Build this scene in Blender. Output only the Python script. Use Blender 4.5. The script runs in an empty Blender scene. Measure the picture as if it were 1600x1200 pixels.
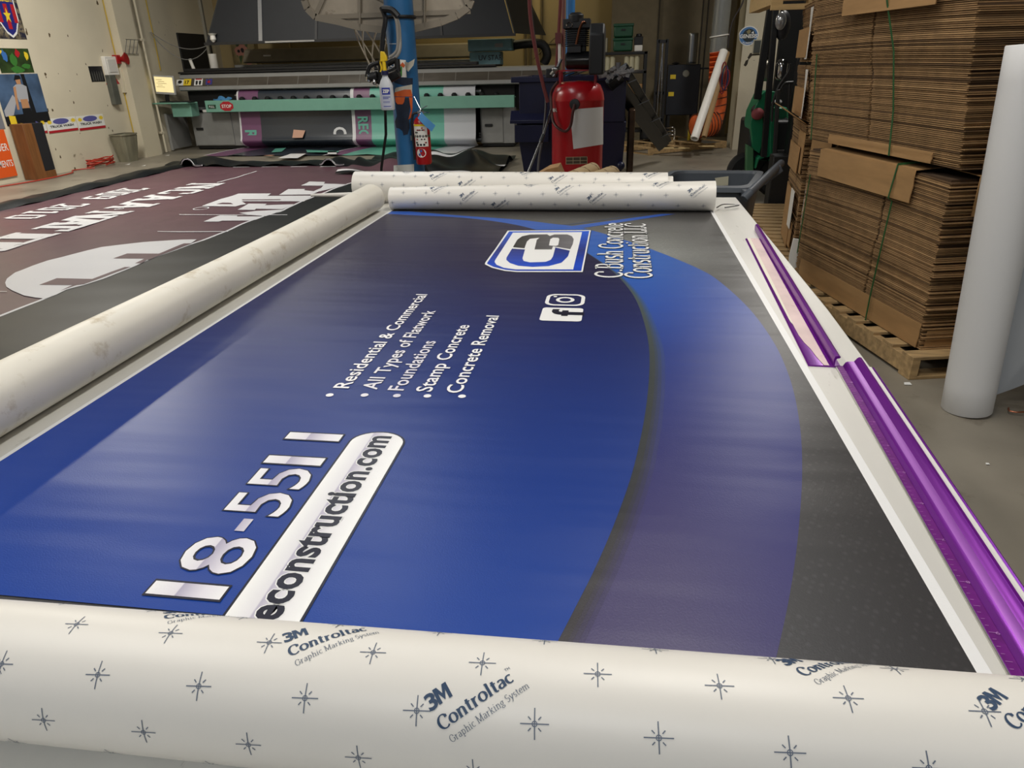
import bpy, bmesh, math, random
from mathutils import Vector, Matrix
random.seed(7)
S = bpy.context.scene
COL = S.collection
PI = math.pi
# ---------------------------------------------------------------- camera
FPX = 1096.0          # focal length in pixels of the 1600-wide frame
CZ = 1.58             # camera height
_Y = Vector((175, 503, -FPX)).normalized()
_Z = Vector((-60, 2400, FPX)); _Z = (_Z - _Z.dot(_Y) * _Y).normalized()
_X = _Y.cross(_Z)
ROT = Matrix((_X, _Y, _Z))
cam = bpy.data.cameras.new('camera'); cam.sensor_width = 36; cam.lens = FPX / 1600 * 36
cam.clip_end = 200; cam.clip_start = 0.02
camo = bpy.data.objects.new('camera', cam); COL.objects.link(camo)
camo.matrix_world = Matrix.Translation((0, 0, CZ)) @ ROT.to_4x4()
S.camera = camo
# ---------------------------------------------------------------- exposure and world
S.view_settings.view_transform = 'Standard'; S.view_settings.look = 'None'
S.view_settings.gamma = 1; S.view_settings.use_curve_mapping = False
S.view_settings.exposure = 0.0
w = bpy.data.worlds.new('hall'); S.world = w; w.use_nodes = True
w.node_tree.nodes['Background'].inputs[0].default_value = (0.75, 0.85, 1.0, 1)
w.node_tree.nodes['Background'].inputs[1].default_value = 0.16
# ceiling lamps of the hall: (x, y, z, length_x, length_y, power, colour)
LAMPS = [(-2.6, 1.2, 4.3, 0.3, 2.4, 74, (1.0, .955, .88)), (0.4, 2.5, 4.3, 0.3, 2.4, 84, (1.0, .955, .88)),
         (3.4, -1.0, 4.3, 0.3, 2.4, 44, (1.0, .96, .9)), (-7.4, 9.0, 4.6, 0.3, 2.4, 300, (1.0, .96, .87)),
         (-6.4, 12.2, 5.2, 2.4, 0.3, 90, (1.0, .96, .88)), (-2.4, 6.0, 5.0, 0.3, 2.4, 60, (.92, .96, 1.0)),
         (2.4, 10.4, 4.9, 0.3, 2.4, 150, (1.0, .96, .9)), (-3.0, 16.9, 4.6, 2.4, 0.3, 40, (1.0, .85, .5)),
         (-0.4, -2.2, 4.3, 2.4, 0.3, 66, (.92, .96, 1.0))]
for lx, ly, lz, la, lb, pw, lc in LAMPS:
    L = bpy.data.lights.new('lamp_light', 'AREA'); L.shape = 'RECTANGLE'; L.size = la; L.size_y = lb
    L.energy = pw; L.color = lc
    o = bpy.data.objects.new('lamp_light', L); COL.objects.link(o); o.location = (lx, ly, lz - 0.06)

# ---------------------------------------------------------------- pixel helpers (1600x1200 frame)
def ray(px, py): return ROT @ Vector((px - 800, 600 - py, -FPX))
def onz(px, py, z=0.0):
    d = ray(px, py); t = (z - CZ) / d.z; return Vector((d.x * t, d.y * t, z))
def ony(px, py, y):
    d = ray(px, py); t = y / d.y; return Vector((d.x * t, y, d.z * t + CZ))
def onx(px, py, x):
    d = ray(px, py); t = x / d.x; return Vector((x, d.y * t, d.z * t + CZ))
def s2l(c): return c / 12.92 if c <= .04045 else ((c + .055) / 1.055) ** 2.4
def rgb(r, g, b): return (s2l(r / 255), s2l(g / 255), s2l(b / 255), 1)

# ---------------------------------------------------------------- materials
MATS = {}
def mat(name, col, rough=.6, metal=0., var=0., scale=6., bump=0., bscale=60., stretch=(1, 1, 1), emit=0., trans=0., alpha=1., spec=None, dirt=None, coat=0.):
    if name in MATS: return MATS[name]
    m = bpy.data.materials.new(name); m.use_nodes = True; MATS[name] = m
    nt = m.node_tree; N = nt.nodes; Lk = nt.links; b = N['Principled BSDF']
    b.inputs['Base Color'].default_value = col; b.inputs['Roughness'].default_value = rough
    b.inputs['Metallic'].default_value = metal
    if spec is not None: b.inputs['Specular IOR Level'].default_value = spec
    if coat: b.inputs['Coat Weight'].default_value = coat
    if trans: b.inputs['Transmission Weight'].default_value = trans
    if alpha < 1: b.inputs['Alpha'].default_value = alpha
    if emit: b.inputs['Emission Color'].default_value = col; b.inputs['Emission Strength'].default_value = emit
    if var or bump or dirt:
        tc = N.new('ShaderNodeTexCoord'); mp = N.new('ShaderNodeMapping'); mp.inputs['Scale'].default_value = stretch
        Lk.new(tc.outputs['Object'], mp.inputs[0])
    if var:
        n = N.new('ShaderNodeTexNoise'); n.inputs['Scale'].default_value = scale; n.inputs['Detail'].default_value = 5
        Lk.new(mp.outputs[0], n.inputs[0])
        r = N.new('ShaderNodeMapRange'); r.inputs[1].default_value = .3; r.inputs[2].default_value = .7
        r.inputs[3].default_value = 1 - var; r.inputs[4].default_value = 1 + var * .6
        Lk.new(n.outputs[0], r.inputs[0])
        v = N.new('ShaderNodeVectorMath'); v.operation = 'SCALE'; v.inputs[0].default_value = col[:3]
        Lk.new(r.outputs[0], v.inputs['Scale']); last = v.outputs[0]
        if dirt:
            n2 = N.new('ShaderNodeTexNoise'); n2.inputs['Scale'].default_value = dirt[1]; n2.inputs['Detail'].default_value = 8
            n2.inputs['Roughness'].default_value = .7
            Lk.new(mp.outputs[0], n2.inputs[0])
            r2 = N.new('ShaderNodeMapRange'); r2.inputs[1].default_value = dirt[2]; r2.inputs[2].default_value = dirt[2] + dirt[3]
            Lk.new(n2.outputs[0], r2.inputs[0])
            mx = N.new('ShaderNodeMix'); mx.data_type = 'RGBA'; Lk.new(r2.outputs[0], mx.inputs[0])
            Lk.new(last, mx.inputs[6]); mx.inputs[7].default_value = dirt[0]; last = mx.outputs[2]
        Lk.new(last, b.inputs['Base Color'])
    if bump:
        n = N.new('ShaderNodeTexNoise'); n.inputs['Scale'].default_value = bscale; n.inputs['Detail'].default_value = 4
        Lk.new(mp.outputs[0], n.inputs[0])
        bp = N.new('ShaderNodeBump'); bp.inputs['Strength'].default_value = min(1, bump * 8); bp.inputs['Distance'].default_value = bump * .05
        Lk.new(n.outputs[0], bp.inputs['Height']); Lk.new(bp.outputs[0], b.inputs['Normal'])
    return m

# ---------------------------------------------------------------- mesh builder
class G:
    def __init__(s): s.v = []; s.f = []; s.mi = []; s.uv = None
    def add(s, vs, fs, mi=0):
        o = len(s.v); s.v += [Vector(p) for p in vs]
        for f in fs: s.f.append([i + o for i in f]); s.mi.append(mi)
        return s
    def hexa(s, p, mi=0):   # 8 points: bottom 4 ccw, top 4 ccw
        return s.add(p, [(3, 2, 1, 0), (4, 5, 6, 7), (0, 1, 5, 4), (1, 2, 6, 5), (2, 3, 7, 6), (3, 0, 4, 7)], mi)
    def box(s, a, b, mi=0, M=None):
        x0, y0, z0 = [min(a[i], b[i]) for i in range(3)]; x1, y1, z1 = [max(a[i], b[i]) for i in range(3)]
        p = [(x0, y0, z0), (x1, y0, z0), (x1, y1, z0), (x0, y1, z0), (x0, y0, z1), (x1, y0, z1), (x1, y1, z1), (x0, y1, z1)]
        if M is not None: p = [M @ Vector(q) for q in p]
        return s.hexa(p, mi)
    def bar(s, a, b, wd, th, mi=0, up=Vector((0, 0, 1))):
        a = Vector(a); b = Vector(b); d = (b - a).normalized(); up = Vector(up)
        if abs(d.dot(up)) > .97: up = Vector((0, 1, 0))
        sx = d.cross(up).normalized(); uz = sx.cross(d)
        p = []
        for q in (a, b):
            p += [q - sx * wd / 2 - uz * th / 2, q + sx * wd / 2 - uz * th / 2, q + sx * wd / 2 + uz * th / 2, q - sx * wd / 2 + uz * th / 2]
        return s.hexa(p, mi)
    def tube(s, pts, r, n=10, mi=0, caps=True, r_end=None):
        pts = [Vector(p) for p in pts]; k = len(pts); o = len(s.v); prev = None
        for i, p in enumerate(pts):
            d = (pts[min(i + 1, k - 1)] - pts[max(i - 1, 0)]).normalized()
            if prev is None:
                a = d.cross(Vector((0, 0, 1)));
                if a.length < .05: a = d.cross(Vector((0, 1, 0)))
                a.normalize()
            else:
                a = (prev - prev.dot(d) * d).normalized()
            prev = a; b = d.cross(a)
            rr = (r[i] if isinstance(r, (list, tuple)) else (r if r_end is None else r + (r_end - r) * i / (k - 1)))
            for j in range(n):
                t = 2 * PI * j / n; s.v.append(p + rr * (math.cos(t) * a + math.sin(t) * b))
        for i in range(k - 1):
            for j in range(n):
                s.f.append([o + i * n + j, o + i * n + (j + 1) % n, o + (i + 1) * n + (j + 1) % n, o + (i + 1) * n + j]); s.mi.append(mi)
        if caps:
            s.f.append([o + j for j in reversed(range(n))]); s.mi.append(mi)
            s.f.append([o + (k - 1) * n + j for j in range(n)]); s.mi.append(mi)
        return s
    def lathe(s, prof, c=(0, 0, 0), axis=(0, 0, 1), n=24, mi=0, mis=None):
        axis = Vector(axis).normalized(); c = Vector(c)
        a = axis.cross(Vector((0, 1, 0)) if abs(axis.y) < .9 else Vector((1, 0, 0))).normalized(); b = axis.cross(a)
        o = len(s.v)
        for r, h in prof:
            for j in range(n):
                t = 2 * PI * j / n; s.v.append(c + axis * h + r * (math.cos(t) * a + math.sin(t) * b))
        for i in range(len(prof) - 1):
            for j in range(n):
                s.f.append([o + i * n + j, o + i * n + (j + 1) % n, o + (i + 1) * n + (j + 1) % n, o + (i + 1) * n + j])
                s.mi.append(mis[i] if mis else mi)
        if prof[0][0] > 1e-6: s.f.append([o + j for j in reversed(range(n))]); s.mi.append(mis[0] if mis else mi)
        if prof[-1][0] > 1e-6:
            q = o + (len(prof) - 1) * n; s.f.append([q + j for j in range(n)]); s.mi.append(mis[-1] if mis else mi)
        return s
    def cyl(s, a, b, r, n=20, mi=0, r2=None):
        a = Vector(a); b = Vector(b); h = (b - a).length
        return s.lathe([(r, 0), (r if r2 is None else r2, h)], a, b - a, n, mi)
    def hollow(s, a, b, r, ri, n=32, mi=0, mi_in=None, r2=None):   # tube with a wall
        a = Vector(a); b = Vector(b); h = (b - a).length; r2 = r if r2 is None else r2; mi_in = mi if mi_in is None else mi_in
        o = [(ri, h * .002), (ri, 0), (r * .97, 0), (r, .004), (r2, h - .004), (r2 * .97, h), (ri, h), (ri, 0.002)]
        k = 12
        mid = [(r + (r2 - r) * i / k, .004 + (h - .008) * i / k) for i in range(1, k)]
        o = o[:4] + mid + o[4:]
        mis = [mi] * (len(o) - 2) + [mi_in]
        axis = (b - a).normalized(); s.lathe_open(o, a, axis, n, mis); return s
    def lathe_open(s, prof, c, axis, n, mis):
        axis = Vector(axis).normalized(); a = axis.cross(Vector((0, 0, 1)) if abs(axis.z) < .9 else Vector((1, 0, 0))).normalized(); b = axis.cross(a)
        o = len(s.v)
        for r, h in prof:
            for j in range(n):
                t = 2 * PI * j / n; s.v.append(Vector(c) + axis * h + r * (math.cos(t) * a + math.sin(t) * b))
        for i in range(len(prof) - 1):
            for j in range(n):
                s.f.append([o + i * n + j, o + i * n + (j + 1) % n, o + (i + 1) * n + (j + 1) % n, o + (i + 1) * n + j]); s.mi.append(mis[i])
    def poly(s, pts, mi=0): return s.add(pts, [list(range(len(pts)))], mi)
    def prism(s, pts, vec, mi=0):
        n = len(pts); vec = Vector(vec); P = [Vector(p) for p in pts]
        return s.add(P + [p + vec for p in P], [list(reversed(range(n))), [n + i for i in range(n)]] + [(i, (i + 1) % n, n + (i + 1) % n, n + i) for i in range(n)], mi)
    def grid(s, fn, nu, nv, mi=0, mf=None):
        o = len(s.v)
        for i in range(nu + 1):
            for j in range(nv + 1): s.v.append(Vector(fn(i / nu, j / nv)))
        for i in range(nu):
            for j in range(nv):
                q = o + i * (nv + 1) + j; s.f.append([q, q + nv + 1, q + nv + 2, q + 1]); s.mi.append(mf((i + .5) / nu, (j + .5) / nv) if mf else mi)
        return s
    def ball(s, c, r, n=14, mi=0, sc=(1, 1, 1)):
        o = len(s.v); m = n // 2 + 1
        for i in range(m + 1):
            p = PI * i / m
            for j in range(n):
                t = 2 * PI * j / n
                s.v.append(Vector(c) + Vector((r * sc[0] * math.sin(p) * math.cos(t), r * sc[1] * math.sin(p) * math.sin(t), r * sc[2] * math.cos(p))))
        for i in range(m):
            for j in range(n):
                s.f.append([o + i * n + j, o + (i + 1) * n + j, o + (i + 1) * n + (j + 1) % n, o + i * n + (j + 1) % n]); s.mi.append(mi)
        return s
    def mesh(s, name, mats, smooth=40, weld=True):
        me = bpy.data.meshes.new(name); me.from_pydata([tuple(p) for p in s.v], [], s.f)
        for m in (mats if isinstance(mats, (list, tuple)) else [mats]): me.materials.append(m)
        me.polygons.foreach_set('material_index', s.mi)
        bm = bmesh.new(); bm.from_mesh(me)
        if weld: bmesh.ops.remove_doubles(bm, verts=bm.verts, dist=1e-5)
        if smooth:
            bm.normal_update(); lim = math.radians(smooth)
            for f in bm.faces: f.smooth = True
            for e in bm.edges:
                e.smooth = len(e.link_faces) == 2 and e.calc_face_angle(0) < lim
        bm.to_mesh(me); bm.free(); return me
    def build(s, name, mats, parent=None, smooth=40, bev=0, solid=0, weld=True):
        o = bpy.data.objects.new(name, s.mesh(name, mats, smooth, weld)); COL.objects.link(o)
        if parent is not None:
            o.parent = parent
            if parent.type == 'EMPTY': o.matrix_parent_inverse = parent.matrix_basis.inverted()
        if solid:
            m = o.modifiers.new('thickness', 'SOLIDIFY'); m.thickness = solid; m.offset = 0
        if bev:
            m = o.modifiers.new('bevel', 'BEVEL'); m.width = bev; m.segments = 2; m.limit_method = 'ANGLE'; m.angle_limit = .6
        return o

def tag(o, label, cat, group=None, kind=None):
    o['label'] = label; o['category'] = cat
    if group: o['group'] = group
    if kind: o['kind'] = kind
    return o
def thing(name, loc, label, cat, group=None):
    o = bpy.data.objects.new(name, None); COL.objects.link(o); o.location = loc; o.empty_display_size = .1
    return tag(o, label, cat, group)
def struct(o): o['kind'] = 'structure'; return o
def dup(root, dx, label, group=None):
    r = root.copy(); COL.objects.link(r); r.location = root.location + Vector(dx); r['label'] = label
    if group: r['group'] = group
    for c in list(root.children):
        k = c.copy(); COL.objects.link(k); k.parent = r
        for g in c.children:
            q = g.copy(); COL.objects.link(q); q.parent = k
    return r
def crom(pts, n=6, closed=False):
    P = [Vector(p) for p in pts]; out = []; k = len(P)
    rng = range(k) if closed else range(k - 1)
    for i in rng:
        if closed: a, b, c, d = P[i - 1], P[i], P[(i + 1) % k], P[(i + 2) % k]
        else: a, b, c, d = P[max(i - 1, 0)], P[i], P[i + 1], P[min(i + 2, k - 1)]
        for j in range(n):
            t = j / n
            out.append(.5 * ((2 * b) + (c - a) * t + (2 * a - 5 * b + 4 * c - d) * t * t + (3 * b - a - 3 * c + d) * t ** 3))
    if not closed: out.append(P[-1])
    return out
def sag(a, b, drop, n=14):
    a = Vector(a); b = Vector(b); return [a + (b - a) * i / n - Vector((0, 0, drop * 4 * (i / n) * (1 - i / n))) for i in range(n + 1)]

# ---------------------------------------------------------------- lettering
_txt = {}
def text2d(t, off=0.0, sp=1.0):
    """flat filled text, cap height about .72, starts at x=0; returns verts, faces"""
    k = (t, off, sp)
    if k not in _txt:
        c = bpy.data.curves.new('t', 'FONT'); c.body = t; c.size = 1; c.offset = off; c.space_character = sp; c.resolution_u = 3
        o = bpy.data.objects.new('t', c); COL.objects.link(o)
        me = bpy.data.meshes.new_from_object(o)
        vs = [v.co.copy() for v in me.vertices]; fs = [list(p.vertices) for p in me.polygons]
        bpy.data.objects.remove(o); bpy.data.meshes.remove(me)
        _txt[k] = (vs, fs)
    return _txt[k]
def fit(vf, wd, ht=None, x0=0, y0=0):
    vs, fs = vf; a = min(v.x for v in vs); b = max(v.x for v in vs); s = wd / (b - a); sy = s if ht is None else ht
    return [Vector((x0 + (v.x - a) * s, y0 + v.y * sy, 0)) for v in vs], fs
def put(g, vf, fn, mi):   # map flat lettering into space
    vs, fs = vf; g.add([fn(v.x, v.y) for v in vs], fs, mi)
def cut(vf, step, axis=1):   # slice flat lettering into strips so it can bend round a roll
    vs, fs = vf; bm = bmesh.new(); B = [bm.verts.new(v) for v in vs]
    for f in fs:
        try: bm.faces.new([B[i] for i in f])
        except ValueError: pass
    bmesh.ops.triangulate(bm, faces=bm.faces[:])
    lo = min(v[axis] for v in vs); hi = max(v[axis] for v in vs); k = math.floor(lo / step) * step + step
    while k < hi:
        no = Vector((0, 0, 0)); no[axis] = 1; co = Vector((0, 0, 0)); co[axis] = k
        bmesh.ops.bisect_plane(bm, geom=bm.verts[:] + bm.edges[:] + bm.faces[:], plane_co=co, plane_no=no); k += step
    bm.verts.index_update(); r = ([v.co.copy() for v in bm.verts], [[v.index for v in f.verts] for f in bm.faces]); bm.free(); return r
# serif alphabet drawn with a broad nib: strokes on a unit em (cap height .7, x height .46)
def arc(cx, cy, rx, ry, a0, a1, n=9): return [(cx + rx * math.cos(math.radians(a0 + (a1 - a0) * i / n)), cy + ry * math.sin(math.radians(a0 + (a1 - a0) * i / n))) for i in range(n + 1)]
def sf(*p): return [('s', x, y, w) for x, y, w in p]
GL = {
 'C': (.62, [arc(.35, .35, .28, .34, 48, 312, 14), [(.54, .62), (.55, .48)]], []),
 'G': (.68, [arc(.35, .35, .28, .34, 48, 330, 14), [(.59, .3), (.59, .1)], [(.54, .62), (.55, .48)]], sf((.59, .31, .12))),
 'B': (.6, [[(.14, 0), (.14, .7)], [(.14, .69), (.3, .69)] + arc(.32, .53, .15, .16, 90, -90, 7) + [(.14, .37)], [(.3, .36)] + arc(.34, .19, .18, .18, 90, -90, 7) + [(.14, .01)]], sf((.12, 0, .12), (.12, .7, .12))),
 'L': (.56, [[(.16, 0), (.16, .7)], [(.16, .01), (.5, .01)], [(.5, 0), (.51, .16)]], sf((.16, 0, .14), (.16, .7, .14))),
 'M': (.84, [[(.14, 0), (.14, .7)], [(.14, .69), (.42, .04)], [(.42, .04), (.7, .69)], [(.7, 0), (.7, .7)]], sf((.12, 0, .1), (.12, .7, .1), (.7, 0, .12), (.72, .7, .1))),
 'S': (.5, [arc(.25, .52, .17, .17, 40, 250, 9) + arc(.25, .18, .19, .18, 70, -140, 9)], []),
 'o': (.5, [arc(.25, .23, .19, .22, 0, 360, 18)], []),
 'c': (.44, [arc(.25, .23, .19, .22, 50, 310, 12)], []),
 'e': (.45, [[(.07, .26), (.4, .26)] + arc(.24, .23, .17, .22, 8, 320, 14)], []),
 'n': (.55, [[(.13, 0), (.13, .45)], [(.13, .3)] + arc(.29, .29, .13, .15, 150, 0, 7) + [(.42, 0)]], sf((.13, 0, .1), (.42, 0, .1), (.09, .45, .06))),
 'h': (.55, [[(.13, 0), (.13, .7)], [(.13, .3)] + arc(.29, .29, .13, .15, 150, 0, 7) + [(.42, 0)]], sf((.13, 0, .1), (.42, 0, .1), (.09, .7, .06))),
 'm': (.84, [[(.13, 0), (.13, .45)], [(.13, .3)] + arc(.28, .29, .13, .15, 150, 0, 6) + [(.41, 0)], [(.41, .3)] + arc(.57, .29, .13, .15, 150, 0, 6) + [(.7, 0)]], sf((.13, 0, .09), (.41, 0, .09), (.7, 0, .09), (.09, .45, .06))),
 'r': (.4, [[(.13, 0), (.13, .45)], [(.13, .3)] + arc(.29, .28, .13, .15, 150, 70, 4)], sf((.13, 0, .1), (.09, .45, .06))),
 't': (.34, [[(.15, .6), (.15, .12)] + arc(.25, .12, .1, .11, 180, 300, 5), [(.04, .45), (.3, .45)]], []),
 'l': (.3, [[(.14, 0), (.14, .7)]], sf((.14, 0, .11), (.1, .7, .06))),
 'i': (.3, [[(.14, 0), (.14, .45)], [(.14, .6), (.14, .66)]], sf((.14, 0, .11), (.1, .45, .06))),
 'k': (.54, [[(.13, 0), (.13, .7)], [(.4, .44), (.14, .2)], [(.24, .27), (.42, .01)]], sf((.13, 0, .1), (.09, .7, .06), (.42, 0, .1), (.38, .45, .09))),
 'u': (.55, [[(.13, .45), (.13, .16)] + arc(.26, .16, .13, .15, 180, 340, 7), [(.41, .45), (.41, 0)]], sf((.09, .45, .06), (.37, .45, .06), (.45, 0, .05))),
 's': (.38, [arc(.19, .34, .12, .11, 40, 250, 7) + arc(.19, .12, .13, .11, 70, -140, 7)], []),
 'a': (.48, [[(.37, 0), (.37, .32)] + arc(.23, .32, .14, .13, 0, 150, 7), [(.37, .27), (.2, .24)] + arc(.2, .12, .12, .11, 90, 290, 7) + [(.37, .1)]], []),
 'p': (.54, [[(.13, -.2), (.13, .45)], arc(.28, .23, .16, .22, 140, -140, 12)], sf((.13, -.2, .1), (.09, .45, .06))),
 'g': (.5, [arc(.23, .28, .14, .16, 0, 360, 14), arc(.24, -.08, .18, .1, 0, 360, 14), [(.34, .4), (.46, .44)]], []),
 'y': (.5, [[(.08, .45), (.25, .02)], [(.43, .45), (.25, .02), (.17, -.16), (.08, -.2)]], sf((.08, .45, .09), (.42, .45, .09))),
 '.': (.26, [[(.12, 0), (.12, .07)]], []), ' ': (.26, [], []),
}
def serif(t, thick=.1, thin=.03, grow=0.0):
    vs = []; fs = []; x = 0.0
    for ch in t:
        wd, strokes, serifs = GL[ch]
        for st in strokes:
            k = len(st); o = len(vs)
            for i, (px, py) in enumerate(st):
                a = st[max(i - 1, 0)]; b = st[min(i + 1, k - 1)]; dx, dy = b[0] - a[0], b[1] - a[1]; l = math.hypot(dx, dy) or 1
                dx, dy = dx / l, dy / l; h = (thin + (thick - thin) * dy * dy) / 2 + grow
                ex = (-grow if i == 0 else (grow if i == k - 1 else 0))
                vs += [Vector((x + px - dy * h + dx * ex, py + dx * h + dy * ex, 0)), Vector((x + px + dy * h + dx * ex, py - dx * h + dy * ex, 0))]
            for i in range(k - 1): fs.append([o + 2 * i, o + 2 * i + 1, o + 2 * i + 3, o + 2 * i + 2])
        for _, px, py, w2 in serifs:
            o = len(vs); h = .018 + grow
            vs += [Vector((x + px - w2 - grow, py - h, 0)), Vector((x + px + w2 + grow, py - h, 0)), Vector((x + px + w2 + grow, py + h, 0)), Vector((x + px - w2 - grow, py + h, 0))]
            fs.append([o, o + 1, o + 2, o + 3])
        x += wd
    return vs, fs
def rrect(x0, y0, x1, y1, r, n=5):
    out = []
    for cx, cy, a in ((x1 - r, y1 - r, 0), (x0 + r, y1 - r, 90), (x0 + r, y0 + r, 180), (x1 - r, y0 + r, 270)):
        out += [(cx + r * math.cos(math.radians(a + 90 * i / n)), cy + r * math.sin(math.radians(a + 90 * i / n))) for i in range(n + 1)]
    return out
def ring(outer, inner):   # flat frame between two outlines of equal count
    n = len(outer); return [Vector((*p, 0)) for p in outer + inner], [[i, (i + 1) % n, n + (i + 1) % n, n + i] for i in range(n)]

WHITE = mat('white_vinyl', rgb(236, 233, 226), .45)
BLACK = mat('black_plastic', rgb(22, 23, 26), .5, var=.2)
STEEL = mat('steel', rgb(150, 150, 150), .35, 1., var=.15, scale=12)
CHROME = mat('chrome', rgb(205, 205, 205), .12, 1.)
WOOD = mat('pallet_wood', rgb(178, 148, 104), .8, var=.35, scale=5, stretch=(1, 6, 6), bump=.04)
CARD = mat('cardboard', rgb(166, 128, 84), .85, var=.2, scale=9)
# ================================================================ the hall
FLOOR = mat('concrete_floor', rgb(138, 131, 118), .42, var=.3, scale=1.1, bump=.01, bscale=30, dirt=(rgb(84, 76, 66), 3.0, .56, .2), spec=.4)
WALLW = mat('painted_wall', rgb(214, 205, 182), .75, var=.08, scale=.9, dirt=(rgb(120, 108, 84), 2.2, .68, .06))
WALLB = mat('tan_wall', rgb(172, 152, 108), .75, var=.08, scale=.8)
g = G(); g.box((-10.4, -4, -.1), (8, 18.2, 0)); struct(g.build('floor', FLOOR))
g = G(); g.box((-10.1, -4, 0), (-9.9, 18, 5.6)); struct(g.build('wall_left', WALLW))
g = G(); g.box((-10.1, 18, 0), (8, 18.2, 5.6)); struct(g.build('wall_back', WALLB))
g = G(); g.box((7.8, -4, 0), (8, 18, 5.6)); struct(g.build('wall_right', WALLW))
CEIL = mat('ceiling_paint', rgb(96, 92, 84), .9, var=.15)
g = G(); g.box((-10.1, -4, 5.6), (8, 18.2, 5.7)); struct(g.build('ceiling', CEIL))
# baseboard-like dirty kerb line is absent; pilaster + conduits on the left wall
g = G(); g.box((-9.9, 13.95, 0), (-9.72, 14.5, 5.6)); struct(g.build('trim_1', WALLW))
# concrete pier at the right
g = G(); g.box((2.12, 14.6, 0), (4.6, 15.4, 5.6)); struct(g.build('wall_pier', mat('pier_paint', rgb(196, 188, 166), .75, var=.14, scale=1.2, dirt=(rgb(90, 80, 64), 4, .66, .05))))
# partition between the shelves and the pier (dull drywall)
g = G(); g.box((-.3, 17.2, 0), (2.3, 17.3, 5.6)); struct(g.build('wall_partition', mat('drywall', rgb(128, 116, 92), .8, var=.1)))
for i, (px, y) in enumerate(((1028, 17.16), (1095, 17.16), (1103, 17.16))):
    p = ony(px, 60, y); g = G(); g.box((p.x - .012, y - .02, 0), (p.x + .012, y + .03, 5.6)); struct(g.build('trim_%d' % (i + 2), mat('dark_seam', rgb(60, 54, 44), .8)))
# ceiling lamps above (the hall's light)
for k, (lx, ly, lz, la, lb, pw, lc) in enumerate(LAMPS):
    t = thing('ceiling_lamp', (lx, ly, lz), 'white tube lamp hanging under the dark ceiling', 'lamp', 'ceiling lamps of the hall')
    g = G(); g.box((lx - la / 2 - .04, ly - lb / 2 - .04, lz - .04), (lx + la / 2 + .04, ly + lb / 2 + .04, lz + .05)); g.build('housing', WHITE, t, bev=.01)
    g = G(); g.cyl((lx - la / 2 * (la > lb), ly - lb / 2 * (lb > la), lz - .05), (lx + la / 2 * (la > lb), ly + lb / 2 * (lb > la), lz - .05), .018, 10)
    g.build('tube', mat('lit_tube', (1, .95, .85, 1), .5, emit=4), t)
    for sx in (-1, 1):
        g = G(); q = Vector((sx * la * .4 * (la > lb), sx * lb * .4 * (lb > la), 0)); g.cyl((lx + q.x, ly + q.y, lz + .04), (lx + q.x, ly + q.y, 5.6), .008, 6)
        g.build('suspension_rod', STEEL, t)

# conduits on the left wall: yellow gas line, white pipe
g = G(); g.tube([(-9.88, 13.93, 0.3), (-9.88, 13.93, 5.5)], .009, 8); tag(g.build('yellow_conduit', mat('yellow_paint', rgb(200, 170, 40), .5)), 'thin yellow conduit running up the left wall beside the pilaster', 'pipe')
g = G(); g.tube([(-9.80, 14.78, 0.02), (-9.80, 14.78, 5.5)], .022, 8)
for z in (.4, 2.2, 4): g.box((-9.899, 14.72, z), (-9.78, 14.84, z + .04))
tag(g.build('white_conduit', WALLW), 'cream painted pipe clamped to the left wall behind the pilaster', 'pipe')
# wire mesh bracket on the pilaster
g = G()
for k in range(4):
    g.tube([(-9.7, 13.98 + k * .12, 1.95), (-9.6, 13.98 + k * .12, 2.2)], .006, 6)
g.tube([(-9.7, 13.95, 1.95), (-9.7, 14.4, 1.95)], .006, 6); g.tube([(-9.6, 13.95, 2.2), (-9.6, 14.4, 2.2)], .006, 6)
tag(g.build('wire_bracket', STEEL), 'small grey wire bracket fixed high on the pilaster', 'bracket')

# ---- posters on the left wall (flat prints, thin paper)
def poster(name, pts, label, cat, mats, fill=None, thick=.006):
    """pts: four pixels (tl,tr,br,bl) on the wall x=-9.9 ; returns mapper u,v -> space and a G"""
    X = -9.9; c = [onx(*p, X + .001) for p in pts]
    y0 = (c[0].y + c[3].y) / 2; y1 = (c[1].y + c[2].y) / 2; z1 = (c[0].z + c[1].z) / 2; z0 = (c[2].z + c[3].z) / 2
    g = G(); g.box((X + .001, y0, z0), (X + thick, y1, z1), 0)
    def f(u, v, lift=1): return Vector((X + thick + .0015 * lift, y0 + (y1 - y0) * u, z0 + (z1 - z0) * v))
    return g, f, (y1 - y0), (z1 - z0)
YEL = mat('print_yellow', rgb(235, 205, 50), .5); RED = mat('print_red', rgb(178, 30, 42), .5); NAVY = mat('print_navy', rgb(38, 40, 120), .5)
PW = mat('print_white', rgb(232, 232, 228), .5); PK = mat('print_black', rgb(20, 20, 24), .5); PO = mat('print_orange', rgb(226, 92, 32), .5)
PG = mat('print_green', rgb(60, 120, 50), .5); PB = mat('print_blue', rgb(60, 110, 180), .5); SKIN = mat('print_tan', rgb(190, 140, 100), .5)
def P2(f, pts, lift=1): return [f(u, v, lift) for u, v in pts]
def star(cx, cy, r, ri, n=5, rot=90, asp=1): return [(cx + (r if k % 2 == 0 else ri) * math.cos(math.radians(rot + 180 * k / n)) * asp, cy + (r if k % 2 == 0 else ri) * math.sin(math.radians(rot + 180 * k / n))) for k in range(2 * n)]
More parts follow.
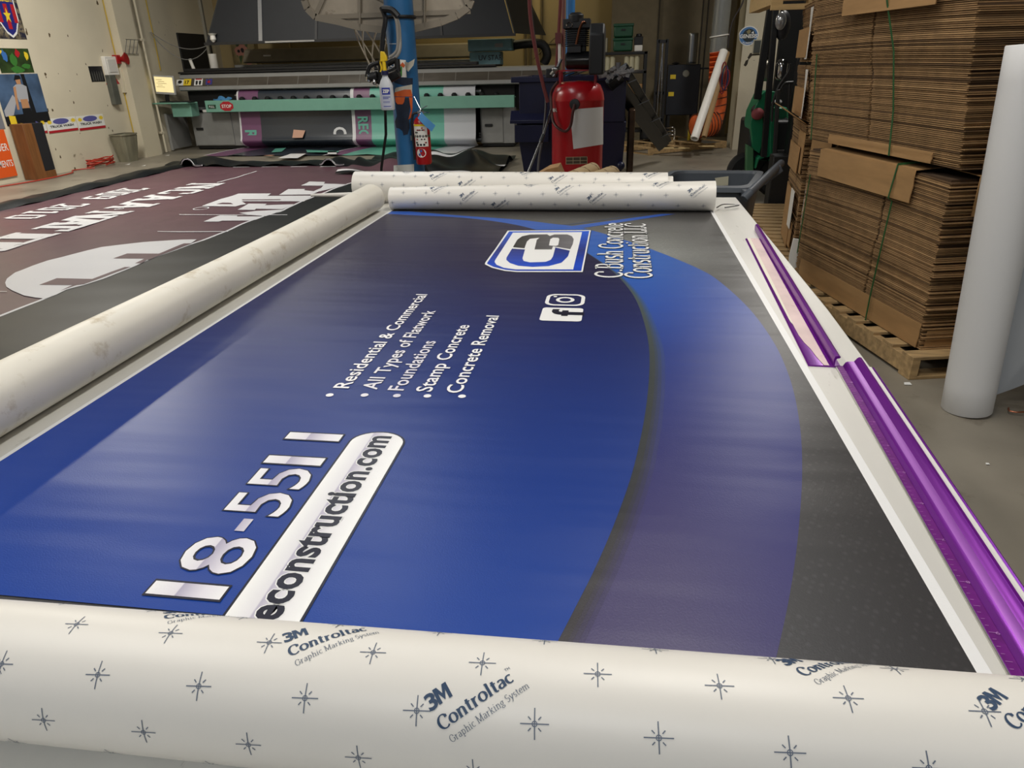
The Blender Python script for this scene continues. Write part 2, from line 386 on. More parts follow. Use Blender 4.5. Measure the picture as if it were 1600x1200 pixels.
# football crest poster
MOT = mat('mottled_print', rgb(120, 110, 90), .5, var=.9, scale=9, dirt=(rgb(40, 40, 60), 14, .5, .04))
g, f, wd, ht = poster('p', [(-14, -34), (22, -28), (37, 61), (-14, 60)], '', '', None)
g.mi = [0] * len(g.mi)
sh = [(.3, .93), (.62, .97), (.84, .85), (.84, .35), (.66, .13), (.5, .06), (.34, .13), (.14, .35), (.14, .85)]
g.poly(P2(f, [(.5 + (u - .5) * 1.12, .5 + (v - .5) * 1.1) for u, v in sh], .6), 1)
g.poly(P2(f, sh, 1), 2)
for k in range(5):
    u0 = .16 + k * .136; g.poly(P2(f, [(u0, .28), (u0 + .136, .28), (u0 + .136, .6), (u0, .6)] if k in (0, 4) else [(u0, .17), (u0 + .136, .17), (u0 + .136, .6), (u0, .6)], 1.5), 3 if k % 2 == 0 else 2)
g.poly(P2(f, star(.5, .4, .14, .055, asp=1.0), 2.2), 4)
put(g, fit(text2d('STEAUA', .03), .62, 1), lambda x, y: f(.19 + x, .76 + y * .17, 2), 4)
put(g, fit(text2d('BUCURESTI', .03), .6, 1), lambda x, y: f(.2 + x, .64 + y * .11, 2), 4)
tag(g.build('crest_poster', [MOT, PW, NAVY, RED, YEL]), 'large poster with a striped red and blue crest and yellow star, highest on the wall', 'poster')
# second poster: green print with small coloured figures (plain stand-in)
g, f, wd, ht = poster('p', [(-6, 74), (44, 77), (53, 114), (-2, 113)], '', '', None)
random.seed(6)
for k, (u, v, a_, b_, m_) in enumerate(((.5, .12, .22, .16, 1), (.8, .25, .16, .12, 1), (.22, .7, .1, .26, 2), (.62, .8, .09, .2, 4), (.88, .7, .07, .2, 3), (.45, .55, .12, .3, 1), (.1, .85, .1, .1, 3))):
    g.poly(P2(f, [(u + a_ * math.cos(j * PI / 7) * random.uniform(.6, 1.1), v + b_ * math.sin(j * PI / 7) * random.uniform(.6, 1.1)) for j in range(14)], 1 + k * .1), m_)
tag(g.build('green_poster', [mat('dark_green_print', rgb(46, 66, 30), .5, var=.7, scale=7), PG, PB, YEL, RED]), 'dark green poster with blurred coloured shapes between the crest and the blue poster', 'poster')
# third poster: woman in a cap before a stormy sky (generic)
g, f, wd, ht = poster('p', [(-8, 115), (62, 116), (76, 192), (6, 196)], '', '', None)
def fig(pts, mi, l): g.poly(P2(f, pts, l), mi)
fig([(0, .0), (1, 0), (1, .22), (0, .2)], 1, .6)
fig([(.02, .3), (.3, .6), (.36, .5), (.2, .2), (.02, .18)], 2, .8)
fig([(.62, .2), (.72, .2), (.68, 1), (.6, 1)], 1, 1)
fig([(.4, .45), (.62, .45), (.66, .75), (.56, .8), (.44, .8), (.36, .75)], 2, 1.4)
fig([(.43, .3), (.6, .3), (.6, .5), (.44, .5)], 3, 1.6)
fig([(.36, .74), (.42, .76), (.38, .5), (.36, .3), (.31, .3), (.33, .52)], 3, 1.8)
fig([(.4, 0), (.64, 0), (.61, .32), (.42, .32)], 1, 1.8)
fig([(.46, .8), (.55, .8), (.56, .9), (.5, .94), (.45, .9)], 3, 2)
fig([(.42, .88), (.58, .9), (.57, .97), (.47, .98)], 1, 2.4)
fig([(.08, -.02), (.22, -.02), (.22, .18), (.08, .2)], 4, 2.4)
tag(g.build('blue_poster', [mat('stormy_print', rgb(72, 96, 128), .5, var=.5, scale=3), PK, mat('print_grey', rgb(170, 172, 178), .5), SKIN, YEL]), 'blue poster of a woman in a dark cap and white top under a stormy sky', 'poster')
# orange notice at the left edge
g, f, wd, ht = poster('p', [(-40, 205), (9, 204), (23, 277), (-30, 282)], '', '', None, thick=.02)
put(g, fit(text2d('ORDER', .01), .62, 1), lambda x, y: f(.34 + x, .56 + y * .22, 1), 1)
put(g, fit(text2d('PAYMENTS', .01), .72, 1), lambda x, y: f(.24 + x, .22 + y * .2, 1), 1)
tag(g.build('orange_sign', [PO, PW]), 'orange sign with white letters at the foot of the left wall, cut by the frame', 'sign')
g, f, wd, ht = poster('p', [(-40, 150), (-2, 165), (8, 203), (-30, 203)], '', '', None)
tag(g.build('grey_poster', [mat('print_grey2', rgb(120, 122, 130), .5)]), 'grey poster edge above the orange sign', 'poster')
# truck wash flyers: three in a row
xs = [(30, 73), (73, 121), (121, 164)]
for k, (a, b) in enumerate(xs):
    def yy(x, top): return (188 if top else 211) - (x - 50) * .09
    g, f, wd, ht = poster('p', [(a, yy(a, 1)), (b - 2, yy(b, 1)), (b - 1, yy(b, 0) - 1), (a + 1, yy(a, 0))], '', '', None)
    g.poly(P2(f, [(0, 0), (1, 0), (1, .17), (0, .17)], 1), 3)
    g.poly(P2(f, [(.48 + .27 * math.cos(t * PI / 8), .76 + .2 * math.sin(t * PI / 8)) for t in range(16)], 1), 1)
    g.poly(P2(f, star(.9, .75, .2, .1, 9, asp=.55), 1.4), 2)
    g.poly(P2(f, star(.1, .75, .16, .1, 9, asp=.55), 1.4), 2)
    put(g, fit(text2d('TRUCK WASH', .03), .8, 1), lambda x, y: f(.08 + x, .36 + y * .22, 1.6), 4)
    tag(g.build('flyer', [PW, mat('print_violet', rgb(92, 92, 160), .5), YEL, RED, PK]), ['truck wash flyer partly behind the wooden cabinet, leftmost of the three', 'truck wash flyer in the middle of the three on the left wall', 'truck wash flyer nearest the grey bin, rightmost of the three'][k], 'flyer', 'truck wash flyers')
# black photo print
g, f, wd, ht = poster('p', [(138, 103), (159, 104), (164, 127), (143, 128)], '', '', None)
for k in range(5):
    u = .15 + k * .17; g.poly(P2(f, [(u - .05, .05), (u + .05, .05), (u + .05, .5), (u, .72), (u - .05, .5)], 1), 1)
tag(g.build('dark_photo', [PK, mat('print_dim', rgb(80, 80, 76), .5)]), 'small black photo of standing figures on the left wall near the alarm box', 'photo')
# electrical boxes
c = onx(170, 106, -9.9); t = thing('fuse_box', (-9.9, c.y, c.z), 'white wall box with a lid above the triangular warning sticker', 'box')
g = G(); g.box((-9.9, c.y - .17, c.z - .13), (-9.82, c.y + .17, c.z + .2)); g.build('body', WHITE, t, bev=.01)
g = G(); g.box((-9.82, c.y - .12, c.z - .08), (-9.808, c.y + .12, c.z + .15)); g.build('lid', mat('off_white', rgb(214, 212, 205), .5), t, bev=.004)
c = onx(174, 121, -9.9); g = G(); g.prism([(-9.9, c.y - .2, c.z - .12), (-9.9, c.y + .2, c.z - .12), (-9.9, c.y, c.z + .16)], (.006, 0, 0)); tag(g.build('warning_sticker', RED), 'red triangular sticker under the white wall box', 'sticker')
c = onx(177, 132, -9.9); g = G(); g.prism([(-9.9, c.y + .15 * math.cos(a * PI / 8), c.z + .15 * math.sin(a * PI / 8)) for a in range(16)], (.004, 0, 0)); tag(g.build('round_sticker', mat('aged_paper', rgb(214, 204, 182), .7, var=.3, scale=25)), 'round pale sticker beside the grey switch', 'sticker')
c = onx(174, 142, -9.9); g = G(); g.box((-9.9, c.y - .09, c.z - .25), (-9.8, c.y + .09, c.z + .28)); tag(g.build('switch_box', mat('grey_box', rgb(92, 94, 86), .5, var=.2), bev=.008), 'long dark grey switch box low on the left wall', 'switch box')
c = onx(190, 128, -9.9); g = G(); g.box((-9.9, c.y - .06, c.z - .2), (-9.83, c.y + .06, c.z + .25)); tag(g.build('junction_box', WALLW, bev=.006), 'narrow cream junction box right of the round sticker', 'switch box')
# red alarm horn
c = onx(181, 93, -9.9); t = thing('alarm_horn', (-9.9, c.y, c.z), 'red fire alarm horn on the left wall above the switches', 'alarm')
g = G(); g.box((-9.9, c.y - .1, c.z - .08), (-9.8, c.y + .1, c.z + .08)); g.build('base', mat('alarm_red', rgb(160, 24, 28), .4), t, bev=.01)
g = G(); g.lathe([(.03, 0), (.05, .06), (.11, .14)], (-9.82, c.y, c.z), (1, .2, .1), 16); g.build('horn', MATS['alarm_red'], t)
g = G(); g.tube(crom([(-9.86, c.y + .05, c.z - .08), (-9.84, c.y + .12, c.z - .4), (-9.86, c.y + .1, c.z - .8)]), .015, 6); g.build('cable', BLACK, t)
# wall holes and scuffs (small peeled patches)
g = G()
for (px, py, r) in ((152, 5, .05), (77, 55, .045), (42, 52, .04), (41, 47, .03), (106, 56, .02), (71, 116, .035), (72, 121, .02), (120, 116, .02), (115, 160, .025), (82, 172, .03), (160, 80, .02), (94, 245, .03), (87, 233, .025), (75, 172, .03), (117, 263, .03), (134, 100, .02), (48, 248, .02), (91, 115, .012), (160, 78, .015), (109, 142, .015), (168, 165, .02), (170, 200, .02), (176, 204, .025), (125, 208, .015)):
    c = onx(px, py, -9.9); a = random.random() * 6
    g.prism([(-9.9, c.y + r * .8 * math.cos(a + k * .9) * random.uniform(.3, 1), c.z + r * math.sin(a + k * .9) * random.uniform(.6, 1.2)) for k in range(7)], (.002, 0, 0))
struct(g.build('trim_5', mat('peeled_patch', rgb(92, 76, 52), .9, var=.5, scale=20)))
# grey bin
t = thing('waste_bin', (-9.7, 13.35, 0), 'tall grey ribbed waste bin against the left wall', 'bin')
BIN = mat('bin_grey', rgb(132, 128, 108), .6, var=.25, scale=8, stretch=(1, 1, .3))
def rr(z, w_, d_): return [Vector((-9.7 + x * d_ * .72, 13.35 + y * w_ * .85, z * .62)) for x, y in rrect(-1, -1, 1, 1, .35, 4)]
g = G(); n = 20
for a, b in (((0, .19, .15), (.82, .27, .22)), ((.82, .25, .20), (.1, .18, .14))):
    A = rr(*a); B = rr(*b); k = len(A); g.add(A + B, [[i, (i + 1) % k, k + (i + 1) % k, k + i] for i in range(k)], 0)
A = rr(.02, .19, .15); g.add(A, [list(range(len(A)))], 0)
g.build('body', BIN, t)
g = G(); A = rr(.8, .285, .235); B = rr(.84, .285, .235); C_ = rr(.84, .25, .2); k = len(A)
g.add(A + B + C_, [[i, (i + 1) % k, k + (i + 1) % k, k + i] for i in range(k)] + [[k + i, k + (i + 1) % k, 2 * k + (i + 1) % k, 2 * k + i] for i in range(k)], 0); g.build('rim', BIN, t)
for k in range(10):
    a = rr(.1, .192, .152)[k * 2]; b = rr(.78, .268, .218)[k * 2]; g = G(); g.bar(a, b, .012, .012); g.build('rib', BIN, t)
# coiled red cable by the bin + along wall
g = G(); pts = []
for k in range(60): a = k * .55; pts.append((-9.72 + .1 * math.cos(a) * (1 + .2 * math.sin(k)), 12.55 + .36 * math.sin(a), .03 + .002 * k + .02 * math.sin(k * 1.3)))
g.tube(pts, .012, 6); g.tube(crom([(-9.6, 12.2, .02), (-9.8, 11.9, .02), (-9.55, 11.5, .02), (-9.5, 10.6, .02), (-9.8, 9.4, .02)], 5), .012, 6)
tag(g.build('red_cord', mat('red_cord', rgb(170, 52, 36), .5)), 'coiled orange red extension cord on the floor beside the waste bin', 'cord')
# wooden cabinet at left
a = onz(37, 282); b = onz(74, 275); t = thing('speaker_cabinet', (-9.6, 11.1, 0), 'tall wood veneer cabinet with a black front by the left wall', 'cabinet')
VEN = mat('veneer', rgb(126, 82, 44), .5, var=.25, scale=4, stretch=(6, 6, .7))
g = G(); g.box((-9.88, 10.85, 0), (-9.64, 11.06, .88)); g.build('body', VEN, t, bev=.006)
g = G(); g.box((-9.87, 11.06, .12), (-9.645, 11.3, .875)); g.build('front_grille', mat('grille_cloth', rgb(22, 22, 28), .9, bump=.05, bscale=300), t, bev=.004)
g = G(); g.box((-9.87, 11.06, 0), (-9.645, 11.3, .115)); g.build('plinth', VEN, t, bev=.004)
# dark door + thin cable on left wall near the back
g = G(); y0, y1 = 16.2, 17.55; g.box((-9.9, y0, .02), (-9.86, y1, 2.4)); g.box((-9.86, y1 - .16, 1.0), (-9.82, y1 - .1, 1.08), 1)
struct(g.build('door_1', [mat('door_black', rgb(30, 30, 32), .6, var=.1), STEEL], bev=.005))
g = G(); g.tube(crom([onx(226, -10, -9.88), onx(234, 30, -9.88), onx(241, 60, -9.88), onx(247, 90, -9.88), onx(251, 110, -9.88)], 5), .009, 6)
tag(g.build('yellow_cable', MATS['yellow_paint']), 'yellow cable hanging down the left wall above the monitor', 'cable')
g = G(); g.tube(sag(onx(234, 50, -9.85), ony(323, 76, 15.0), .35), .008, 5)
tag(g.build('grey_cable', mat('grey_cable', rgb(120, 120, 118), .5)), 'thin grey cable sagging from the left wall to the hood, the lower one', 'cable')
g = G(); g.tube(sag(onx(236, 50, -9.85), ony(330, 68, 15.0), .2), .008, 5)
tag(g.build('grey_cable', MATS['grey_cable']), 'thin grey cable sagging from the left wall to the hood, the upper one', 'cable')
# ================================================================ work table
T = .93; XL, XR = -1.29, .6; YF = 3.83
t = thing('work_table', (0, 1.9, 0), 'long white work table under the printed blue banner', 'table')
TOP = mat('table_laminate', rgb(211, 209, 202), .4, var=.1, scale=3, stretch=(3, .6, 1), dirt=(rgb(160, 156, 146), 12, .62, .1))
g = G(); g.prism([(XL, -.25, T - .035), (.5, -.25, T - .035), (.545, .6, T - .035), (.563, .95, T - .035), (.586, 1.5, T - .035), (.599, 2.0, T - .035), (XR, 2.6, T - .035), (XR, YF, T - .035), (XL, YF, T - .035)], (0, 0, .035)); g.build('tabletop', TOP, t, bev=.003)
g = G()
for y in (-.1, 1.8, 3.65): g.box((XL + .12, y, T - .12), (XR - .12, y + .05, T - .035))
for x in (XL + .12, XR - .22): g.box((x, -.1, T - .12), (x + .05, 3.7, T - .035))
g.build('frame', mat('frame_grey', rgb(110, 112, 115), .5), t)
for x in (XL + .15, XR - .2):
    for y in (-.05, 1.82, 3.66):
        g = G(); g.box((x - .03, y - .03, 0), (x + .03, y + .03, T - .12)); g.build('leg', MATS['frame_grey'], t)
# ---- the printed banner
def bump_waves(m, k=1.0, hexa=False):
    nt = m.node_tree; N = nt.nodes; Lk = nt.links; b = N['Principled BSDF']
    tc = N.new('ShaderNodeTexCoord'); mp = N.new('ShaderNodeMapping'); mp.inputs['Scale'].default_value = (.9, 5.5, 1)
    Lk.new(tc.outputs['Object'], mp.inputs[0])
    n = N.new('ShaderNodeTexNoise'); n.inputs['Scale'].default_value = 1.3; n.inputs['Detail'].default_value = 2; Lk.new(mp.outputs[0], n.inputs[0])
    bp = N.new('ShaderNodeBump'); bp.inputs['Strength'].default_value = 1; bp.inputs['Distance'].default_value = .0055 * k
    Lk.new(n.outputs[0], bp.inputs['Height'])
    n2 = N.new('ShaderNodeTexNoise'); n2.inputs['Scale'].default_value = 420; Lk.new(tc.outputs['Object'], n2.inputs[0])
    b2 = N.new('ShaderNodeBump'); b2.inputs['Strength'].default_value = .35; b2.inputs['Distance'].default_value = .0006
    Lk.new(n2.outputs[0], b2.inputs['Height']); Lk.new(bp.outputs[0], b2.inputs['Normal']); last = b2
    if hexa:
        v = N.new('ShaderNodeTexVoronoi'); v.inputs['Scale'].default_value = 92; v.inputs['Randomness'].default_value = .28
        mp2 = N.new('ShaderNodeMapping'); mp2.inputs['Rotation'].default_value = (0, 0, .55); mp2.inputs['Scale'].default_value = (1, .8, 1)
        Lk.new(tc.outputs['Object'], mp2.inputs[0]); Lk.new(mp2.outputs[0], v.inputs['Vector'])
        r = N.new('ShaderNodeMapRange'); r.inputs[1].default_value = .2; r.inputs[2].default_value = .5; r.inputs[3].default_value = 1.14; r.inputs[4].default_value = .7
        Lk.new(v.outputs['Distance'], r.inputs[0])
        src = b.inputs['Base Color'].links[0].from_socket
        sc = N.new('ShaderNodeVectorMath'); sc.operation = 'SCALE'; Lk.new(src, sc.inputs[0]); Lk.new(r.outputs[0], sc.inputs['Scale']); Lk.new(sc.outputs[0], b.inputs['Base Color'])
    Lk.new(last.outputs[0], b.inputs['Normal'])
def gradmat(name, stops, axis='Y', y0=.4, y1=3.45, rough=.36, hexa=False, hard=False, spec=.33, wave=1.0, second=None):
    m = bpy.data.materials.new(name); m.use_nodes = True; nt = m.node_tree; N = nt.nodes; Lk = nt.links; b = N['Principled BSDF']
    b.inputs['Roughness'].default_value = rough; b.inputs['Specular IOR Level'].default_value = spec
    tc = N.new('ShaderNodeTexCoord'); sp = N.new('ShaderNodeSeparateXYZ'); Lk.new(tc.outputs['Object'], sp.inputs[0])
    r = N.new('ShaderNodeMapRange'); r.inputs[1].default_value = y0; r.inputs[2].default_value = y1; Lk.new(sp.outputs[axis], r.inputs[0])
    cr = N.new('ShaderNodeValToRGB'); e = cr.color_ramp.elements
    while len(e) < len(stops): e.new(.5)
    for i, (p, c) in enumerate(stops): e[i].position = p; e[i].color = rgb(*c)
    if hard: cr.color_ramp.interpolation = 'LINEAR'
    Lk.new(r.outputs[0], cr.inputs[0]); last = cr.outputs[0]
    if second:   # (x0, x1, colour, amount) print gradient across
        r2 = N.new('ShaderNodeMapRange'); r2.inputs[1].default_value = second[0]; r2.inputs[2].default_value = second[1]; r2.inputs[4].default_value = second[3]
        Lk.new(sp.outputs['X' if axis == 'Y' else 'Y'], r2.inputs[0]); mx = N.new('ShaderNodeMix'); mx.data_type = 'RGBA'
        Lk.new(r2.outputs[0], mx.inputs[0]); Lk.new(last, mx.inputs[6]); mx.inputs[7].default_value = rgb(*second[2]); last = mx.outputs[2]
    Lk.new(last, b.inputs['Base Color'])
    bump_waves(m, wave, hexa); return m
Yn = lambda y: (y - .4) / 3.05
M_BLUE = gradmat('print_blue_field', [(0, (12, 66, 158)), (Yn(.9), (14, 54, 136)), (Yn(1.4), (20, 44, 112)), (Yn(1.9), (24, 32, 84)), (Yn(2.4), (30, 27, 62)), (Yn(3.3), (36, 31, 54))])
M_BAND = gradmat('print_band', [(0, (76, 68, 98)), (Yn(.8), (62, 56, 102)), (Yn(1.15), (40, 42, 104)), (Yn(1.6), (26, 50, 126)), (Yn(2.0), (38, 76, 160)), (Yn(2.5), (48, 96, 176)), (Yn(3.3), (40, 84, 170))], second=(.1, .3, (34, 44, 120), .35))
M_GREY = gradmat('print_carbon_sheen', [(0, (84, 84, 88)), (Yn(1.4), (68, 68, 70)), (Yn(1.9), (56, 56, 56)), (Yn(2.2), (84, 84, 82)), (Yn(2.6), (158, 160, 156)), (Yn(3.0), (110, 110, 106)), (1, (50, 46, 44))], hexa=True, second=(.16, .40, (62, 60, 60), .8))  # carbon print gradient; its pale far stretch also holds a painted reflection
M_OLIVE = gradmat('print_shade', [(0, (58, 54, 60)), (.35, (44, 46, 52)), (.6, (52, 56, 54)), (1, (60, 70, 90))])
M_WPR = gradmat('print_white_margin', [(0, (232, 232, 231)), (1, (232, 232, 231))], rough=.4)
M_DIG = gradmat('print_digits', [(0, (240, 240, 240)), (.4, (222, 218, 226)), (.415, (172, 166, 188)), (.7, (226, 222, 230)), (1, (242, 242, 242))], axis='X', y0=-.625, y1=-.505)
M_PILL = gradmat('print_pill', [(0, (244, 244, 242)), (.32, (226, 224, 228)), (.345, (184, 178, 196)), (.65, (232, 230, 232)), (1, (246, 246, 244))], axis='X', y0=-.487, y1=-.385)
M_TXW = gradmat('print_lettering', [(0, (242, 240, 242)), (.5, (214, 210, 222)), (.52, (236, 234, 238)), (1, (244, 244, 244))], axis='X', y0=-.6, y1=-.28)
M_INK = gradmat('print_dark_ink', [(0, (18, 18, 40)), (1, (18, 18, 40))])
M_LB = gradmat('print_logo_blue', [(0, (22, 30, 110)), (.35, (16, 70, 190)), (.6, (30, 44, 120)), (1, (20, 90, 215))], axis='Y', y0=2.1, y1=3.0)
M_LG = gradmat('print_logo_grey', [(0, (30, 30, 32)), (1, (120, 118, 122))], axis='X', y0=-.4, y1=-.12)
ZB = T + .0015
def q(px, py, l=0): return onz(px, py, T) + Vector((0, 0, .0015 + .00025 * l))
def flat(pts, l): return [Vector((p.x, p.y, ZB + .00025 * l)) for p in pts]
BX0, BX1, PX0, PX1, BY0, BY1 = -1.128, .446, -1.114, .429, .46, 3.5
g = G(); g.box((BX0, BY0, T + .0004), (BX1, BY1, ZB), 0)
g.poly([(PX0, BY0, ZB + .0002), (PX1, BY0, ZB + .0002), (PX1, BY1, ZB + .0002), (PX0, BY1, ZB + .0002)], 1)
A2 = [(640, 331), (700, 336), (720, 337.5), (810, 344), (860, 350), (900, 355), (951, 368), (1020, 391), (1092, 421), (1127, 443), (1172, 485), (1207, 533), (1228, 576), (1242, 622), (1251, 680), (1253, 740), (1250, 800), (1243, 870), (1230, 950), (1210, 1040)]
A1 = [(600, 335), (640, 337), (720, 341), (787, 349), (837, 360), (880, 376), (919, 398), (950, 420), (971, 439), (993, 469), (1007, 508), (1014, 547), (1014, 590), (1009, 640), (1000, 690), (985, 750), (960, 820), (930, 890), (900, 950), (868, 1012)]
a2 = [onz(p.x, p.y, T) for p in crom([Vector((*p, 0)) for p in A2], 6)]; a1 = [onz(p.x, p.y, T) for p in crom([Vector((*p, 0)) for p in A1], 6)]
def clampx(P): return [Vector((max(PX0, min(PX1, p.x)), max(BY0, min(BY1, p.y)), p.z)) for p in P]
def strip(g, P, l, mi):   # fill from the curve to the left print edge, row by row
    for a, b in zip(P[:-1], P[1:]):
        g.poly(flat([Vector((PX0, a.y, 0)), Vector((PX0, b.y, 0)), b, a], l), mi)
g2 = clampx(a2); strip(g, g2, 2, 2)
# ribbon crossing at the top
g.poly([q(1033, 335, 3), q(1055, 335, 3), q(911, 357, 3), q(893, 354, 3)], 2)
g.poly([q(1010, 335, 3), q(1014, 335, 3), q(893, 352, 3), q(876, 352, 3)], 4)
# dark olive edge beside the inner curve, fading in width
c1 = clampx(a1); strip(g, c1, 7, 3)
m = len(c1)
for k, wd_ in enumerate((.036, .028, .02, .013)):
    for i in range(m - 1):
        def off(j):
            a = c1[max(j - 1, 0)]; b = c1[min(j + 1, m - 1)]; d = Vector((b.x - a.x, b.y - a.y, 0)).normalized()
            s = min(1, max(0, (j / m - .25) * 3)); return c1[j] + Vector((-d.y, d.x, 0)) * -wd_ * s if False else c1[j] + Vector((abs(d.y), -d.x * (1 if d.y < 0 else -1), 0)) * wd_ * s
        g.poly(flat([c1[i], c1[i + 1], off(i + 1), off(i)], 3 + k), 5 + k)
def mixm(t_): return gradmat('print_shade_%d' % int(t_ * 100), [(p, tuple(a * (1 - t_) + b * t_ for a, b in zip(c, d))) for p, c, d in ((0, (66, 58, 96), (62, 56, 60)), (Yn(.9), (54, 48, 102), (48, 48, 52)), (Yn(1.5), (36, 54, 130), (52, 58, 58)), (Yn(2.1), (40, 82, 164), (70, 82, 84)), (1, (40, 84, 170), (60, 74, 100)))])
mats = [M_WPR, M_GREY, M_BAND, M_BLUE, M_OLIVE, mixm(.25), mixm(.5), mixm(.75), mixm(1.0), M_TXW, M_DIG, M_PILL, M_INK, M_LB, M_LG, M_WPR]
WTX, DIG, PILL, INK, LB, LG, PWH = 9, 10, 11, 12, 13, 14, 15
def up(x0, y0, l):   # lettering that reads away from the camera: text x -> +Y, text y -> -X
    return lambda x, y: Vector((x0 - y, y0 + x, ZB + .00025 * l))
def line(txt, x0, y0, y1, h, l, mi, bold=.0, sp=1.0, out=0):
    if out:
        v = fit(text2d(txt, bold + out, sp), y1 - y0 + out * h * 2.4, h / .72, 0, 0); put(g, v, up(x0, y0 - out * h * 1.2, l - 1), INK if mi != INK else PWH)
    v = fit(text2d(txt, bold, sp), y1 - y0, h / .72); put(g, v, up(x0, y0, l), mi)
# bulleted list
for txt, xb, y1 in (('Residential & Commercial', -.57, 2.045), ('All Types of Flatwork', -.507, 1.89), ('Foundations', -.45, 1.648), ('Stamp Concrete', -.39, 1.775), ('Concrete Removal', -.322, 1.86)):
    xb = {-.57: -.578, -.507: -.513, -.45: -.452, -.39: -.389, -.322: -.322}[xb]
    line(txt, xb, 1.345, y1, .037, 12, WTX, .014, 1.04, .014)
for px, py in ((515.5, 620), (570, 620), (620.5, 621), (668, 621.5), (722, 622)):
    c = q(px, py, 12); g.poly([c + Vector((.0085 * math.cos(a * PI / 9), .0085 * math.sin(a * PI / 9), 0)) for a in range(18)], WTX)
# phone number (the visible tail of it)
for y0, y1 in ((.672, .698), (1.02, 1.046), (1.11, 1.136)):
    g.poly([(-.622, y0 - .004, ZB + .0028), (-.507, y0 - .004, ZB + .0028), (-.507, y1 + .004, ZB + .0028), (-.622, y1 + .004, ZB + .0028)], INK)
    g.poly([(-.619, y0, ZB + .003), (-.51, y0, ZB + .003), (-.51, y1, ZB + .003), (-.619, y1, ZB + .003)], DIG)
for ch, y0, y1 in (('8', .722, .804), ('5', .863, .928), ('5', .942, 1.006)):
    line(ch, -.512, y0, y1, .106, 12, DIG, .006, 1, .018)
g.poly([(-.568, .82, ZB + .003), (-.552, .82, ZB + .003), (-.552, .852, ZB + .003), (-.568, .852, ZB + .003)], DIG)
# web address pill
def pill(x0, x1, y0, y1):
    r = (x1 - x0) / 2; return [(x0, y0)] + [(x1 - y_, y1 + x_) for x_, y_ in ()] + [(x1, y0)] + [(x0 + r + r * math.cos(a * PI / 14), y1 - r * .8 + r * .8 * math.sin(a * PI / 14)) for a in range(15)]
g.poly([(x, y, ZB + .0026) for x, y in pill(-.491, -.381, BY0, 1.157)], INK)
g.poly([(x, y, ZB + .0028) for x, y in pill(-.487, -.385, BY0, 1.153)], PILL)
v = text2d('bushconcreteconstruction.com', .05); k = text2d('bushconcreteconstruction.com', .09)
line('econstruction.com', -.415, .642, 1.139, .05, 13, INK, .03, 1.03, .03)
# company name, condensed serif capitals
for txt, xb, h in (('C.Bush Concrete', .022, .09), ('Construction LLC', .119, .088)):
    for gr, l, mi in ((.014, 12, INK), (.0, 13, PWH)):
        vs, fs = serif(txt, .12, .075, gr); tot = sum(GL[c][0] for c in txt)
        s = .87 / tot; put(g, ([Vector((a.x * s, a.y * h / .7, 0)) for a in vs], fs), up(xb, 2.27, l), mi)
# shield logo
def LP(pts, l, mi, o=(720, 320), s=4.444): g.poly([q(o[0] + x / s, o[1] + y / s, l) for x, y in pts], mi)
LP([(322, 180), (908, 178), (850, 480), (380, 480), (300, 472), (210, 450), (160, 422), (163, 408), (230, 320)], 8, INK)
LP([(326, 185), (903, 182), (846, 474), (390, 474), (305, 466), (215, 444), (167, 420), (170, 408), (240, 312)], 9, PWH)
LP([(336, 191), (892, 188), (836, 467), (395, 467), (312, 459), (226, 438), (182, 416), (186, 406), (252, 312)], 10, LB)
LP([(362, 200), (842, 196), (780, 457), (380, 457), (300, 446), (248, 424), (234, 404), (240, 390), (290, 312)], 11, PWH)
LP([(362, 302), (392, 250), (425, 226), (480, 214), (600, 212), (618, 224), (650, 213), (740, 213), (772, 226), (784, 246), (778, 280), (760, 316), (640, 296), (632, 318), (512, 318), (528, 250), (548, 236), (480, 244), (460, 262), (442, 310)], 12, LG)
LP([(612, 290), (622, 246), (640, 236), (676, 237), (684, 246), (676, 288), (660, 294)], 13, PWH)
LP([(356, 312), (446, 318), (428, 380), (436, 398), (480, 408), (590, 404), (625, 390), (640, 366), (656, 304), (757, 326), (744, 366), (700, 410), (610, 434), (500, 440), (400, 432), (340, 412), (316, 390), (318, 374)], 12, LB)
# round-cornered camera icon and letter tile
def sq(px0, px1, pts):  # rectangle in table space from two far corners
    return [Vector((x, y, 0)) for x, y in pts]
cx0, cx1, cy0, cy1 = -.205, -.088, 1.965, 2.078
vf = ring(rrect(cx0, cy0, cx1, cy1, .03), rrect(cx0 + .011, cy0 + .011, cx1 - .011, cy1 - .011, .021)); put(g, vf, lambda x, y: Vector((x, y, ZB + .003)), PWH)
mx_, my_ = (cx0 + cx1) / 2, (cy0 + cy1) / 2
vf = ring([(mx_ + .028 * math.cos(a * PI / 10), my_ + .028 * math.sin(a * PI / 10)) for a in range(20)], [(mx_ + .017 * math.cos(a * PI / 10), my_ + .017 * math.sin(a * PI / 10)) for a in range(20)]); put(g, vf, lambda x, y: Vector((x, y, ZB + .003)), PWH)
g.poly([(cx0 + .026 + .006 * math.cos(a * PI / 5), cy1 - .026 + .006 * math.sin(a * PI / 5), ZB + .003) for a in range(10)], PWH)
fy0, fy1 = 1.83, 1.945
g.poly([(x, y, ZB + .003) for x, y in rrect(cx0, fy0, cx1, fy1, .012)], PWH)
line('f', -.088, fy0 + .042, fy0 + .1, .088, 14, INK, .035)
tag(g.build('banner', mats, smooth=0, weld=False), 'large blue and grey printed vinyl banner spread flat on the white table', 'banner')

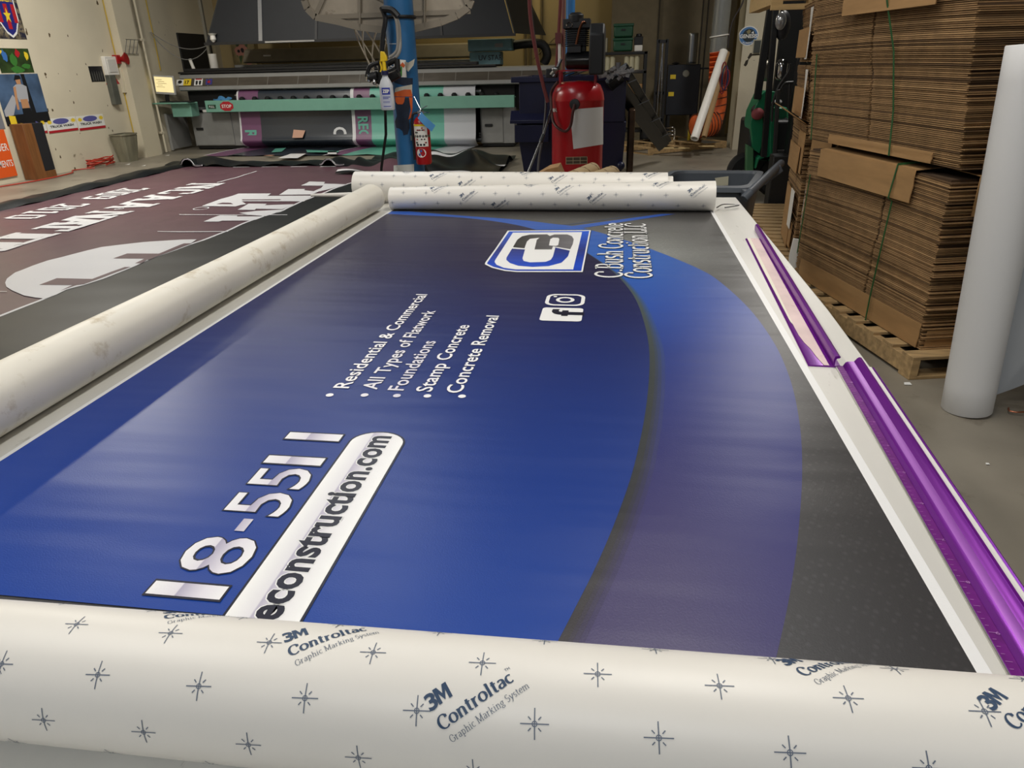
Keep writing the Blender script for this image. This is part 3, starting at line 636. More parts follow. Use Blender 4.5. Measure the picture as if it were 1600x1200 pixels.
# ================================================================ rolls of film
FILM = mat('film_liner', rgb(230, 226, 218), .42, var=.02, scale=3, bump=.003, bscale=25)
FILMW = mat('film_liner_worn', rgb(224, 219, 206), .46, var=.05, scale=4, dirt=(rgb(186, 172, 146), 9, .55, .14), bump=.03, bscale=5)
GINK = mat('liner_ink', rgb(98, 108, 124), .5); NINK = mat('liner_logo_ink', rgb(40, 66, 96), .5)
HOLE = mat('roll_inside', rgb(150, 128, 98), .8)
def mark_roll(g, p0, ax, u0, u1, rfn, star_u, star_v, vspan, logos, v_off=0.0, u_off=0.0, skew=-.017, stars=1.0):
    ax = Vector(ax).normalized(); b = ax.cross(Vector((0, 0, 1))).normalized(); up_ = b.cross(ax); p0 = Vector(p0)
    def P(u, v, lift=.0004):
        r = rfn(u); th = v / r; return p0 + ax * u + (r + lift) * (math.cos(th) * b + math.sin(th) * up_)
    row = 0; v = vspan[0] + v_off
    while v < vspan[1]:
        u = u0 + .02 + (star_u / 2 if row % 2 else 0) + u_off
        while u < u1 - .02:
            vv = v + skew * (u)
            for k in range(4):
                a = k * PI / 4 + .05; L_ = (.0125 if k % 2 == 0 else .008) * stars; w_ = .0005; c, s = math.cos(a), math.sin(a)
                for l0, l1 in ((.0045, 1.0), (-1.0, -.0045)) if k % 2 else ((-1.0, 1.0),):
                    A = (l0 * (L_ if abs(l0) == 1 else 1)); B = (l1 * (L_ if abs(l1) == 1 else 1))
                    ns = max(1, int((B - A) / .0035))
                    for q_ in range(ns):
                        a0 = A + (B - A) * q_ / ns; b0 = A + (B - A) * (q_ + 1) / ns
                        g.poly([P(u + c * a0 - s * w_, vv + s * a0 + c * w_), P(u + c * a0 + s * w_, vv + s * a0 - c * w_), P(u + c * b0 + s * w_, vv + s * b0 - c * w_), P(u + c * b0 - s * w_, vv + s * b0 + c * w_)], 1)
            vs, fs = ring([(.0026 * math.cos(a), .0026 * math.sin(a)) for a in [i * PI / 5 for i in range(10)]], [(.0018 * math.cos(a), .0018 * math.sin(a)) for a in [i * PI / 5 for i in range(10)]])
            g.add([P(u + p.x, vv + p.y, .0005) for p in vs], fs, 1)
            u += star_u
        v += star_v; row += 1
    rot = math.radians(38); c, s = math.cos(rot), math.sin(rot)
    def R_(vf): return [Vector((a.x * c - a.y * s, a.x * s + a.y * c, 0)) for a in vf[0]], vf[1]
    base = []
    x3 = fit(text2d('3', .03), .0095, .0195); base.append((cut(R_(([Vector((a.x, a.y + .019, 0)) for a in x3[0]], x3[1])), .006), 2))
    M3 = [(0, 0), (0, 1), (.3, 1), (.5, .5), (.7, 1), (1, 1), (1, 0), (.76, 0), (.76, .62), (.52, .1), (.48, .1), (.24, .62), (.24, 0)]; base.append((cut(R_(([Vector((.0095 + a * .0135, .019 + b * .0142, 0)) for a, b in M3], [list(range(13))])), .006), 2))
    vs, fs = serif('Controltac', .15, .06); k_ = .076 / sum(GL[ch][0] for ch in 'Controltac'); base.append((cut(R_(([a * k_ for a in vs], fs)), .006), 2))
    vs, fs = serif('Graphic Marking System', .08, .045); k_ = .082 / sum(GL[ch][0] for ch in 'Graphic Marking System'); base.append((cut(R_(([Vector((a.x * k_ + .002, a.y * k_ * 1.15 - .0125, 0)) for a in vs], fs)), .006), 1))
    x3 = fit(text2d('TM', 0, 1), .005, .004); base.append((R_(([Vector((a.x + .073, a.y + .0115, 0)) for a in x3[0]], x3[1])), 2))
    for (u, v) in logos:
        if u < u0 + .01 or u > u1 - .09: continue
        for (vs, fs), mi in base: g.add([P(u + a.x, v + a.y, .0005) for a in vs], fs, mi)
def roll_body(g, p0, ax, u0, u1, rfn, ri, n=72, k=40, ends=True):
    ax = Vector(ax).normalized(); p0 = Vector(p0)
    prof = [(ri, .03), (ri, 0), (rfn(u0) - .0015, 0)] + [(rfn(u0 + (u1 - u0) * i / k), (u1 - u0) * i / k) for i in range(k + 1)] + [(rfn(u1) - .0015, u1 - u0), (ri, u1 - u0), (ri, u1 - u0 - .03), (1e-7, u1 - u0 - .03)]
    prof = [(1e-7, .03)] + prof
    mis = [3, 3] + [0] * (len(prof) - 5) + [3, 3]
    g.lathe_open(prof, p0 + ax * u0, ax, n, mis)
    # wound edge lines: the loose outer lap
ax = Vector((1, 0, .02)).normalized(); R0 = .068
p0 = Vector((0, .472, T + R0 + .0205))
lg = [(-.80, .05), (-.645, .012), (-.439, .127), (-.287, .091), (-.133, .04), (.025, -.052), (.178, .115), (.331, .08), (.48, .03), (.62, -.03)]
t = G(); roll_body(t, p0, ax, -.97, .93, lambda u: R0, .03)
mark_roll(t, p0, ax, -.97, .93, lambda u: R0, .1045, .0475, (-.043, .17), lg, u_off=.0613)
tag(t.build('film_roll', [FILM, GINK, NINK, HOLE], weld=False), 'thick cream film roll with printed marks across the near end of the banner', 'roll')
# plain worn roll along the left edge
RL = .064; t = G(); roll_body(t, (-1.213, 0, T + RL + .001), (0, 1, 0), .62, 3.42, lambda u: RL + .004 * math.sin(u * 2.1) - .002, .028)
o = t.build('film_roll', [FILMW, GINK, NINK, HOLE], weld=False); tag(o, 'long plain cream roll with worn marks lying along the left edge of the table', 'roll')
# front far roll, tapering
def rf(u): return .0545 + (.0685 - .0545) * (u + 1.15) / 1.6
axf = Vector((1, 0, .0095)).normalized()
lg = [(-.9 + .154 * i, .04 - .045 * i + .165 * j) for i in range(-3, 14) for j in range(-3, 8)]
t = G(); roll_body(t, (0, 3.455, T + .0655), axf, -1.125, .443, rf, .024)
mark_roll(t, (0, 3.455, T + .0655), axf, -1.125, .443, rf, .115, .05, (-.03, .16), [(a, b) for a, b in lg if -.05 < b < .14], stars=.9)
tag(t.build('film_roll', [FILM, GINK, NINK, HOLE], weld=False), 'printed film roll across the far end of the banner, the front one of the pair', 'roll')
RB = .076; t = G(); pb = (0, 3.655, T + RB + .002); roll_body(t, pb, (1, 0, -.004), -1.375, .235, lambda u: RB - .004 * (u + 1.4) / 1.6, .026)
lg = [(-1.1 + .154 * i, .09 - .045 * i + .165 * j) for i in range(-3, 14) for j in range(-3, 8)]
mark_roll(t, pb, (1, 0, -.004), -1.375, .235, lambda u: RB - .004 * (u + 1.4) / 1.6, .115, .05, (.0, .17), [(a, b) for a, b in lg if -.02 < b < .15], u_off=.03, stars=.9)
t.hollow((.232, 3.655, T + .072), (.262, 3.655, T + .072), .06, .026, 24, 0)
tag(t.build('film_roll', [FILM, GINK, NINK, HOLE], weld=False), 'printed film roll at the far table end, behind the front one of the pair', 'roll')
# slim tube poking out to the left behind the rolls
g = G(); g.tube([(-1.7, 3.80, T + .012), (-1.2, 3.79, T + .02), (-.6, 3.76, T + .02)], [.008, .02, .02], 12); tag(g.build('slim_tube', FILM), 'slim cream tube poking out left beyond the far rolls', 'tube')
# small metal hook at the table corner
g = G(); g.tube(crom([(.46, 3.46, T + .015), (.5, 3.52, T + .02), (.57, 3.52, T + .016), (.5, 3.48, T + .012)], 5), .003, 6)
g.v = [Vector((v.x + .0, v.y, v.z)) for v in g.v]
tag(g.build('wire_hook', STEEL), 'small bent metal wire lying on the table corner beside the front far roll', 'hook')

# ================================================================ purple straightedges
PUR = mat('anodised_purple', rgb(124, 30, 156), .28, .5, var=.12, scale=5, stretch=(8, 1, 8), spec=.6)
PURD = mat('purple_scale', rgb(112, 20, 126), .42, .3, var=.25, scale=30)
PURL = mat('purple_flat', rgb(150, 80, 176), .36, .35, var=.08)
ALU = mat('bare_aluminium', rgb(196, 194, 190), .3, .8, var=.1, scale=10)
PINK = mat('masking_paper', rgb(222, 200, 196), .75, var=.12, scale=9, dirt=(rgb(190, 160, 150), 22, .62, .08)); CREAM = mat('cream_tape', rgb(232, 226, 208), .6)
def profile(g, prof, A, B, mi_of, sc=(1, 1)):
    """sweep a cross-section (across, up) from A to B; prof is a closed outline"""
    A = Vector(A); B = Vector(B); d = (B - A).normalized(); rt = d.cross(Vector((0, 0, 1))).normalized(); n = len(prof); o = len(g.v)
    for Q in (A, B):
        for x, z in prof: g.v.append(Q + rt * x * sc[0] + Vector((0, 0, z)))
    for i in range(n): g.f.append([o + i, o + (i + 1) % n, o + n + (i + 1) % n, o + n + i]); g.mi.append(mi_of(i))
    g.f.append([o + i for i in reversed(range(n))]); g.mi.append(0); g.f.append([o + n + i for i in range(n)]); g.mi.append(0)
# far one: flat base with masking paper, upright finger guard
t = thing('straightedge', (.5, 2.2, T), 'purple straightedge with a pinkish masked strip, the farther of the two on the table', 'straightedge', 'purple straightedges')
A = Vector((.449, 1.575, T)); B = Vector((.503, 2.87, T)); dr = (B - A).normalized()
g = G(); profile(g, [(0, 0), (.070, 0), (.070, .004), (.004, .004), (0, .002)], A, B, lambda i: 0); g.build('base', PUR, t)
g = G(); profile(g, [(.054, .0045), (.057, .0045), (.057, .018), (.060, .022), (.065, .023), (.067, .026), (.062, .029), (.055, .027), (.053, .020)], A, B + dr * .16, lambda i: 0); g.build('finger_guard', PUR, t)
g = G(); rt = dr.cross(Vector((0, 0, 1)))
def on(a, x, z=.0046): return A + (B - A) * a + rt * x + Vector((0, 0, z))
g.prism([on(.0, .034), on(.0, .045), on(1, .05), on(1, .01), on(.22, .011), on(.15, .012), on(.11, .016), on(.08, .023), on(.04, .027)], (0, 0, .0006)); g.build('masking_strip', PINK, t)
g = G(); g.prism([on(.23, .008), on(.21, .012), on(.5, .016), on(1, .018), on(1, .006), on(.6, .006)], (0, 0, .0012)); g.build('tape_edge', CREAM, t)
# near one: engraved scale lip, broad flat, tall ridge
t = thing('straightedge', (.5, 1.1, T), 'long purple straightedge with an engraved scale, the nearer of two on the table', 'straightedge', 'purple straightedges')
A = Vector((.455, .45, T)); B = Vector((.512, 1.575, T)); dr = (B - A).normalized(); rt = dr.cross(Vector((0, 0, 1)))
g = G(); profile(g, [(-.003, 0), (.054, 0), (.054, .004), (-.001, .004)], A, B, lambda i: 1 if i == 2 else 0); g.build('base', [PUR, PURD], t)
g = G(); profile(g, [(.0125, .0045), (.050, .0045), (.051, .022), (.048, .027), (.043, .0275), (.039, .024), (.036, .019), (.034, .0165), (.021, .0155), (.0165, .013)], A, B, lambda i: 2 if i == 7 else 0); g.build('guard_channel', [PUR, PURD, PURL], t, smooth=25)
g = G()
for k in range(96):
    a = k / 96; Lk_ = .011 if k % 8 == 0 else (.008 if k % 4 == 0 else .0045)
    P0 = A + (B - A) * a + Vector((0, 0, .0046)); g.poly([P0, P0 + rt * Lk_, P0 + rt * Lk_ + dr * .0007, P0 + dr * .0007])
for k in range(12):
    P0 = A + (B - A) * (k / 12 + .002) + Vector((0, 0, .0048)); v = fit(text2d(str(12 - k)), .005 if k > 2 else .008, .007)
    put(g, v, lambda x, y: P0 + rt * (.0125 - x) * 1.0 + dr * (-y), 0)
g.build('engraved_scale', mat('engraving', rgb(176, 120, 184), .4), t, smooth=0)
g = G(); P0 = A - rt * .004; profile(g, [(-.004, 0), (-.0005, 0), (-.0005, .003), (-.004, .003)], A, B, lambda i: 0); g.build('bare_edge', ALU, t)
# thin bare aluminium straightedge at the rim
t = thing('aluminium_ruler', (.56, 1.1, T), 'narrow pale metal ruler lying between the long purple straightedge and the table rim', 'ruler')
A = Vector((.513, .45, T)); B = Vector((.57, 1.57, T))
g = G(); profile(g, [(0, 0), (.015, 0), (.015, .005), (.013, .006), (.001, .006), (0, .005)], A, B, lambda i: 1 if i in (2, 3) else 0); g.build('body', [PURD, mat('pale_ruler', rgb(234, 231, 226), .35)], t, smooth=20)
g = G(); profile(g, [(.0155, 0), (.021, 0), (.021, .004), (.018, .006), (.0155, .004)], A, B, lambda i: 0); g.build('purple_edge', PUR, t, smooth=20)
# ================================================================ banner on the floor
MAR = mat('maroon_vinyl', rgb(98, 70, 80), .36, var=.1, scale=2, bump=.02, bscale=3, stretch=(3, 1, 1), spec=.45)
MBK = mat('black_vinyl', rgb(20, 24, 27), .42, var=.1, scale=2, bump=.02, bscale=4, stretch=(1, 2.5, 1), spec=.32)
VW = mat('white_print', rgb(226, 226, 230), .4, bump=.015, bscale=5)
def zf(x, y): return .012 + .004 * math.sin(y * 5 + x) + .0015 * math.sin(y * 13 - x * 3)
g = G()
def F(x, y, l=0): return Vector((x, y, zf(x, y) + .0015 * l))
X0, X1, Y0, Y1 = -7.9, -3.9, 2.2, 12.4
g.grid(lambda u, v: F(X0 + (X1 - X0) * u, Y0 + (Y1 - Y0) * v), 40, 120, 0)
EDGE = sorted([tuple(onz(a, b, .014).yx) for a, b in ((0, 494), (69, 468), (97.5, 455.6), (116, 450), (161, 433), (204, 416), (231, 407), (280, 389.7), (357, 360.6), (392.5, 345.6), (415, 337), (426, 333), (439, 330.6), (490, 307.7), (550, 285.6), (615, 260))])
def xe(y):
    if y <= EDGE[0][0]: return EDGE[0][1]
    for (ya, xa), (yb, xb) in zip(EDGE[:-1], EDGE[1:]):
        if y <= yb: return xa + (xb - xa) * (y - ya) / max(1e-6, yb - ya)
    return EDGE[-1][1]
g.grid(lambda u, v: F(xe(Y0 + (Y1 - Y0) * v) + (-1.9 - xe(Y0 + (Y1 - Y0) * v)) * u, Y0 + (Y1 - Y0) * v, 2), 14, 120, 1)
g.grid(lambda u, v: F(xe(Y0 + (Y1 - Y0) * v) - .03 + .035 * u, Y0 + (Y1 - Y0) * v, 3), 1, 120, 2)
# folded flap along the left side and far side
def flap(u, v):
    y = Y0 + (Y1 + .35 - Y0) * v; w_ = .35 + .2 * v + .03 * math.sin(y * 3); x = -7.86 - w_ * u
    return Vector((x, y, .02 + .055 * math.sin(PI * min(1, u * 1.1) ** .6) * (1 + .25 * math.sin(y * 4)) + .01 * math.sin(y * 9)))
g.grid(flap, 8, 90, 1)
def far(u, v):
    x = -8.3 + 6.4 * u; y = 12.35 + .65 * v + .05 * math.sin(x * 3); h = .035 + .01 * math.sin(x * 2.3) + .03 * math.exp(-((x + 7.6) * 4) ** 2) * 2 + .04 * math.exp(-((x + 5.05) * 7) ** 2)
    return Vector((x, y, .02 + h * math.sin(PI * v) * 1.3 + .02 * (1 - v) * (math.sin(x * 11) + 1)))
g.grid(far, 110, 10, 1)
for a, b in ((-7.75, .12), (-5.05, .1)):   # raised white-edged folds
    pts = [Vector((a - .22 + .44 * i / 12, 12.3 + .04 * math.cos(i), .04 + b * math.exp(-((i - 4.5) / 2.6) ** 2))) for i in range(13)]
    g.grid(lambda u, v: pts[int(u * 12)] + Vector((0, -.03 * (1 - v) + .45 * v, .015 - .06 * v)), 12, 4, 1); g.tube(pts, .014, 5, 2)
# slab-serif block letters on a 5x7 grid
BL = {'N': [(0, 0, 1.6, .9), (0, 6.1, 1.6, 7), (.4, 0, 1.2, 7), (3.8, 0, 4.6, 7), (3.4, 6.1, 5, 7), ('d', .9, 7, 3.9, 0, 1.1)],
      'C': [(.4, 1, 1.4, 6), (1, 0, 4, 1), (1, 6, 4, 7), (3.6, 4.6, 4.6, 6.4), (3.6, .6, 4.6, 2.2)],
      'A': [(0, 0, 1.7, .9), (3.3, 0, 5, .9), ('d', .4, .5, 1.9, 7, 1.1), ('d', 3.5, .5, 2, 7, 1.1), (1.2, 2, 3.8, 2.9), (1.3, 6.2, 3.6, 7)],
      'T': [(0, 6, 5, 7), (0, 4.8, .8, 6.4), (4.2, 4.8, 5, 6.4), (2, 0, 3, 7), (1.3, 0, 3.7, .9)],
      'I': [(1.5, 0, 3.5, .9), (1.5, 6.1, 3.5, 7), (2, 0, 3, 7)], 'O': [(.4, 1, 1.4, 6), (3.6, 1, 4.6, 6), (1, 0, 4, 1), (1, 6, 4, 7)],
      '2': [(.4, 5, 1.4, 6.4), (1, 6, 4, 7), (3.4, 3.4, 4.4, 6.4), ('d', .5, 0, 3.6, 3.6, 1.1), (.4, 0, 4.6, 1)],
      '0': [(.4, .7, 1.4, 6.3), (3.6, .7, 4.6, 6.3), (.9, 0, 4.1, 1), (.9, 6, 4.1, 7)],
      '1': [(2, 0, 3, 7), (1.2, 0, 3.8, .9), (1.2, 5.4, 2.4, 6.4)], '9': [(.4, 3, 1.4, 6.4), (3.6, .8, 4.6, 6.4), (.9, 6, 4.1, 7), (.9, 2.8, 4.1, 3.7), (.6, 0, 4.1, 1)]}
def block(ch, xb, ys, wd_, h):   # letter foot at x=xb, top at xb+h, advancing towards -Y
    for it in BL[ch]:
        if it[0] == 'd':
            _, a, b, c, d, w_ = it; w_ = 1.5; P = [(a, b), (a + w_, b), (c + w_, d), (c, d)]
            if (c - a) < 0: P = [(a, b), (a + w_, b), (c + w_, d), (c, d)]
        else: a, b, c, d = it; a -= .22; c += .22; P = [(a, b), (c, b), (c, d), (a, d)]
        v = [(ys - px / 5 * wd_, xb + py / 7 * h) for px, py in P]; n_ = 5
        # split along the height so it follows the waves
        for i in range(n_):
            a0 = [v[0][k] + (v[3][k] - v[0][k]) * i / n_ for k in (0, 1)]; a1 = [v[0][k] + (v[3][k] - v[0][k]) * (i + 1) / n_ for k in (0, 1)]
            b0 = [v[1][k] + (v[2][k] - v[1][k]) * i / n_ for k in (0, 1)]; b1 = [v[1][k] + (v[2][k] - v[1][k]) * (i + 1) / n_ for k in (0, 1)]
            g.poly([F(p[1], p[0], 4) for p in (a0, b0, b1, a1)], 2)
for ch, ys in (('N', 10.35), ('C', 9.83), ('A', 9.3), ('A', 8.78), ('N', 8.12), ('A', 7.72), ('T', 7.4), ('I', 6.98), ('O', 6.72), ('N', 6.3), ('A', 5.8)): block(ch, -6.56, ys, .46 if ch not in 'T' else .42, .56)
for ch, ys in zip('2009', (9.95, 9.72, 9.48, 9.2)): block(ch, -7.42, ys, .23, .45)
for ch, ys in zip('2010', (8.65, 8.38, 8.12, 7.86)): block(ch, -7.42, ys, .25, .45)
vf = ring([(.07 * math.cos(a * PI / 8), .05 * math.sin(a * PI / 8)) for a in range(16)], [(.055 * math.cos(a * PI / 8), .038 * math.sin(a * PI / 8)) for a in range(16)])
put(g, vf, lambda x, y: F(-6.32 + y, 8.28 + x, 4), 2); put(g, fit(text2d('R'), .05, .06), lambda x, y: F(-6.34 + y, 8.3 - x, 4), 2)
def tr(pts, l=4, mi=2, o=(280, 250), s=5.333):
    P = [onz(o[0] + x / s, o[1] + y / s, .014) for x, y in pts]
    vs, fs = cut(cut((([Vector((p.x, p.y, 0)) for p in P]), [list(range(len(P)))]), .25, 0), .12, 1)
    g.add([F(v.x, v.y, l) for v in vs], fs, mi)
# monogram with a tall T flanked by letters (traced outlines)
tr([(190, 385), (330, 335), (400, 315), (495, 280), (765, 278), (735, 300), (1120, 298), (1095, 310), (1040, 350), (520, 348), (560, 372), (515, 378), (470, 388)])
tr([(310, 372), (360, 360), (430, 362), (450, 373)], 5, 0); tr([(520, 333), (850, 330), (840, 338), (530, 340)], 5, 0)
tr([(485, 415), (580, 368), (730, 370), (715, 380), (955, 372), (930, 388), (860, 412), (640, 408), (630, 418)])
tr([(500, 440), (640, 425), (870, 415), (790, 445), (720, 470), (590, 458)])
tr([(203, 518), (340, 462), (488, 464), (480, 474), (712, 472), (640, 500), (590, 508), (360, 510), (330, 518)])
tr([(830, 290), (910, 245), (1050, 245), (1040, 255), (1120, 262), (1180, 240), (1200, 218), (1015, 218), (1085, 180), (1215, 182), (1205, 198), (1390, 205), (1330, 230), (1300, 235), (1240, 250), (1160, 265), (1100, 288)])
vf2 = ring([(.1 * math.cos(a * PI / 8), .05 * math.sin(a * PI / 8)) for a in range(16)], [(.085 * math.cos(a * PI / 8), .038 * math.sin(a * PI / 8)) for a in range(16)])
c = onz(314, 325.5, .014); put(g, vf2, lambda x, y: F(c.x + x, c.y + y * 2, 4), 2)
# big ball with slab corners
def tb(pts, l=4, mi=2): tr(pts, l, mi, (0, 360), 5.333)
tb([(45, 440), (60, 410), (130, 355), (260, 300), (400, 250), (600, 200), (850, 145), (1200, 100), (1500, 78), (1640, 74), (1590, 112), (1420, 180), (1200, 262), (1040, 335), (860, 408), (700, 465), (560, 500), (470, 540), (380, 570), (300, 562), (200, 545), (100, 505), (55, 475)])
tb([(330, 462), (475, 405), (770, 410), (700, 440), (640, 466)], 5, 0); tb([(770, 410), (1040, 305), (1090, 305), (700, 458), (640, 466), (600, 480), (540, 500), (505, 512), (615, 462)], 5, 0)
tb([(945, 237), (1060, 197), (1330, 200), (1240, 240), (1180, 275), (1125, 275), (1205, 240)], 5, 0); tb([(1330, 198), (1535, 114), (1600, 114), (1240, 250), (1200, 240)], 5, 0)
# thin white hem lines across
for (a, b) in (((0, 457), (900, 458)),): tr([(-0, 455), (900, 455), (900, 459), (0, 459)], 4)
tr([(0, 594), (410, 594), (405, 599), (0, 599)]); tr([(-180, 593), (0, 594), (0, 599), (-180, 596)])
tr([(310, 190), (320, 192), (650, 98), (640, 97)])
tb([(0, 512), (60, 513), (60, 516), (0, 516)])
for k in range(9):
    x = -6.9 + k * .55; g.poly([F(x, 12.25, 5), F(x + .3, 12.28, 5), F(x + .3, 12.31, 5), F(x, 12.3, 5)], 2)
tag(g.build('banner', [MAR, MBK, VW], weld=False, smooth=60), 'huge maroon and black banner with white lettering spread on the floor by the table', 'banner')
# crumpled end of another banner beyond the pole
g = G(); random.seed(3)
def crum(u, v):
    a = onz(650 + 145 * u, 262 - 4 * v, 0); x = -4.6 + 2.7 * u; y = 11.3 + 2.6 * v - .5 * u
    h = .2 * math.sin(PI * v) * (.25 + u) * (1 - .8 * max(0, u - .8) * 5) + .05 * math.sin(u * 23 + v * 5) * math.sin(PI * v) + .04 * math.sin(v * 17 + u * 9)
    return Vector((x, y, max(.012, .03 + h)))
g.grid(crum, 48, 34, 0, mf=lambda u, v: 1 if .02 < v < .07 or (.45 < v < .49 and u > .4) else (2 if .05 < v < .3 and u < .5 else 0))
tag(g.build('crumpled_banner', [MBK, VW, MAR], smooth=50), 'crumpled black vinyl banner end heaped on the floor right of the blue pole', 'banner')
# ================================================================ wide format printer
PGR = mat('printer_grey', rgb(150, 150, 148), .45, var=.08, scale=3); PDK = mat('printer_dark', rgb(34, 34, 36), .5, var=.1)
PGL = mat('printer_window', rgb(86, 80, 72), .25, var=.25, scale=2, stretch=(1, 1, 4)); TEAL = mat('printer_green', rgb(120, 172, 154), .45, var=.05)
t = thing('wide_format_printer', (-5.6, 15.9, 0), 'very wide grey printer with a green front rail printing a striped banner', 'printer')
y = 15.3; x0, x1 = -9.5, -1.35
g = G()   # head housing: sloped glass front between two grey bands
pr = [(0, 1.22), (-.05, 1.24), (-.05, 1.31), (.05, 1.47), (.05, 1.54), (.12, 1.56), (1.25, 1.56), (1.25, 1.22)]
def sweep(g, prof, xa, xb, yb, mi_of):
    n = len(prof); o = len(g.v)
    for x in (xa, xb):
        for a, z in prof: g.v.append(Vector((x, yb + a, z)))
    for i in range(n): g.f.append([o + i, o + (i + 1) % n, o + n + (i + 1) % n, o + n + i]); g.mi.append(mi_of(i))
    g.f.append([o + i for i in reversed(range(n))]); g.mi.append(0); g.f.append([o + n + i for i in range(n)]); g.mi.append(0)
sweep(g, pr, x0, x1, y, lambda i: {2: 1, 5: 2, 6: 2}.get(i, 0)); g.build('head_housing', [PGR, PGL, PDK], t, smooth=20)
g = G()
for k in range(1, 12): xx = x0 + (x1 - x0) * k / 12; g.box((xx - .012, y - .055, 1.31), (xx + .012, y - .045, 1.33)); g.add([(xx - .01, y - .056, 1.31), (xx + .01, y - .056, 1.31), (xx + .01, y + .044, 1.47), (xx - .01, y + .044, 1.47)], [(0, 1, 2, 3)])
g.build('window_mullion', mat('mullion', rgb(104, 100, 92), .5), t)
g = G(); g.box((x0, y + .02, 1.56), (x1 - 1.2, y + .9, 1.6)); g.box((x0 + .1, y + .1, 1.6), (x1 - 1.6, y + .3, 1.66)); g.build('top_cover', PDK, t, bev=.01)
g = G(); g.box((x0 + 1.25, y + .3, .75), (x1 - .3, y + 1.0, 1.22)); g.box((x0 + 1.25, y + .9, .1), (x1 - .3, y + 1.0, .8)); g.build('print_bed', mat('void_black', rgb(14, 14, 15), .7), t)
for nm, xa, xb in (('left', -9.42, -7.98), ('right', -2.92, -2.2)):
    g = G(); g.box((xa, y + .05, .08), (xb, y + .9, .78)); g.box((xa + .02, y + .1, .02), (xb - .02, y + .85, .08), 1); g.build('end_cabinet', [mat('cabinet_grey', rgb(142, 142, 140), .5, var=.08), PDK], t, bev=.01)
    g = G(); g.box((xa + .03, y + .03, .1), (xa + (xb - xa) * .66, y + .05, .77)); d = g.build('cabinet_door', MATS['cabinet_grey'], t, bev=.004)
    g = G(); g.box((xa + .1, y + .0, .42), (xa + .26, y + .03, .47)); g.build('door_handle', BLACK, d, bev=.005)
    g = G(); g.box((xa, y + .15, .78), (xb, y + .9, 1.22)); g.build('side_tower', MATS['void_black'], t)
g = G()   # open side door at the far left
g.box((-9.86, y - .2, .04), (-9.83, y + .55, .76)); g.box((-9.88, y - .22, .02), (-9.82, y - .18, .78)); g.build('open_side_door', PGR, t, bev=.004)
g = G(); g.box((-8.82, y - .3, .8), (-2.15, y - .2, 1.03)); g.box((-8.82, y - .2, .98), (-2.15, y - .05, 1.0)); g.build('front_rail', TEAL, t, bev=.006)
for sx in (-8.6, -2.4):
    g = G(); g.box((sx - .05, y - .2, .84), (sx + .05, y + .1, .96)); g.build('rail_bracket', PDK, t)
for k in range(20):
    xx = -8.05 + k * .29; g = G(); g.lathe([(.05, 0), (.06, .03), (.06, .06), (.03, .09)], (xx, y - .12, 1.0), (0, 0, 1), 10); g.build('pinch_knob', BLACK, t)
g = G(); g.prism([(-8.33 + .16 * math.cos(a * PI / 4 + PI / 8), y - .302, .915 + .1 * math.sin(a * PI / 4 + PI / 8)) for a in range(8)], (0, -.004, 0), 0)
put(g, fit(text2d('STOP', .02), .22, .09), lambda a, b: Vector((-8.44 + a, y - .309, .885 + b)), 1); g.build('stop_sticker', [RED, PW], t, smooth=0)
g = G(); g.box((-8.76, y - .305, .87), (-8.58, y - .3, .95), 0); put(g, fit(text2d('PULL', .01), .12, .06), lambda a, b: Vector((-8.73 + a, y - .308, .89 + b)), 1); g.build('pull_sticker', [mat('dark_green', rgb(24, 62, 44), .5), PW], t, smooth=0)
# operator shelf
g = G(); g.prism([(-10.0 + .12, y - .55, .985), (-9.1, y - .55, .985), (-8.98, y - .3, .985), (-9.3, y - .05, .985), (-9.8, y - .05, .985)], (0, 0, .03)); g.build('operator_shelf', TEAL, t, bev=.01)
g = G(); g.box((-9.55, y - .4, .72), (-9.1, y - .1, .985)); g.build('shelf_box', TEAL, t, bev=.01)
# small stickers on the housing
def hs(px0, px1, z0, z1, m, nm, inner=None):
    a = ony(px0, 130, y - .0).x; b = ony(px1, 130, y).x; g = G()
    f = lambda u, v: Vector((a + (b - a) * u, y - .05 + .1 * ((z0 + (z1 - z0) * v) - 1.31) / .16 - .006, z0 + (z1 - z0) * v))
    g.poly([f(0, 0), f(1, 0), f(1, 1), f(0, 1)]); ms = [m]
    if inner: inner(g, f); ms += [PK, RED, YEL]
    g.build(nm, ms, t, smooth=0)
hs(256, 271, 1.335, 1.45, mat('flag_print', rgb(170, 80, 40), .5, var=.8, scale=5), 'flag_sticker')
hs(276, 287, 1.335, 1.45, PW, 'round_sticker', lambda g, f: g.poly([f(.5 + .3 * math.cos(a), .6 + .3 * math.sin(a)) + Vector((0, -.002, 0)) for a in [k * PI / 5 for k in range(10)]], 1))
hs(287, 299, 1.335, 1.46, YEL, 'number_sticker', lambda g, f: put(g, fit(text2d('17', .03), .55, .7), lambda a, b: f(.2 + a, .25 + b) + Vector((0, -.002, 0)), 1))
hs(304, 317, 1.33, 1.46, PW, 'person_sticker', lambda g, f: [g.poly([f(.1, .85) + Vector((0, -.002, 0)), f(.9, .85) + Vector((0, -.002, 0)), f(.9, 1) + Vector((0, -.002, 0)), f(.1, 1) + Vector((0, -.002, 0))], 2)] + [g.poly([f(u - .1, .1) + Vector((0, -.002, 0)), f(u + .1, .1) + Vector((0, -.002, 0)), f(u + .14, .6) + Vector((0, -.002, 0)), f(u, .75) + Vector((0, -.002, 0)), f(u - .14, .6) + Vector((0, -.002, 0))], 1) for u in (.3, .7)])
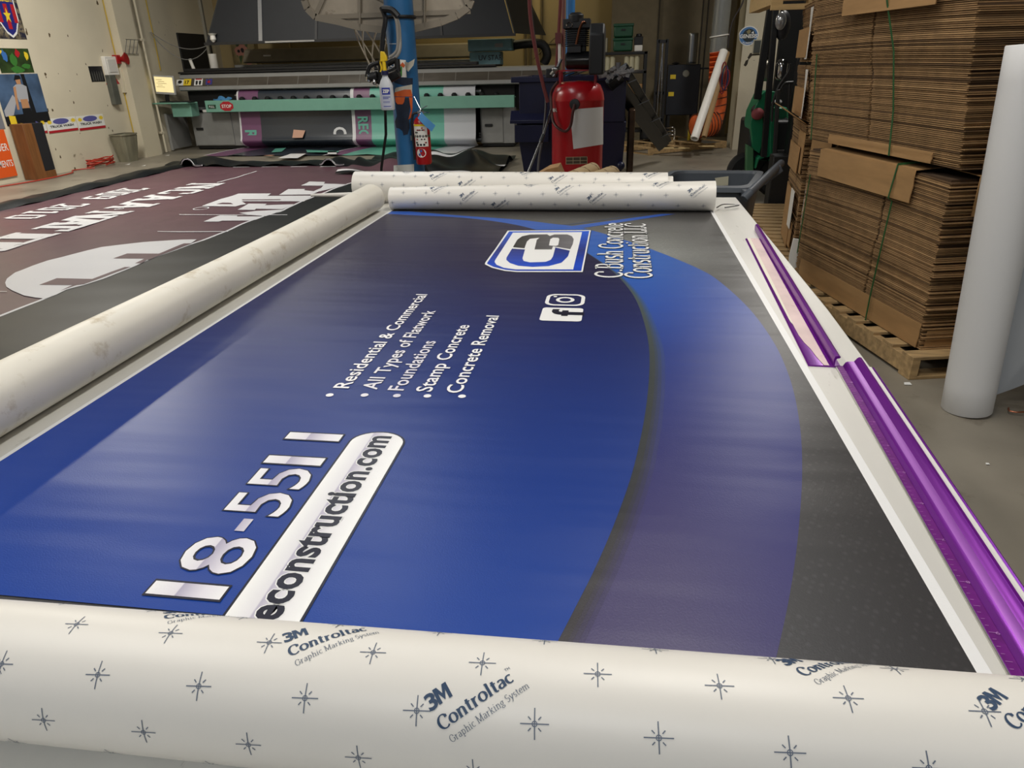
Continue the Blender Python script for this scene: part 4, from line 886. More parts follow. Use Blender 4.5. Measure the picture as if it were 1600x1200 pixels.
hs(322, 332, 1.34, 1.45, mat('crest_blue', rgb(60, 60, 130), .5), 'crest_sticker', lambda g, f: g.poly([f(u, v) + Vector((0, -.002, 0)) for u, v in star(.5, .5, .35, .16)], 2))
# the print hanging out of the printer
MED = []
BANDS = [(378, 380.5, 'w'), (380.5, 411, 'p'), (411, 553, 'd'), (553, 558, 'w'), (558, 583, 'p'), (583, 696, 't'), (696, 745, 'l')]
MC = {'w': mat('media_white', rgb(226, 226, 228), .5), 'p': mat('media_purple', rgb(120, 78, 112), .4), 'd': mat('media_dark', rgb(48, 54, 64), .28, spec=.6), 't': mat('media_teal', rgb(104, 178, 160), .4), 'l': mat('media_pale', rgb(196, 198, 204), .4)}
CI = {'w': 0, 'p': 1, 'd': 2, 't': 3, 'l': 4}
def pathz(v):   # v 0 top .. 1 end on the floor
    P = [(y + .25, 1.24), (y + .02, 1.2), (y - .05, 1.1), (y - .08, .9), (y - .1, .6), (y - .16, .3), (y - .2, .19), (y - .08, .1), (y + .06, .05), (y + .0, .03), (y - .5, .03), (y - 1.3, .02)]
    C_ = crom([Vector((0, a, b)) for a, b in P], 4); i = v * (len(C_) - 1); k = min(int(i), len(C_) - 2); return C_[k].lerp(C_[k + 1], i - k)
def mp_(px): return ony(px, 190, y).x
t = G(); xm0, xm1 = mp_(378), mp_(745)
for a, b, c in BANDS:
    xa, xb = mp_(a), mp_(b); n_ = max(1, int((b - a) / 12))
    t.grid(lambda u, v: Vector((xa + (xb - xa) * u, 0, 0)) + pathz(v) + Vector((-.55 * max(0, v - .75) * 4 * .5 if v > .75 else 0, 0, .012 * math.sin((xa + (xb - xa) * u) * 9) * (v > .8))), n_, 44, CI[c])
def on_media(px, z): return Vector((mp_(px), 0, 0)) + Vector((0, y - .12 - (.05 if z < .4 else 0) - .012 * (z < .6), z))
def mtext(s_, px, ztop, zbot, wid, mi):   # reads downwards
    v = fit(text2d(s_, .03), ztop - zbot, wid / .72); x_ = mp_(px)
    put(t, v, lambda a, b: Vector((x_ + b, y - .125 - max(0, (.5 - (ztop - a))) * .17, ztop - a)), mi)
mtext('REC', 563, .66, .24, .22, 3); mtext('R', 386, .42, .24, .26, 3)
mtext('C', 524, .46, .26, .28, 0)
t.poly([on_media(462, .42) + Vector((0, -.03, 0)), on_media(480, .4) + Vector((0, -.03, 0)), on_media(477, .26) + Vector((0, -.07, 0)), on_media(461, .26) + Vector((0, -.07, 0))], 5)
def fl(px, py, l=.04): p = onz(px, py, l); return p
for pts, mi in (([(430, 232), (447, 231), (440, 237), (424, 238)], 3), ([(455, 240), (478, 240), (465, 247), (434, 247)], 0), ([(412, 243), (420, 242), (430, 242), (424, 243.5)], 5), ([(478, 234), (530, 236), (528, 238), (480, 238)], 3), ([(512, 236), (526, 236), (526, 241), (512, 241)], 0)):
    t.poly([onz(a, b, .05) for a, b in pts], mi)
o = t.build('printed_banner', [MC['w'], MC['p'], MC['d'], MC['t'], MC['l'], mat('media_peach', rgb(206, 160, 136), .4)], smooth=60, weld=False)
tag(o, 'striped purple, dark, teal and pale banner hanging out of the wide printer onto the floor', 'banner')
g = G(); g.cyl((xm0 - .1, y + .12, 1.1), (xm1 + .1, y + .12, 1.1), .06, 14); g.cyl((xm0 - .2, y + .3, .14), (xm1 + .3, y + .3, .14), .06, 12)
for k in range(4): g.box((-8.0, y + .25, .1 + .05 * k), (-7.7, y + .5, .13 + .05 * k)); g.box((-3.0, y + .25, .1 + .05 * k), (-2.9, y + .5, .13 + .05 * k))
o = g.build('media_roller', STEEL); o.parent = bpy.data.objects['wide_format_printer']; o.matrix_parent_inverse = o.parent.matrix_basis.inverted()
# monitor
t = thing('monitor', (-9.45, 15.0, 1.02), 'lit cream screen on the green shelf at the left end of the printer', 'monitor')
yy = 14.95; a = ony(238, 117, yy); b = ony(276, 146, yy); M = Matrix.Translation((a.x, yy, a.z)) @ Matrix.Rotation(math.radians(4), 4, 'Y')
W_ = b.x - a.x; H_ = a.z - b.z
g = G(); g.box((0, 0, -H_), (W_, .04, 0), 0, M); g.build('bezel', mat('bezel_grey', rgb(176, 176, 176), .4), t, bev=.008)
g = G(); g.box((.03, -.004, -H_ + .045), (W_ - .03, .001, -.03), 0, M); g.build('screen', mat('screen_light', rgb(236, 220, 164), .4, emit=.75), t)
g = G()
for k in range(5): g.box((.06 + .04 * (k % 2), -.0055, -.09 - .035 * k), (.2 + .05 * (k % 3), -.004, -.083 - .035 * k), 0, M)
g.build('screen_text', mat('screen_ink', rgb(150, 120, 90), .4), t)
g = G(); g.box((W_ * .42, .02, -H_ - .2), (W_ * .6, .05, -H_ + .1), 0, M); g.box((W_ * .2, -.1, 1.02 - a.z), (W_ * .8, .14, 1.04 - a.z), 0, Matrix.Translation((a.x, yy, a.z))); g.build('stand', BLACK, t, bev=.005)
g = G(); g.box((-9.45, 14.78, 1.016), (-9.0, 14.94, 1.04)); tag(g.build('keyboard', BLACK, bev=.004), 'black keyboard in front of the lit screen', 'keyboard')
# mitres / cloth blue on the rail end
g = G(); g.ball(ony(348, 156, 15.15), .16, 12, 0, (1.2, .5, .35)); g.v = [v + Vector((.03 * math.sin(v.x * 40), 0, .03 * math.sin(v.x * 31 + v.y * 20))) for v in g.v]; tag(g.build('blue_cloth', mat('cloth_blue', rgb(70, 130, 180), .9), weld=False), 'crumpled blue cloth on the left end of the green rail', 'cloth')
for k, (px, w_, h_) in enumerate(((298, .25, .07), (312, .35, .1), (326, .3, .05))):
    p = ony(px, 174, 15.5); g = G(); g.box((p.x - w_ / 2, 15.33, .785), (p.x + w_ / 2, 15.5, .785 + h_)); tag(g.build('paper_stack', [WHITE, mat('box_grey', rgb(96, 98, 100), .6), WHITE][k], bev=.004), ['small white paper stack, leftmost on the printer cabinet', 'grey box between two paper stacks on the printer cabinet', 'white paper stack, rightmost on the left printer cabinet'][k], 'papers')

# ================================================================ hood over the printer
HD = mat('hood_charcoal', rgb(28, 31, 37), .6, var=.06)
t = thing('exhaust_hood', (-5.4, 15.5, 2.1), 'huge charcoal exhaust hood hanging over the wide printer', 'hood')
bl, br = Vector((-8.52, 14.9, 2.12)), Vector((-2.1, 14.9, 2.15)); tl, tr_ = Vector((-7.7, 15.5, 4.2)), Vector((-3.0, 15.5, 4.2))
pan = [0, .2, .62 if False else .5, .78, 1]
fr = [ony(322, 68, 14.9).x, ony(408, 65, 14.9).x, ony(494, 62, 14.9).x, ony(690, 53, 14.9).x, ony(803, 48, 14.9).x]
ft = [ony(337, 0, 15.0).x, ony(405, 0, 15.0).x, ony(494, 0, 15.0).x, ony(684, 0, 15.0).x, ony(785, 0, 15.0).x]
def hp(k, z): a = (z - 2.13) / .75; return Vector((fr[k] + (ft[k] - fr[k]) * a, 14.9 + .14 * a, z))
for k in range(4):
    g = G(); p = [hp(k, 2.13), hp(k + 1, 2.13), hp(k + 1, 4.3), hp(k, 4.3)]; p = [q_ + Vector((.02 if i in (0, 3) else -.02, 0, 0)) for i, q_ in enumerate(p)]
    g.prism(p, (0, .03, 0)); g.build('front_panel', HD, t)
g = G(); g.bar(hp(1, 2.13) + Vector((0, -.01, 0)), hp(1, 4.3) + Vector((0, -.01, 0)), .08, .03); g.build('bright_seam', mat('satin_tape', rgb(180, 182, 186), .25, .6), t)
for k in (2, 3):
    g = G(); g.bar(hp(k, 2.13), hp(k, 4.3), .05, .03); g.build('seam', PDK, t)
for k, s_ in ((0, -1), (4, 1)):
    g = G(); b0 = hp(k, 2.13); b1 = hp(k, 4.3); g.prism([b0, b0 + Vector((s_ * .45 * (k == 4), 1.5, 0)), b1 + Vector((0, 1.0, 0)), b1], (.02, 0, 0)); g.build('side_panel', mat('hood_side', rgb(52, 53, 53), .55), t)
g = G(); g.bar(hp(0, 2.13) + Vector((-.03, 0, -.02)), hp(4, 2.13) + Vector((.03, 0, -.02)), .06, .05); g.build('bottom_trim', PDK, t)
g = G(); g.bar(hp(1, 2.13) + Vector((.1, -.035, -.02)), hp(2, 2.13) + Vector((-.02, -.035, -.02)), .02, .03); g.build('trim_foil', MATS['satin_tape'], t)
for x in (-8, -2.6):
    g = G(); g.cyl((x + (.5 if x < -5 else -.3), 15.3, 3.9), (x + (.5 if x < -5 else -.3), 15.3, 5.6), .02, 8); g.build('hanger_rod', STEEL, t)
g = G(); p = ony(334, 66, 14.85); g.lathe([(.02, .0), (.06, .05), (.05, .12), (.09, .16)], p + Vector((0, 0, -.05)), (0, 0, -1), 10); g.v = [Vector((v.x, v.y, 2 * p.z - v.z - .05)) for v in g.v]
tag(g.build('white_lamp_cap', WHITE), 'small white bell shaped cap at the lower left corner of the hood', 'cap')
# post at left of the hood opening
g = G(); a = ony(324, 72, 15.9); g.box((a.x - .03, 15.9, 1.56), (a.x + .03, 15.96, 5.6)); struct(g.build('trim_6', mat('post_grey', rgb(120, 116, 104), .6)))
# ================================================================ second printer and things behind
t = thing('rear_printer', (-4.5, 16.9, 0), 'long grey machine standing behind the wide printer under the back wall', 'printer')
xa, xb = ony(386, 95, 16.9).x, ony(740, 90, 16.9).x
g = G(); pr2 = [(0, 1.75), (-.04, 1.78), (.1, 2.02), (.2, 2.05), (.7, 2.05), (.7, 1.75)]
sweep(g, pr2, xa, xb, 16.75, lambda i: 0); g.build('housing', mat('rear_grey', rgb(136, 128, 112), .5, var=.1), t, smooth=20)
g = G(); g.box((xa - .2, 16.65, 1.66), (xb + .2, 17.2, 1.72)); g.build('shelf', PGR, t, bev=.01)
for k in range(7):
    xx = xa + .3 + (xb - xa - .5) * k / 6; g = G(); g.box((xx - .03, 16.85, 0), (xx + .03, 17.1, 1.68)); g.build('leg', PDK, t)
for px in (415, 510, 643):
    p = ony(px, 88, 16.7); g = G(); g.box((p.x - .09, 16.77, p.z - .05), (p.x + .09, 16.79, p.z + .03)); g.build('white_label', WHITE, t)
# teal control box with black duct
t = thing('teal_motor_box', (-2.9, 16.2, 1.56), 'teal painted machine box on top of the right end of the wide printer', 'machine')
TB = mat('teal_box', rgb(112, 152, 160), .5, var=.15)
a = ony(734, 103, 15.9); b = ony(800, 71, 15.9)
g = G(); g.box((a.x, 15.9, 1.58), (b.x - .25, 16.3, 1.84)); g.build('lower_case', TB, t, bev=.02)
g = G(); g.box((a.x - .02, 15.88, 1.85), (b.x, 16.35, 2.08)); g.build('upper_case', TB, t, bev=.02)
g = G(); put(g, fit(text2d('UV STAR', .01), .5, .14), lambda u, v: Vector((a.x + .2 + u, 15.895, 1.68 + v)), 0); g.build('lettering', PK, t, smooth=0)
g = G(); g.box((a.x + .55, 15.87, 1.92), (a.x + .72, 15.88, 1.99)); g.build('switch_plate', PGR, t)
g = G(); g.tube(crom([(b.x - .05, 16.2, 1.95), (b.x + .3, 16.2, 1.98), (b.x + .6, 16.2, 1.95), (b.x + .7, 16.2, 1.75), (b.x + .62, 16.2, 1.58)], 5), .09, 12); tag(g.build('black_duct', mat('duct_black', rgb(28, 28, 28), .6)), 'curved black duct beside the teal machine box', 'duct')
# painting of flowers (plain floral stand-in), folded cards, white rolls
t = G(); a = ony(360, 68, 17.7); b = ony(403, 110, 17.7); t.box((a.x, 17.7, b.z), (b.x, 18.0, a.z + .25), 0)
random.seed(11)
for k in range(9):
    cx = random.uniform(a.x + .12, b.x - .12); cz = random.uniform(b.z + .15, a.z + .1); r = random.uniform(.06, .13)
    if k < 4: t.poly([(cx + r * (1 + .15 * math.sin(5 * q_)) * math.cos(q_), 17.695 - .001 * k, cz + r * math.sin(q_)) for q_ in [j * PI / 8 for j in range(16)]], 1); t.poly([(cx + r * .35 * math.cos(q_), 17.69 - .001 * k, cz + r * .35 * math.sin(q_)) for q_ in [j * PI / 5 for j in range(10)]], 3)
    else: t.poly([(cx, 17.697, cz - .15), (cx + .06, 17.697, cz), (cx + .1, 17.697, cz + .18), (cx - .02, 17.697, cz + .02)], 2)
tag(t.build('flower_picture', [mat('picture_tan', rgb(140, 124, 84), .6, var=.3), mat('flower_pink', rgb(176, 120, 104), .6), mat('leaf_green', rgb(64, 84, 50), .6), PK], smooth=0), 'picture of pink flowers and leaves against the back wall under the hood', 'picture')
p = ony(337, 114, 15.8); q_ = ony(337, 84, 15.8); g = G(); g.hollow((p.x, 15.8, 1.6), (p.x, 15.8, q_.z), .085, .05, 20); tag(g.build('paper_roll', WHITE, weld=False), 'thick white paper roll standing on the left of the wide printer', 'roll')
p = ony(303, 115, 15.6); q_ = ony(301, 92, 15.6); g = G(); g.hollow((p.x + .03, 15.6, 1.6), (p.x - .03, 15.6, q_.z), .035, .02, 14); tag(g.build('paper_roll', WHITE, weld=False), 'slim white paper roll standing in front of the black door', 'roll')
g = G(); p = ony(410, 78, 17.9); g.box((p.x - .5, 17.9, 1.7), (p.x + .7, 17.98, 2.5)); struct(g.build('trim_7', WALLB))
for px in (312, 820, 828, 846):   # conduits on the back wall
    p = ony(px, 40, 17.95); g = G(); g.cyl((p.x, 17.95, 0), (p.x, 17.95, 5.5), .03, 8); tag(g.build('wall_conduit', mat('conduit_tan', rgb(110, 96, 66), .6)), {312: 'thin conduit on the back wall at the left of the hood', 820: 'first thin conduit right of the hood on the back wall', 828: 'second thin conduit right of the hood on the back wall', 846: 'third thin conduit right of the hood, nearest the blue rear post'}[px], 'pipe')
g = G(); a = ony(858, 60, 17.93); g.tube([(a.x - .3, 17.93, 2.0), (a.x + .5, 17.93, 2.0)], .03, 8); g.tube([(a.x - .35, 17.93, 1.7), (a.x + .1, 17.93, 2.1), (a.x + .3, 17.93, 2.2)], .015, 6); tag(g.build('wall_conduit', MATS['conduit_tan']), 'short level conduit on the back wall left of the compressor', 'pipe')

# ================================================================ blue pole, hoop, extinguisher
BLU = mat('pole_blue', rgb(42, 104, 156), .4, var=.1, scale=9, dirt=(rgb(150, 150, 145), 16, .7, .03)); BLU2 = mat('old_dark_paint', rgb(28, 40, 60), .7, var=.3, scale=20)
PX_, PY_ = -1.52, 5.2; RP = .098
t = thing('blue_post', (PX_, PY_, 0), 'thick blue painted steel post with peeling tape and stickers behind the table', 'post')
g = G(); g.cyl((PX_, PY_, 0), (PX_, PY_, 5.6), RP, 32); g.box((PX_ - .2, PY_ - .2, 0), (PX_ + .2, PY_ + .2, .02)); g.build('shaft', BLU, t)
def onp(px, py, lift=.002):   # pixel -> point on the post surface
    d = ray(px, py); A_ = d.x * d.x + d.y * d.y; B_ = -2 * (d.x * PX_ + d.y * PY_); r = RP + lift; C_ = PX_ ** 2 + PY_ ** 2 - r * r
    D_ = B_ * B_ - 4 * A_ * C_
    if D_ < 0: k = -B_ / (2 * A_)
    else: k = (-B_ - math.sqrt(D_)) / (2 * A_)
    return Vector((d.x * k, d.y * k, d.z * k + CZ))
def patch(pts, m, nm, lift=.002, o=(560, 60), s=10.0):   # traced patch glued round the post
    P = [Vector((x, y_, 0)) for x, y_ in pts]; bm = G(); bm.poly(P); vf = cut((bm.v, bm.f), 18, 0)
    g = G(); g.add([onp(o[0] + v.x / s, o[1] + v.y / s, lift) for v in vf[0]], vf[1]); g.build(nm, m, t, smooth=60, weld=False)
TAPE = mat('masking_tape', rgb(206, 200, 184), .6, var=.1, scale=30); ORG = mat('orange_sticker', rgb(214, 96, 40), .5, var=.1); 
patch([(520, 605), (850, 620), (850, 720), (700, 735), (560, 690)], BLU2, 'bare_patch', .0015)
patch([(580, 930), (790, 930), (810, 1060), (790, 1240), (800, 1400), (770, 1500), (705, 1515), (690, 1450), (640, 1410), (590, 1395), (570, 1300), (600, 1210), (585, 1100)], BLU2, 'bare_patch', .0012)
patch([(570, 800), (590, 770), (840, 720), (842, 910), (570, 900)], TAPE, 'tape_band', .003)
patch([(560, 845), (700, 840), (720, 800), (820, 800), (700, 870), (842, 880), (842, 912), (560, 905)], ORG, 'orange_sticker', .004)
patch([(570, 915), (730, 915), (715, 990), (690, 1030), (655, 1030), (640, 960), (610, 1030), (580, 990)], ORG, 'orange_sticker', .004)
patch([(790, 920), (845, 920), (845, 1100), (820, 1240), (780, 1270), (820, 1120)], ORG, 'orange_sticker', .004)
patch([(530, 600), (560, 320), (740, 340), (755, 610)], WHITE, 'paper_label', .002)
patch([(640, 580), (665, 430), (685, 430), (680, 590)], mat('label_green', rgb(70, 150, 60), .5), 'label_stripe', .0035)
patch([(650, 420), (690, 370), (730, 420), (710, 460)], ORG, 'orange_sticker', .0035)
patch([(480, 80), (590, 80), (590, 88), (480, 88)], WHITE, 'paint_scratch', .002)
patch([(440, 1985), (760, 1965), (760, 2200), (440, 2200)], mat('dull_paper', rgb(206, 206, 200), .6), 'paper_wrap', .003, (571, 60), 10.0)
g = G(); g.add([onp(633, 96, .0) + Vector((0, -.01, 0)), onp(640, 98, .0) + Vector((.0, -.03, 0)), ony(648, 92, 5.05), ony(646, 102, 5.05), ony(638, 112, 5.07), onp(634, 108)], [(0, 1, 2, 3, 4, 5)]); g.build('tape_flap', TAPE, t, solid=.001)
# basketball backboard seen from behind, bolted to the post
t = thing('basketball_hoop', (PX_, 5.0, 1.9), 'grey fan shaped basketball backboard with a net strapped to the blue post', 'basketball hoop')
BB = mat('backboard_grey', rgb(176, 164, 146), .55, var=.2, scale=6, dirt=(rgb(110, 98, 80), 9, .6, .1)); RIB = mat('rib_grey', rgb(146, 136, 120), .55)
yb = 5.42
prf = [(477, -60), (477, 0), (482, 14), (495, 27), (530, 34), (565, 43), (603, 47), (650, 45), (690, 35), (715, 25), (733, 12), (738, 0), (738, -60)]
pts = [ony(a, b, yb) for a, b in prf]; top = [Vector((pts[-1].x - .1, yb, 2.7)), Vector((pts[0].x + .1, yb, 2.7))]
g = G(); g.prism(pts + top, (0, .03, 0)); g.build('backboard', BB, t, bev=.006)
g = G()
for a, b in zip(pts[:-1], pts[1:]): g.bar(a - Vector((0, .02, 0)), b - Vector((0, .02, 0)), .02, .045)
g.build('rim_flange', RIB, t)
for a, b in (((513, -20), (492, 26)), ((563, -20), (563, 43)), ((664, -20), (664, 42)), ((720, -20), (732, 10)), ((500, 25), (735, 10)), ((610, 5), (560, -20))):
    if a == (500, 25): continue
    g = G(); g.bar(ony(*a, yb - .015), ony(*b, yb - .015), .012, .03); g.build('rib', RIB, t)
g = G(); g.bar(ony(495, 27, yb - .015), ony(735, 18, yb - .015) , .012, .03); g.build('rib', RIB, t)
# ring and net behind the board
rc = Vector((ony(592, 46, 5.3).x, 5.7, 1.74)); rc = Vector((-1.83, 5.68, 1.87))
g = G(); g.tube([rc + Vector((.2 * math.cos(a * PI / 12), .2 * math.sin(a * PI / 12), 0)) for a in range(25)], .009, 8, caps=False); g.build('ring', mat('rusty_ring', rgb(120, 70, 44), .6), t)
g = G(); n_ = 10
def nr(l, k): r = (.19, .16, .125, .09, .07)[l]; a = 2 * PI * (k + .5 * (l % 2)) / n_; return Vector((-1.83 + .05 * l / 4 + r * math.cos(a), 5.68 - .1 * l / 4 + r * math.sin(a), 1.87 - .105 * l))
for l in range(4):
    for k in range(n_):
        g.tube([nr(l, k), nr(l + 1, k)], .0045, 5); g.tube([nr(l, k), nr(l + 1, k - 1 if l % 2 == 0 else k + 1)], .0045, 5)
g.build('net', mat('net_cord', rgb(190, 178, 158), .8), t)
g = G(); g.tube([Vector((PX_ + (RP + .006) * math.cos(a * PI / 12), PY_ + (RP + .006) * math.sin(a * PI / 12), ony(620, 26, 5.1).z)) for a in range(25)], .012, 6, caps=False); g.build('clamp_strap', BLACK, t)
# hanging grey cable and black tool
t = thing('cable_grinder', (-1.62, 5.05, 1.5), 'black hand tool with a looped grey cable hanging on the blue post', 'power tool')
g = G(); g.tube(crom([ony(598, 12, 5.05), ony(612, 20, 5.02), ony(622, 34, 5.02), ony(625, 60, 5.02), ony(624, 80, 5.0), ony(615, 92, 5.0), ony(600, 96, 5.02)], 6), .011, 8)
g.tube(crom([ony(600, 14, 5.05), ony(616, 24, 5.0), ony(621, 50, 5.0), ony(620, 78, 5.0), ony(608, 90, 5.0)], 6), .009, 8); g.build('grey_cable', mat('cable_grey', rgb(150, 146, 140), .5), t)
g = G(); g.tube(crom([ony(596, 12, 5.05), ony(602, 30, 5.03), ony(598, 60, 5.03), ony(596, 110, 5.03), ony(600, 132, 5.03)], 5), .016, 8)
g.tube(crom([ony(592, 98, 5.0), ony(578, 104, 5.0), ony(573, 120, 5.0)], 5), .014, 8); g.tube(crom([ony(598, 14, 5.0), ony(612, 16, 5.0), ony(622, 26, 5.0)], 5), .022, 8); g.build('handle', mat('tool_black', rgb(24, 24, 26), .45), t)
g = G(); g.tube([ony(604, 122, 5.0), ony(622, 112, 5.0)], .04, 14); g.tube([ony(606, 100, 5.0), ony(620, 92, 5.0)], .018, 10); g.tube([ony(620, 92, 5.0), ony(622, 112, 5.0)], .02, 10); g.tube([ony(590, 118, 5.0), ony(576, 122, 5.0)], .03, 12); g.tube([ony(598, 100, 5.0), ony(596, 132, 5.0)], .03, 12); g.build('motor_body', MATS['tool_black'], t)
g = G(); g.tube([ony(577, 117, 4.99), ony(576, 127, 4.99)], .018, 10); g.ball(ony(585, 128, 4.98), .02, 10); g.build('nozzle', CHROME, t)
g = G(); g.tube([ony(602, 172, 5.02), ony(603, 210, 5.05), ony(596, 262, 5.1), ony(595, 285, 5.1)], .01, 6); g.build('lower_cord', MATS['tool_black'], t)
# spray bottle
t = thing('spray_bottle', (-1.66, 4.93, 1.32), 'translucent spray bottle with a yellow trigger and blue label hanging on the blue post', 'bottle')
yb_ = 4.9; a = ony(596, 172, yb_); b = ony(617, 172, yb_); zb = a.z; cx = (a.x + b.x) / 2; zt = ony(605, 116, yb_).z; h = zt - zb
BOT = mat('bottle_plastic', rgb(232, 236, 242), .3, trans=.15, spec=.5)
def bottle_prof(s=1.0): return [(.0001, .0), (.043 * s, .0), (.048 * s, .006), (.049 * s, h * .3), (.046 * s, h * .62), (.047 * s, h * .68), (.034 * s, h * .82), (.02 * s, h * .93), (.019 * s, h)]
g = G(); g.lathe(bottle_prof(), (cx, yb_, zb), (0, 0, 1), 24); g.v = [Vector((v.x, yb_ + (v.y - yb_) * .62, v.z)) for v in g.v]; g.build('bottle_body', BOT, t)
g = G(); g.lathe([(.024, 0), (.024, .022), (.02, .026)], (cx, yb_, zt - .004), (0, 0, 1), 18); g.build('collar', mat('collar_navy', rgb(30, 32, 72), .4), t)
YP = mat('trigger_yellow', rgb(238, 200, 36), .4)
g = G(); z_ = zt + .02; g.lathe([(.014, 0), (.012, .07)], (cx, yb_, z_), (0, 0, 1), 14)
g.prism([(cx - .022, yb_ - .013, z_ + .055), (cx + .024, yb_ - .013, z_ + .06), (cx + .024, yb_ - .013, z_ + .085), (cx + .008, yb_ - .013, z_ + .115), (cx - .014, yb_ - .013, z_ + .118), (cx - .018, yb_ - .013, z_ + .09)], (0, .026, 0)); g.build('spray_head', YP, t, bev=.003)
g = G(); g.tube(crom([(cx - .012, yb_, z_ + .07), (cx - .024, yb_, z_ + .05), (cx - .02, yb_, z_ + .02), (cx - .028, yb_, z_ - .005)], 4), .006, 8); g.build('trigger', YP, t)
g = G(); ZL = mat('label_blue', rgb(40, 54, 160), .4)
def lb(u, v, l=0): r = .0492; x = cx + (u - .5) * .076; return Vector((x, yb_ - .62 * math.sqrt(max(1e-6, r * r - (x - cx) ** 2)) - .0015 - .0006 * l, zb + h * v))
def lq(u0, v0, u1, v1, mi, l): g.grid(lambda a, b: lb(u0 + (u1 - u0) * a, v0 + (v1 - v0) * b, l), 8, 1, mi)
lq(.04, .05, .98, .64, 1, 0); lq(.2, .44, .92, .63, 0, 1); put(g, cut(fit(text2d('ZEP', .05), .6, .13), .08, 0), lambda a, b: lb(.26 + a, .49 + b, 2), 2)
lq(.25, .36, .9, .38, 0, 1); lq(.25, .32, .75, .34, 0, 1); lq(.25, .24, .85, .25, 0, 1); lq(.25, .21, .85, .22, 0, 1); lq(.25, .1, .9, .12, 0, 1)
g.build('label', [ZL, mat('label_pale', rgb(196, 200, 216), .5), WHITE], t, smooth=60, weld=False)
g = G(); g.tube(crom([(cx, yb_, zt - .002), (cx + .06, yb_ + .08, zt + .03), (-1.60, 5.14, zt + .05)], 4), .003, 5); g.build('hang_wire', STEEL, t)
# fire extinguisher
t = thing('fire_extinguisher', (-1.36, 5.1, .93), 'red fire extinguisher with white labels hung on the right of the blue post', 'fire extinguisher')
FX = mat('extinguisher_red', rgb(176, 24, 30), .3, spec=.6); ye = 5.08; a = ony(650.5, 250, ye); b = ony(674.5, 250, ye); cx = (a.x + b.x) / 2; r = (b.x - a.x) / 2; zb = ony(662, 256, ye).z; zt = ony(662, 181, ye).z
H = zt - zb
g = G(); g.lathe([(.0001, .0), (r * .9, 0), (r, .012), (r, H * .82), (r * .92, H * .9), (r * .6, H * .97), (r * .32, H)], (cx, ye, zb), (0, 0, 1), 32); g.build('cylinder', FX, t)
def xl(u, z, l=0): a_ = -PI / 2 + u; return Vector((cx + (r + .001 + .0006 * l) * math.cos(a_), ye + (r + .001 + .0006 * l) * math.sin(a_), zb + z))
g = G()
def xq(u0, z0, u1, z1, mi, l): g.grid(lambda a_, b_: xl(u0 + (u1 - u0) * a_, z0 + (z1 - z0) * b_, l), 8, 1, mi)
xq(-.95, H * .60, .95, H * .84, 0, 0); xq(-.9, H * .8, .7, H * .84, 3, 1); xq(-.8, H * .38, 1.0, H * .59, 0, 0); xq(-1.5, H * .57, 1.5, H * .62, 2, 1)
random.seed(5)
for k in range(16): u = random.uniform(-.7, .7); z = random.choice((.66, .71, .75, .45, .52)) * H; xq(u, z, u + .2, z + .008, 1 if k % 3 else 4, 2)
for u in (-.5, -.1, .3): xq(u, H * .4, u + .25, H * .44, 1, 2)
g.build('label_wrap', [WHITE, PK, STEEL, YEL, RED], t, smooth=60, weld=False)
g = G(); g.poly([xl(.75 * math.cos(k * PI / 10) * .8, H * .25 + .03 * math.sin(k * PI / 10), 1) for k in range(20)], 0)
for k, (u, z) in enumerate(((-.2, .22), (.15, .22), (0, .29))): g.poly([xl(u + .14 * math.cos(j * PI / 5), H * z + .008 * math.sin(j * PI / 5), 2) for j in range(10)], 1 + k % 2)
g.build('round_label', [WHITE, PB, RED], t, smooth=0)
g = G(); g.lathe([(.016, 0), (.018, .02), (.012, .03)], (cx, ye, zt - .005), (0, 0, 1), 14); g.box((cx - .02, ye - .012, zt + .01), (cx + .02, ye + .012, zt + .035)); g.build('valve', CHROME, t, bev=.003)
g = G(); g.bar((cx - .01, ye, zt + .03), (cx + .062, ye - .005, zt + .02), .014, .005); g.bar((cx - .01, ye, zt + .036), (cx + .05, ye - .005, zt + .065), .014, .005); g.build('handle', CHROME, t)
g = G(); g.tube([(cx - .035, ye - .01, zt + .125), (cx + .005, ye - .01, zt + .04)], .0025, 6); g.build('pull_pin', CHROME, t)
g = G(); g.tube(crom([(cx - .02, ye, zt + .02), (cx - .055, ye - .005, zt + .01), (cx - .066, ye - .01, zt - .06), (cx - .062, ye - .015, zt - .2), (cx - .06, ye - .015, zb + .1)], 6), .008, 8); g.tube([(cx - .06, ye - .015, zb + .1), (cx - .058, ye - .015, zb + .03)], .013, 10); g.build('hose', BLACK, t)
g = G(); g.grid(lambda u, v: Vector((cx + .01 + .07 * u * 1.3 + .03 * (v - .5), ye - .07 - .01 * math.sin(u * 4), zt - .01 - .075 * u * 1.2 + .04 * v)), 8, 2); g.build('blue_tag', mat('tag_blue', rgb(88, 156, 214), .5), t, solid=.001)
g = G(); g.box((cx - r - .03, ye - .005, zb + H * .5), (cx - r + .01, ye + .06, zb + H * .6)); g.build('wall_bracket', STEEL, t)
g = G(); g.ball((cx, ye - .03, zt + .0), .014, 10); g.build('gauge', FX, t)
# thin dark rods behind the post
g = G(); g.tube([ony(664, 258, 5.3), ony(670, 275, 5.3), ony(676, 330, 5.3)], .012, 6); tag(g.build('black_rod', BLACK), 'short black rod slanting down below the fire extinguisher', 'rod')
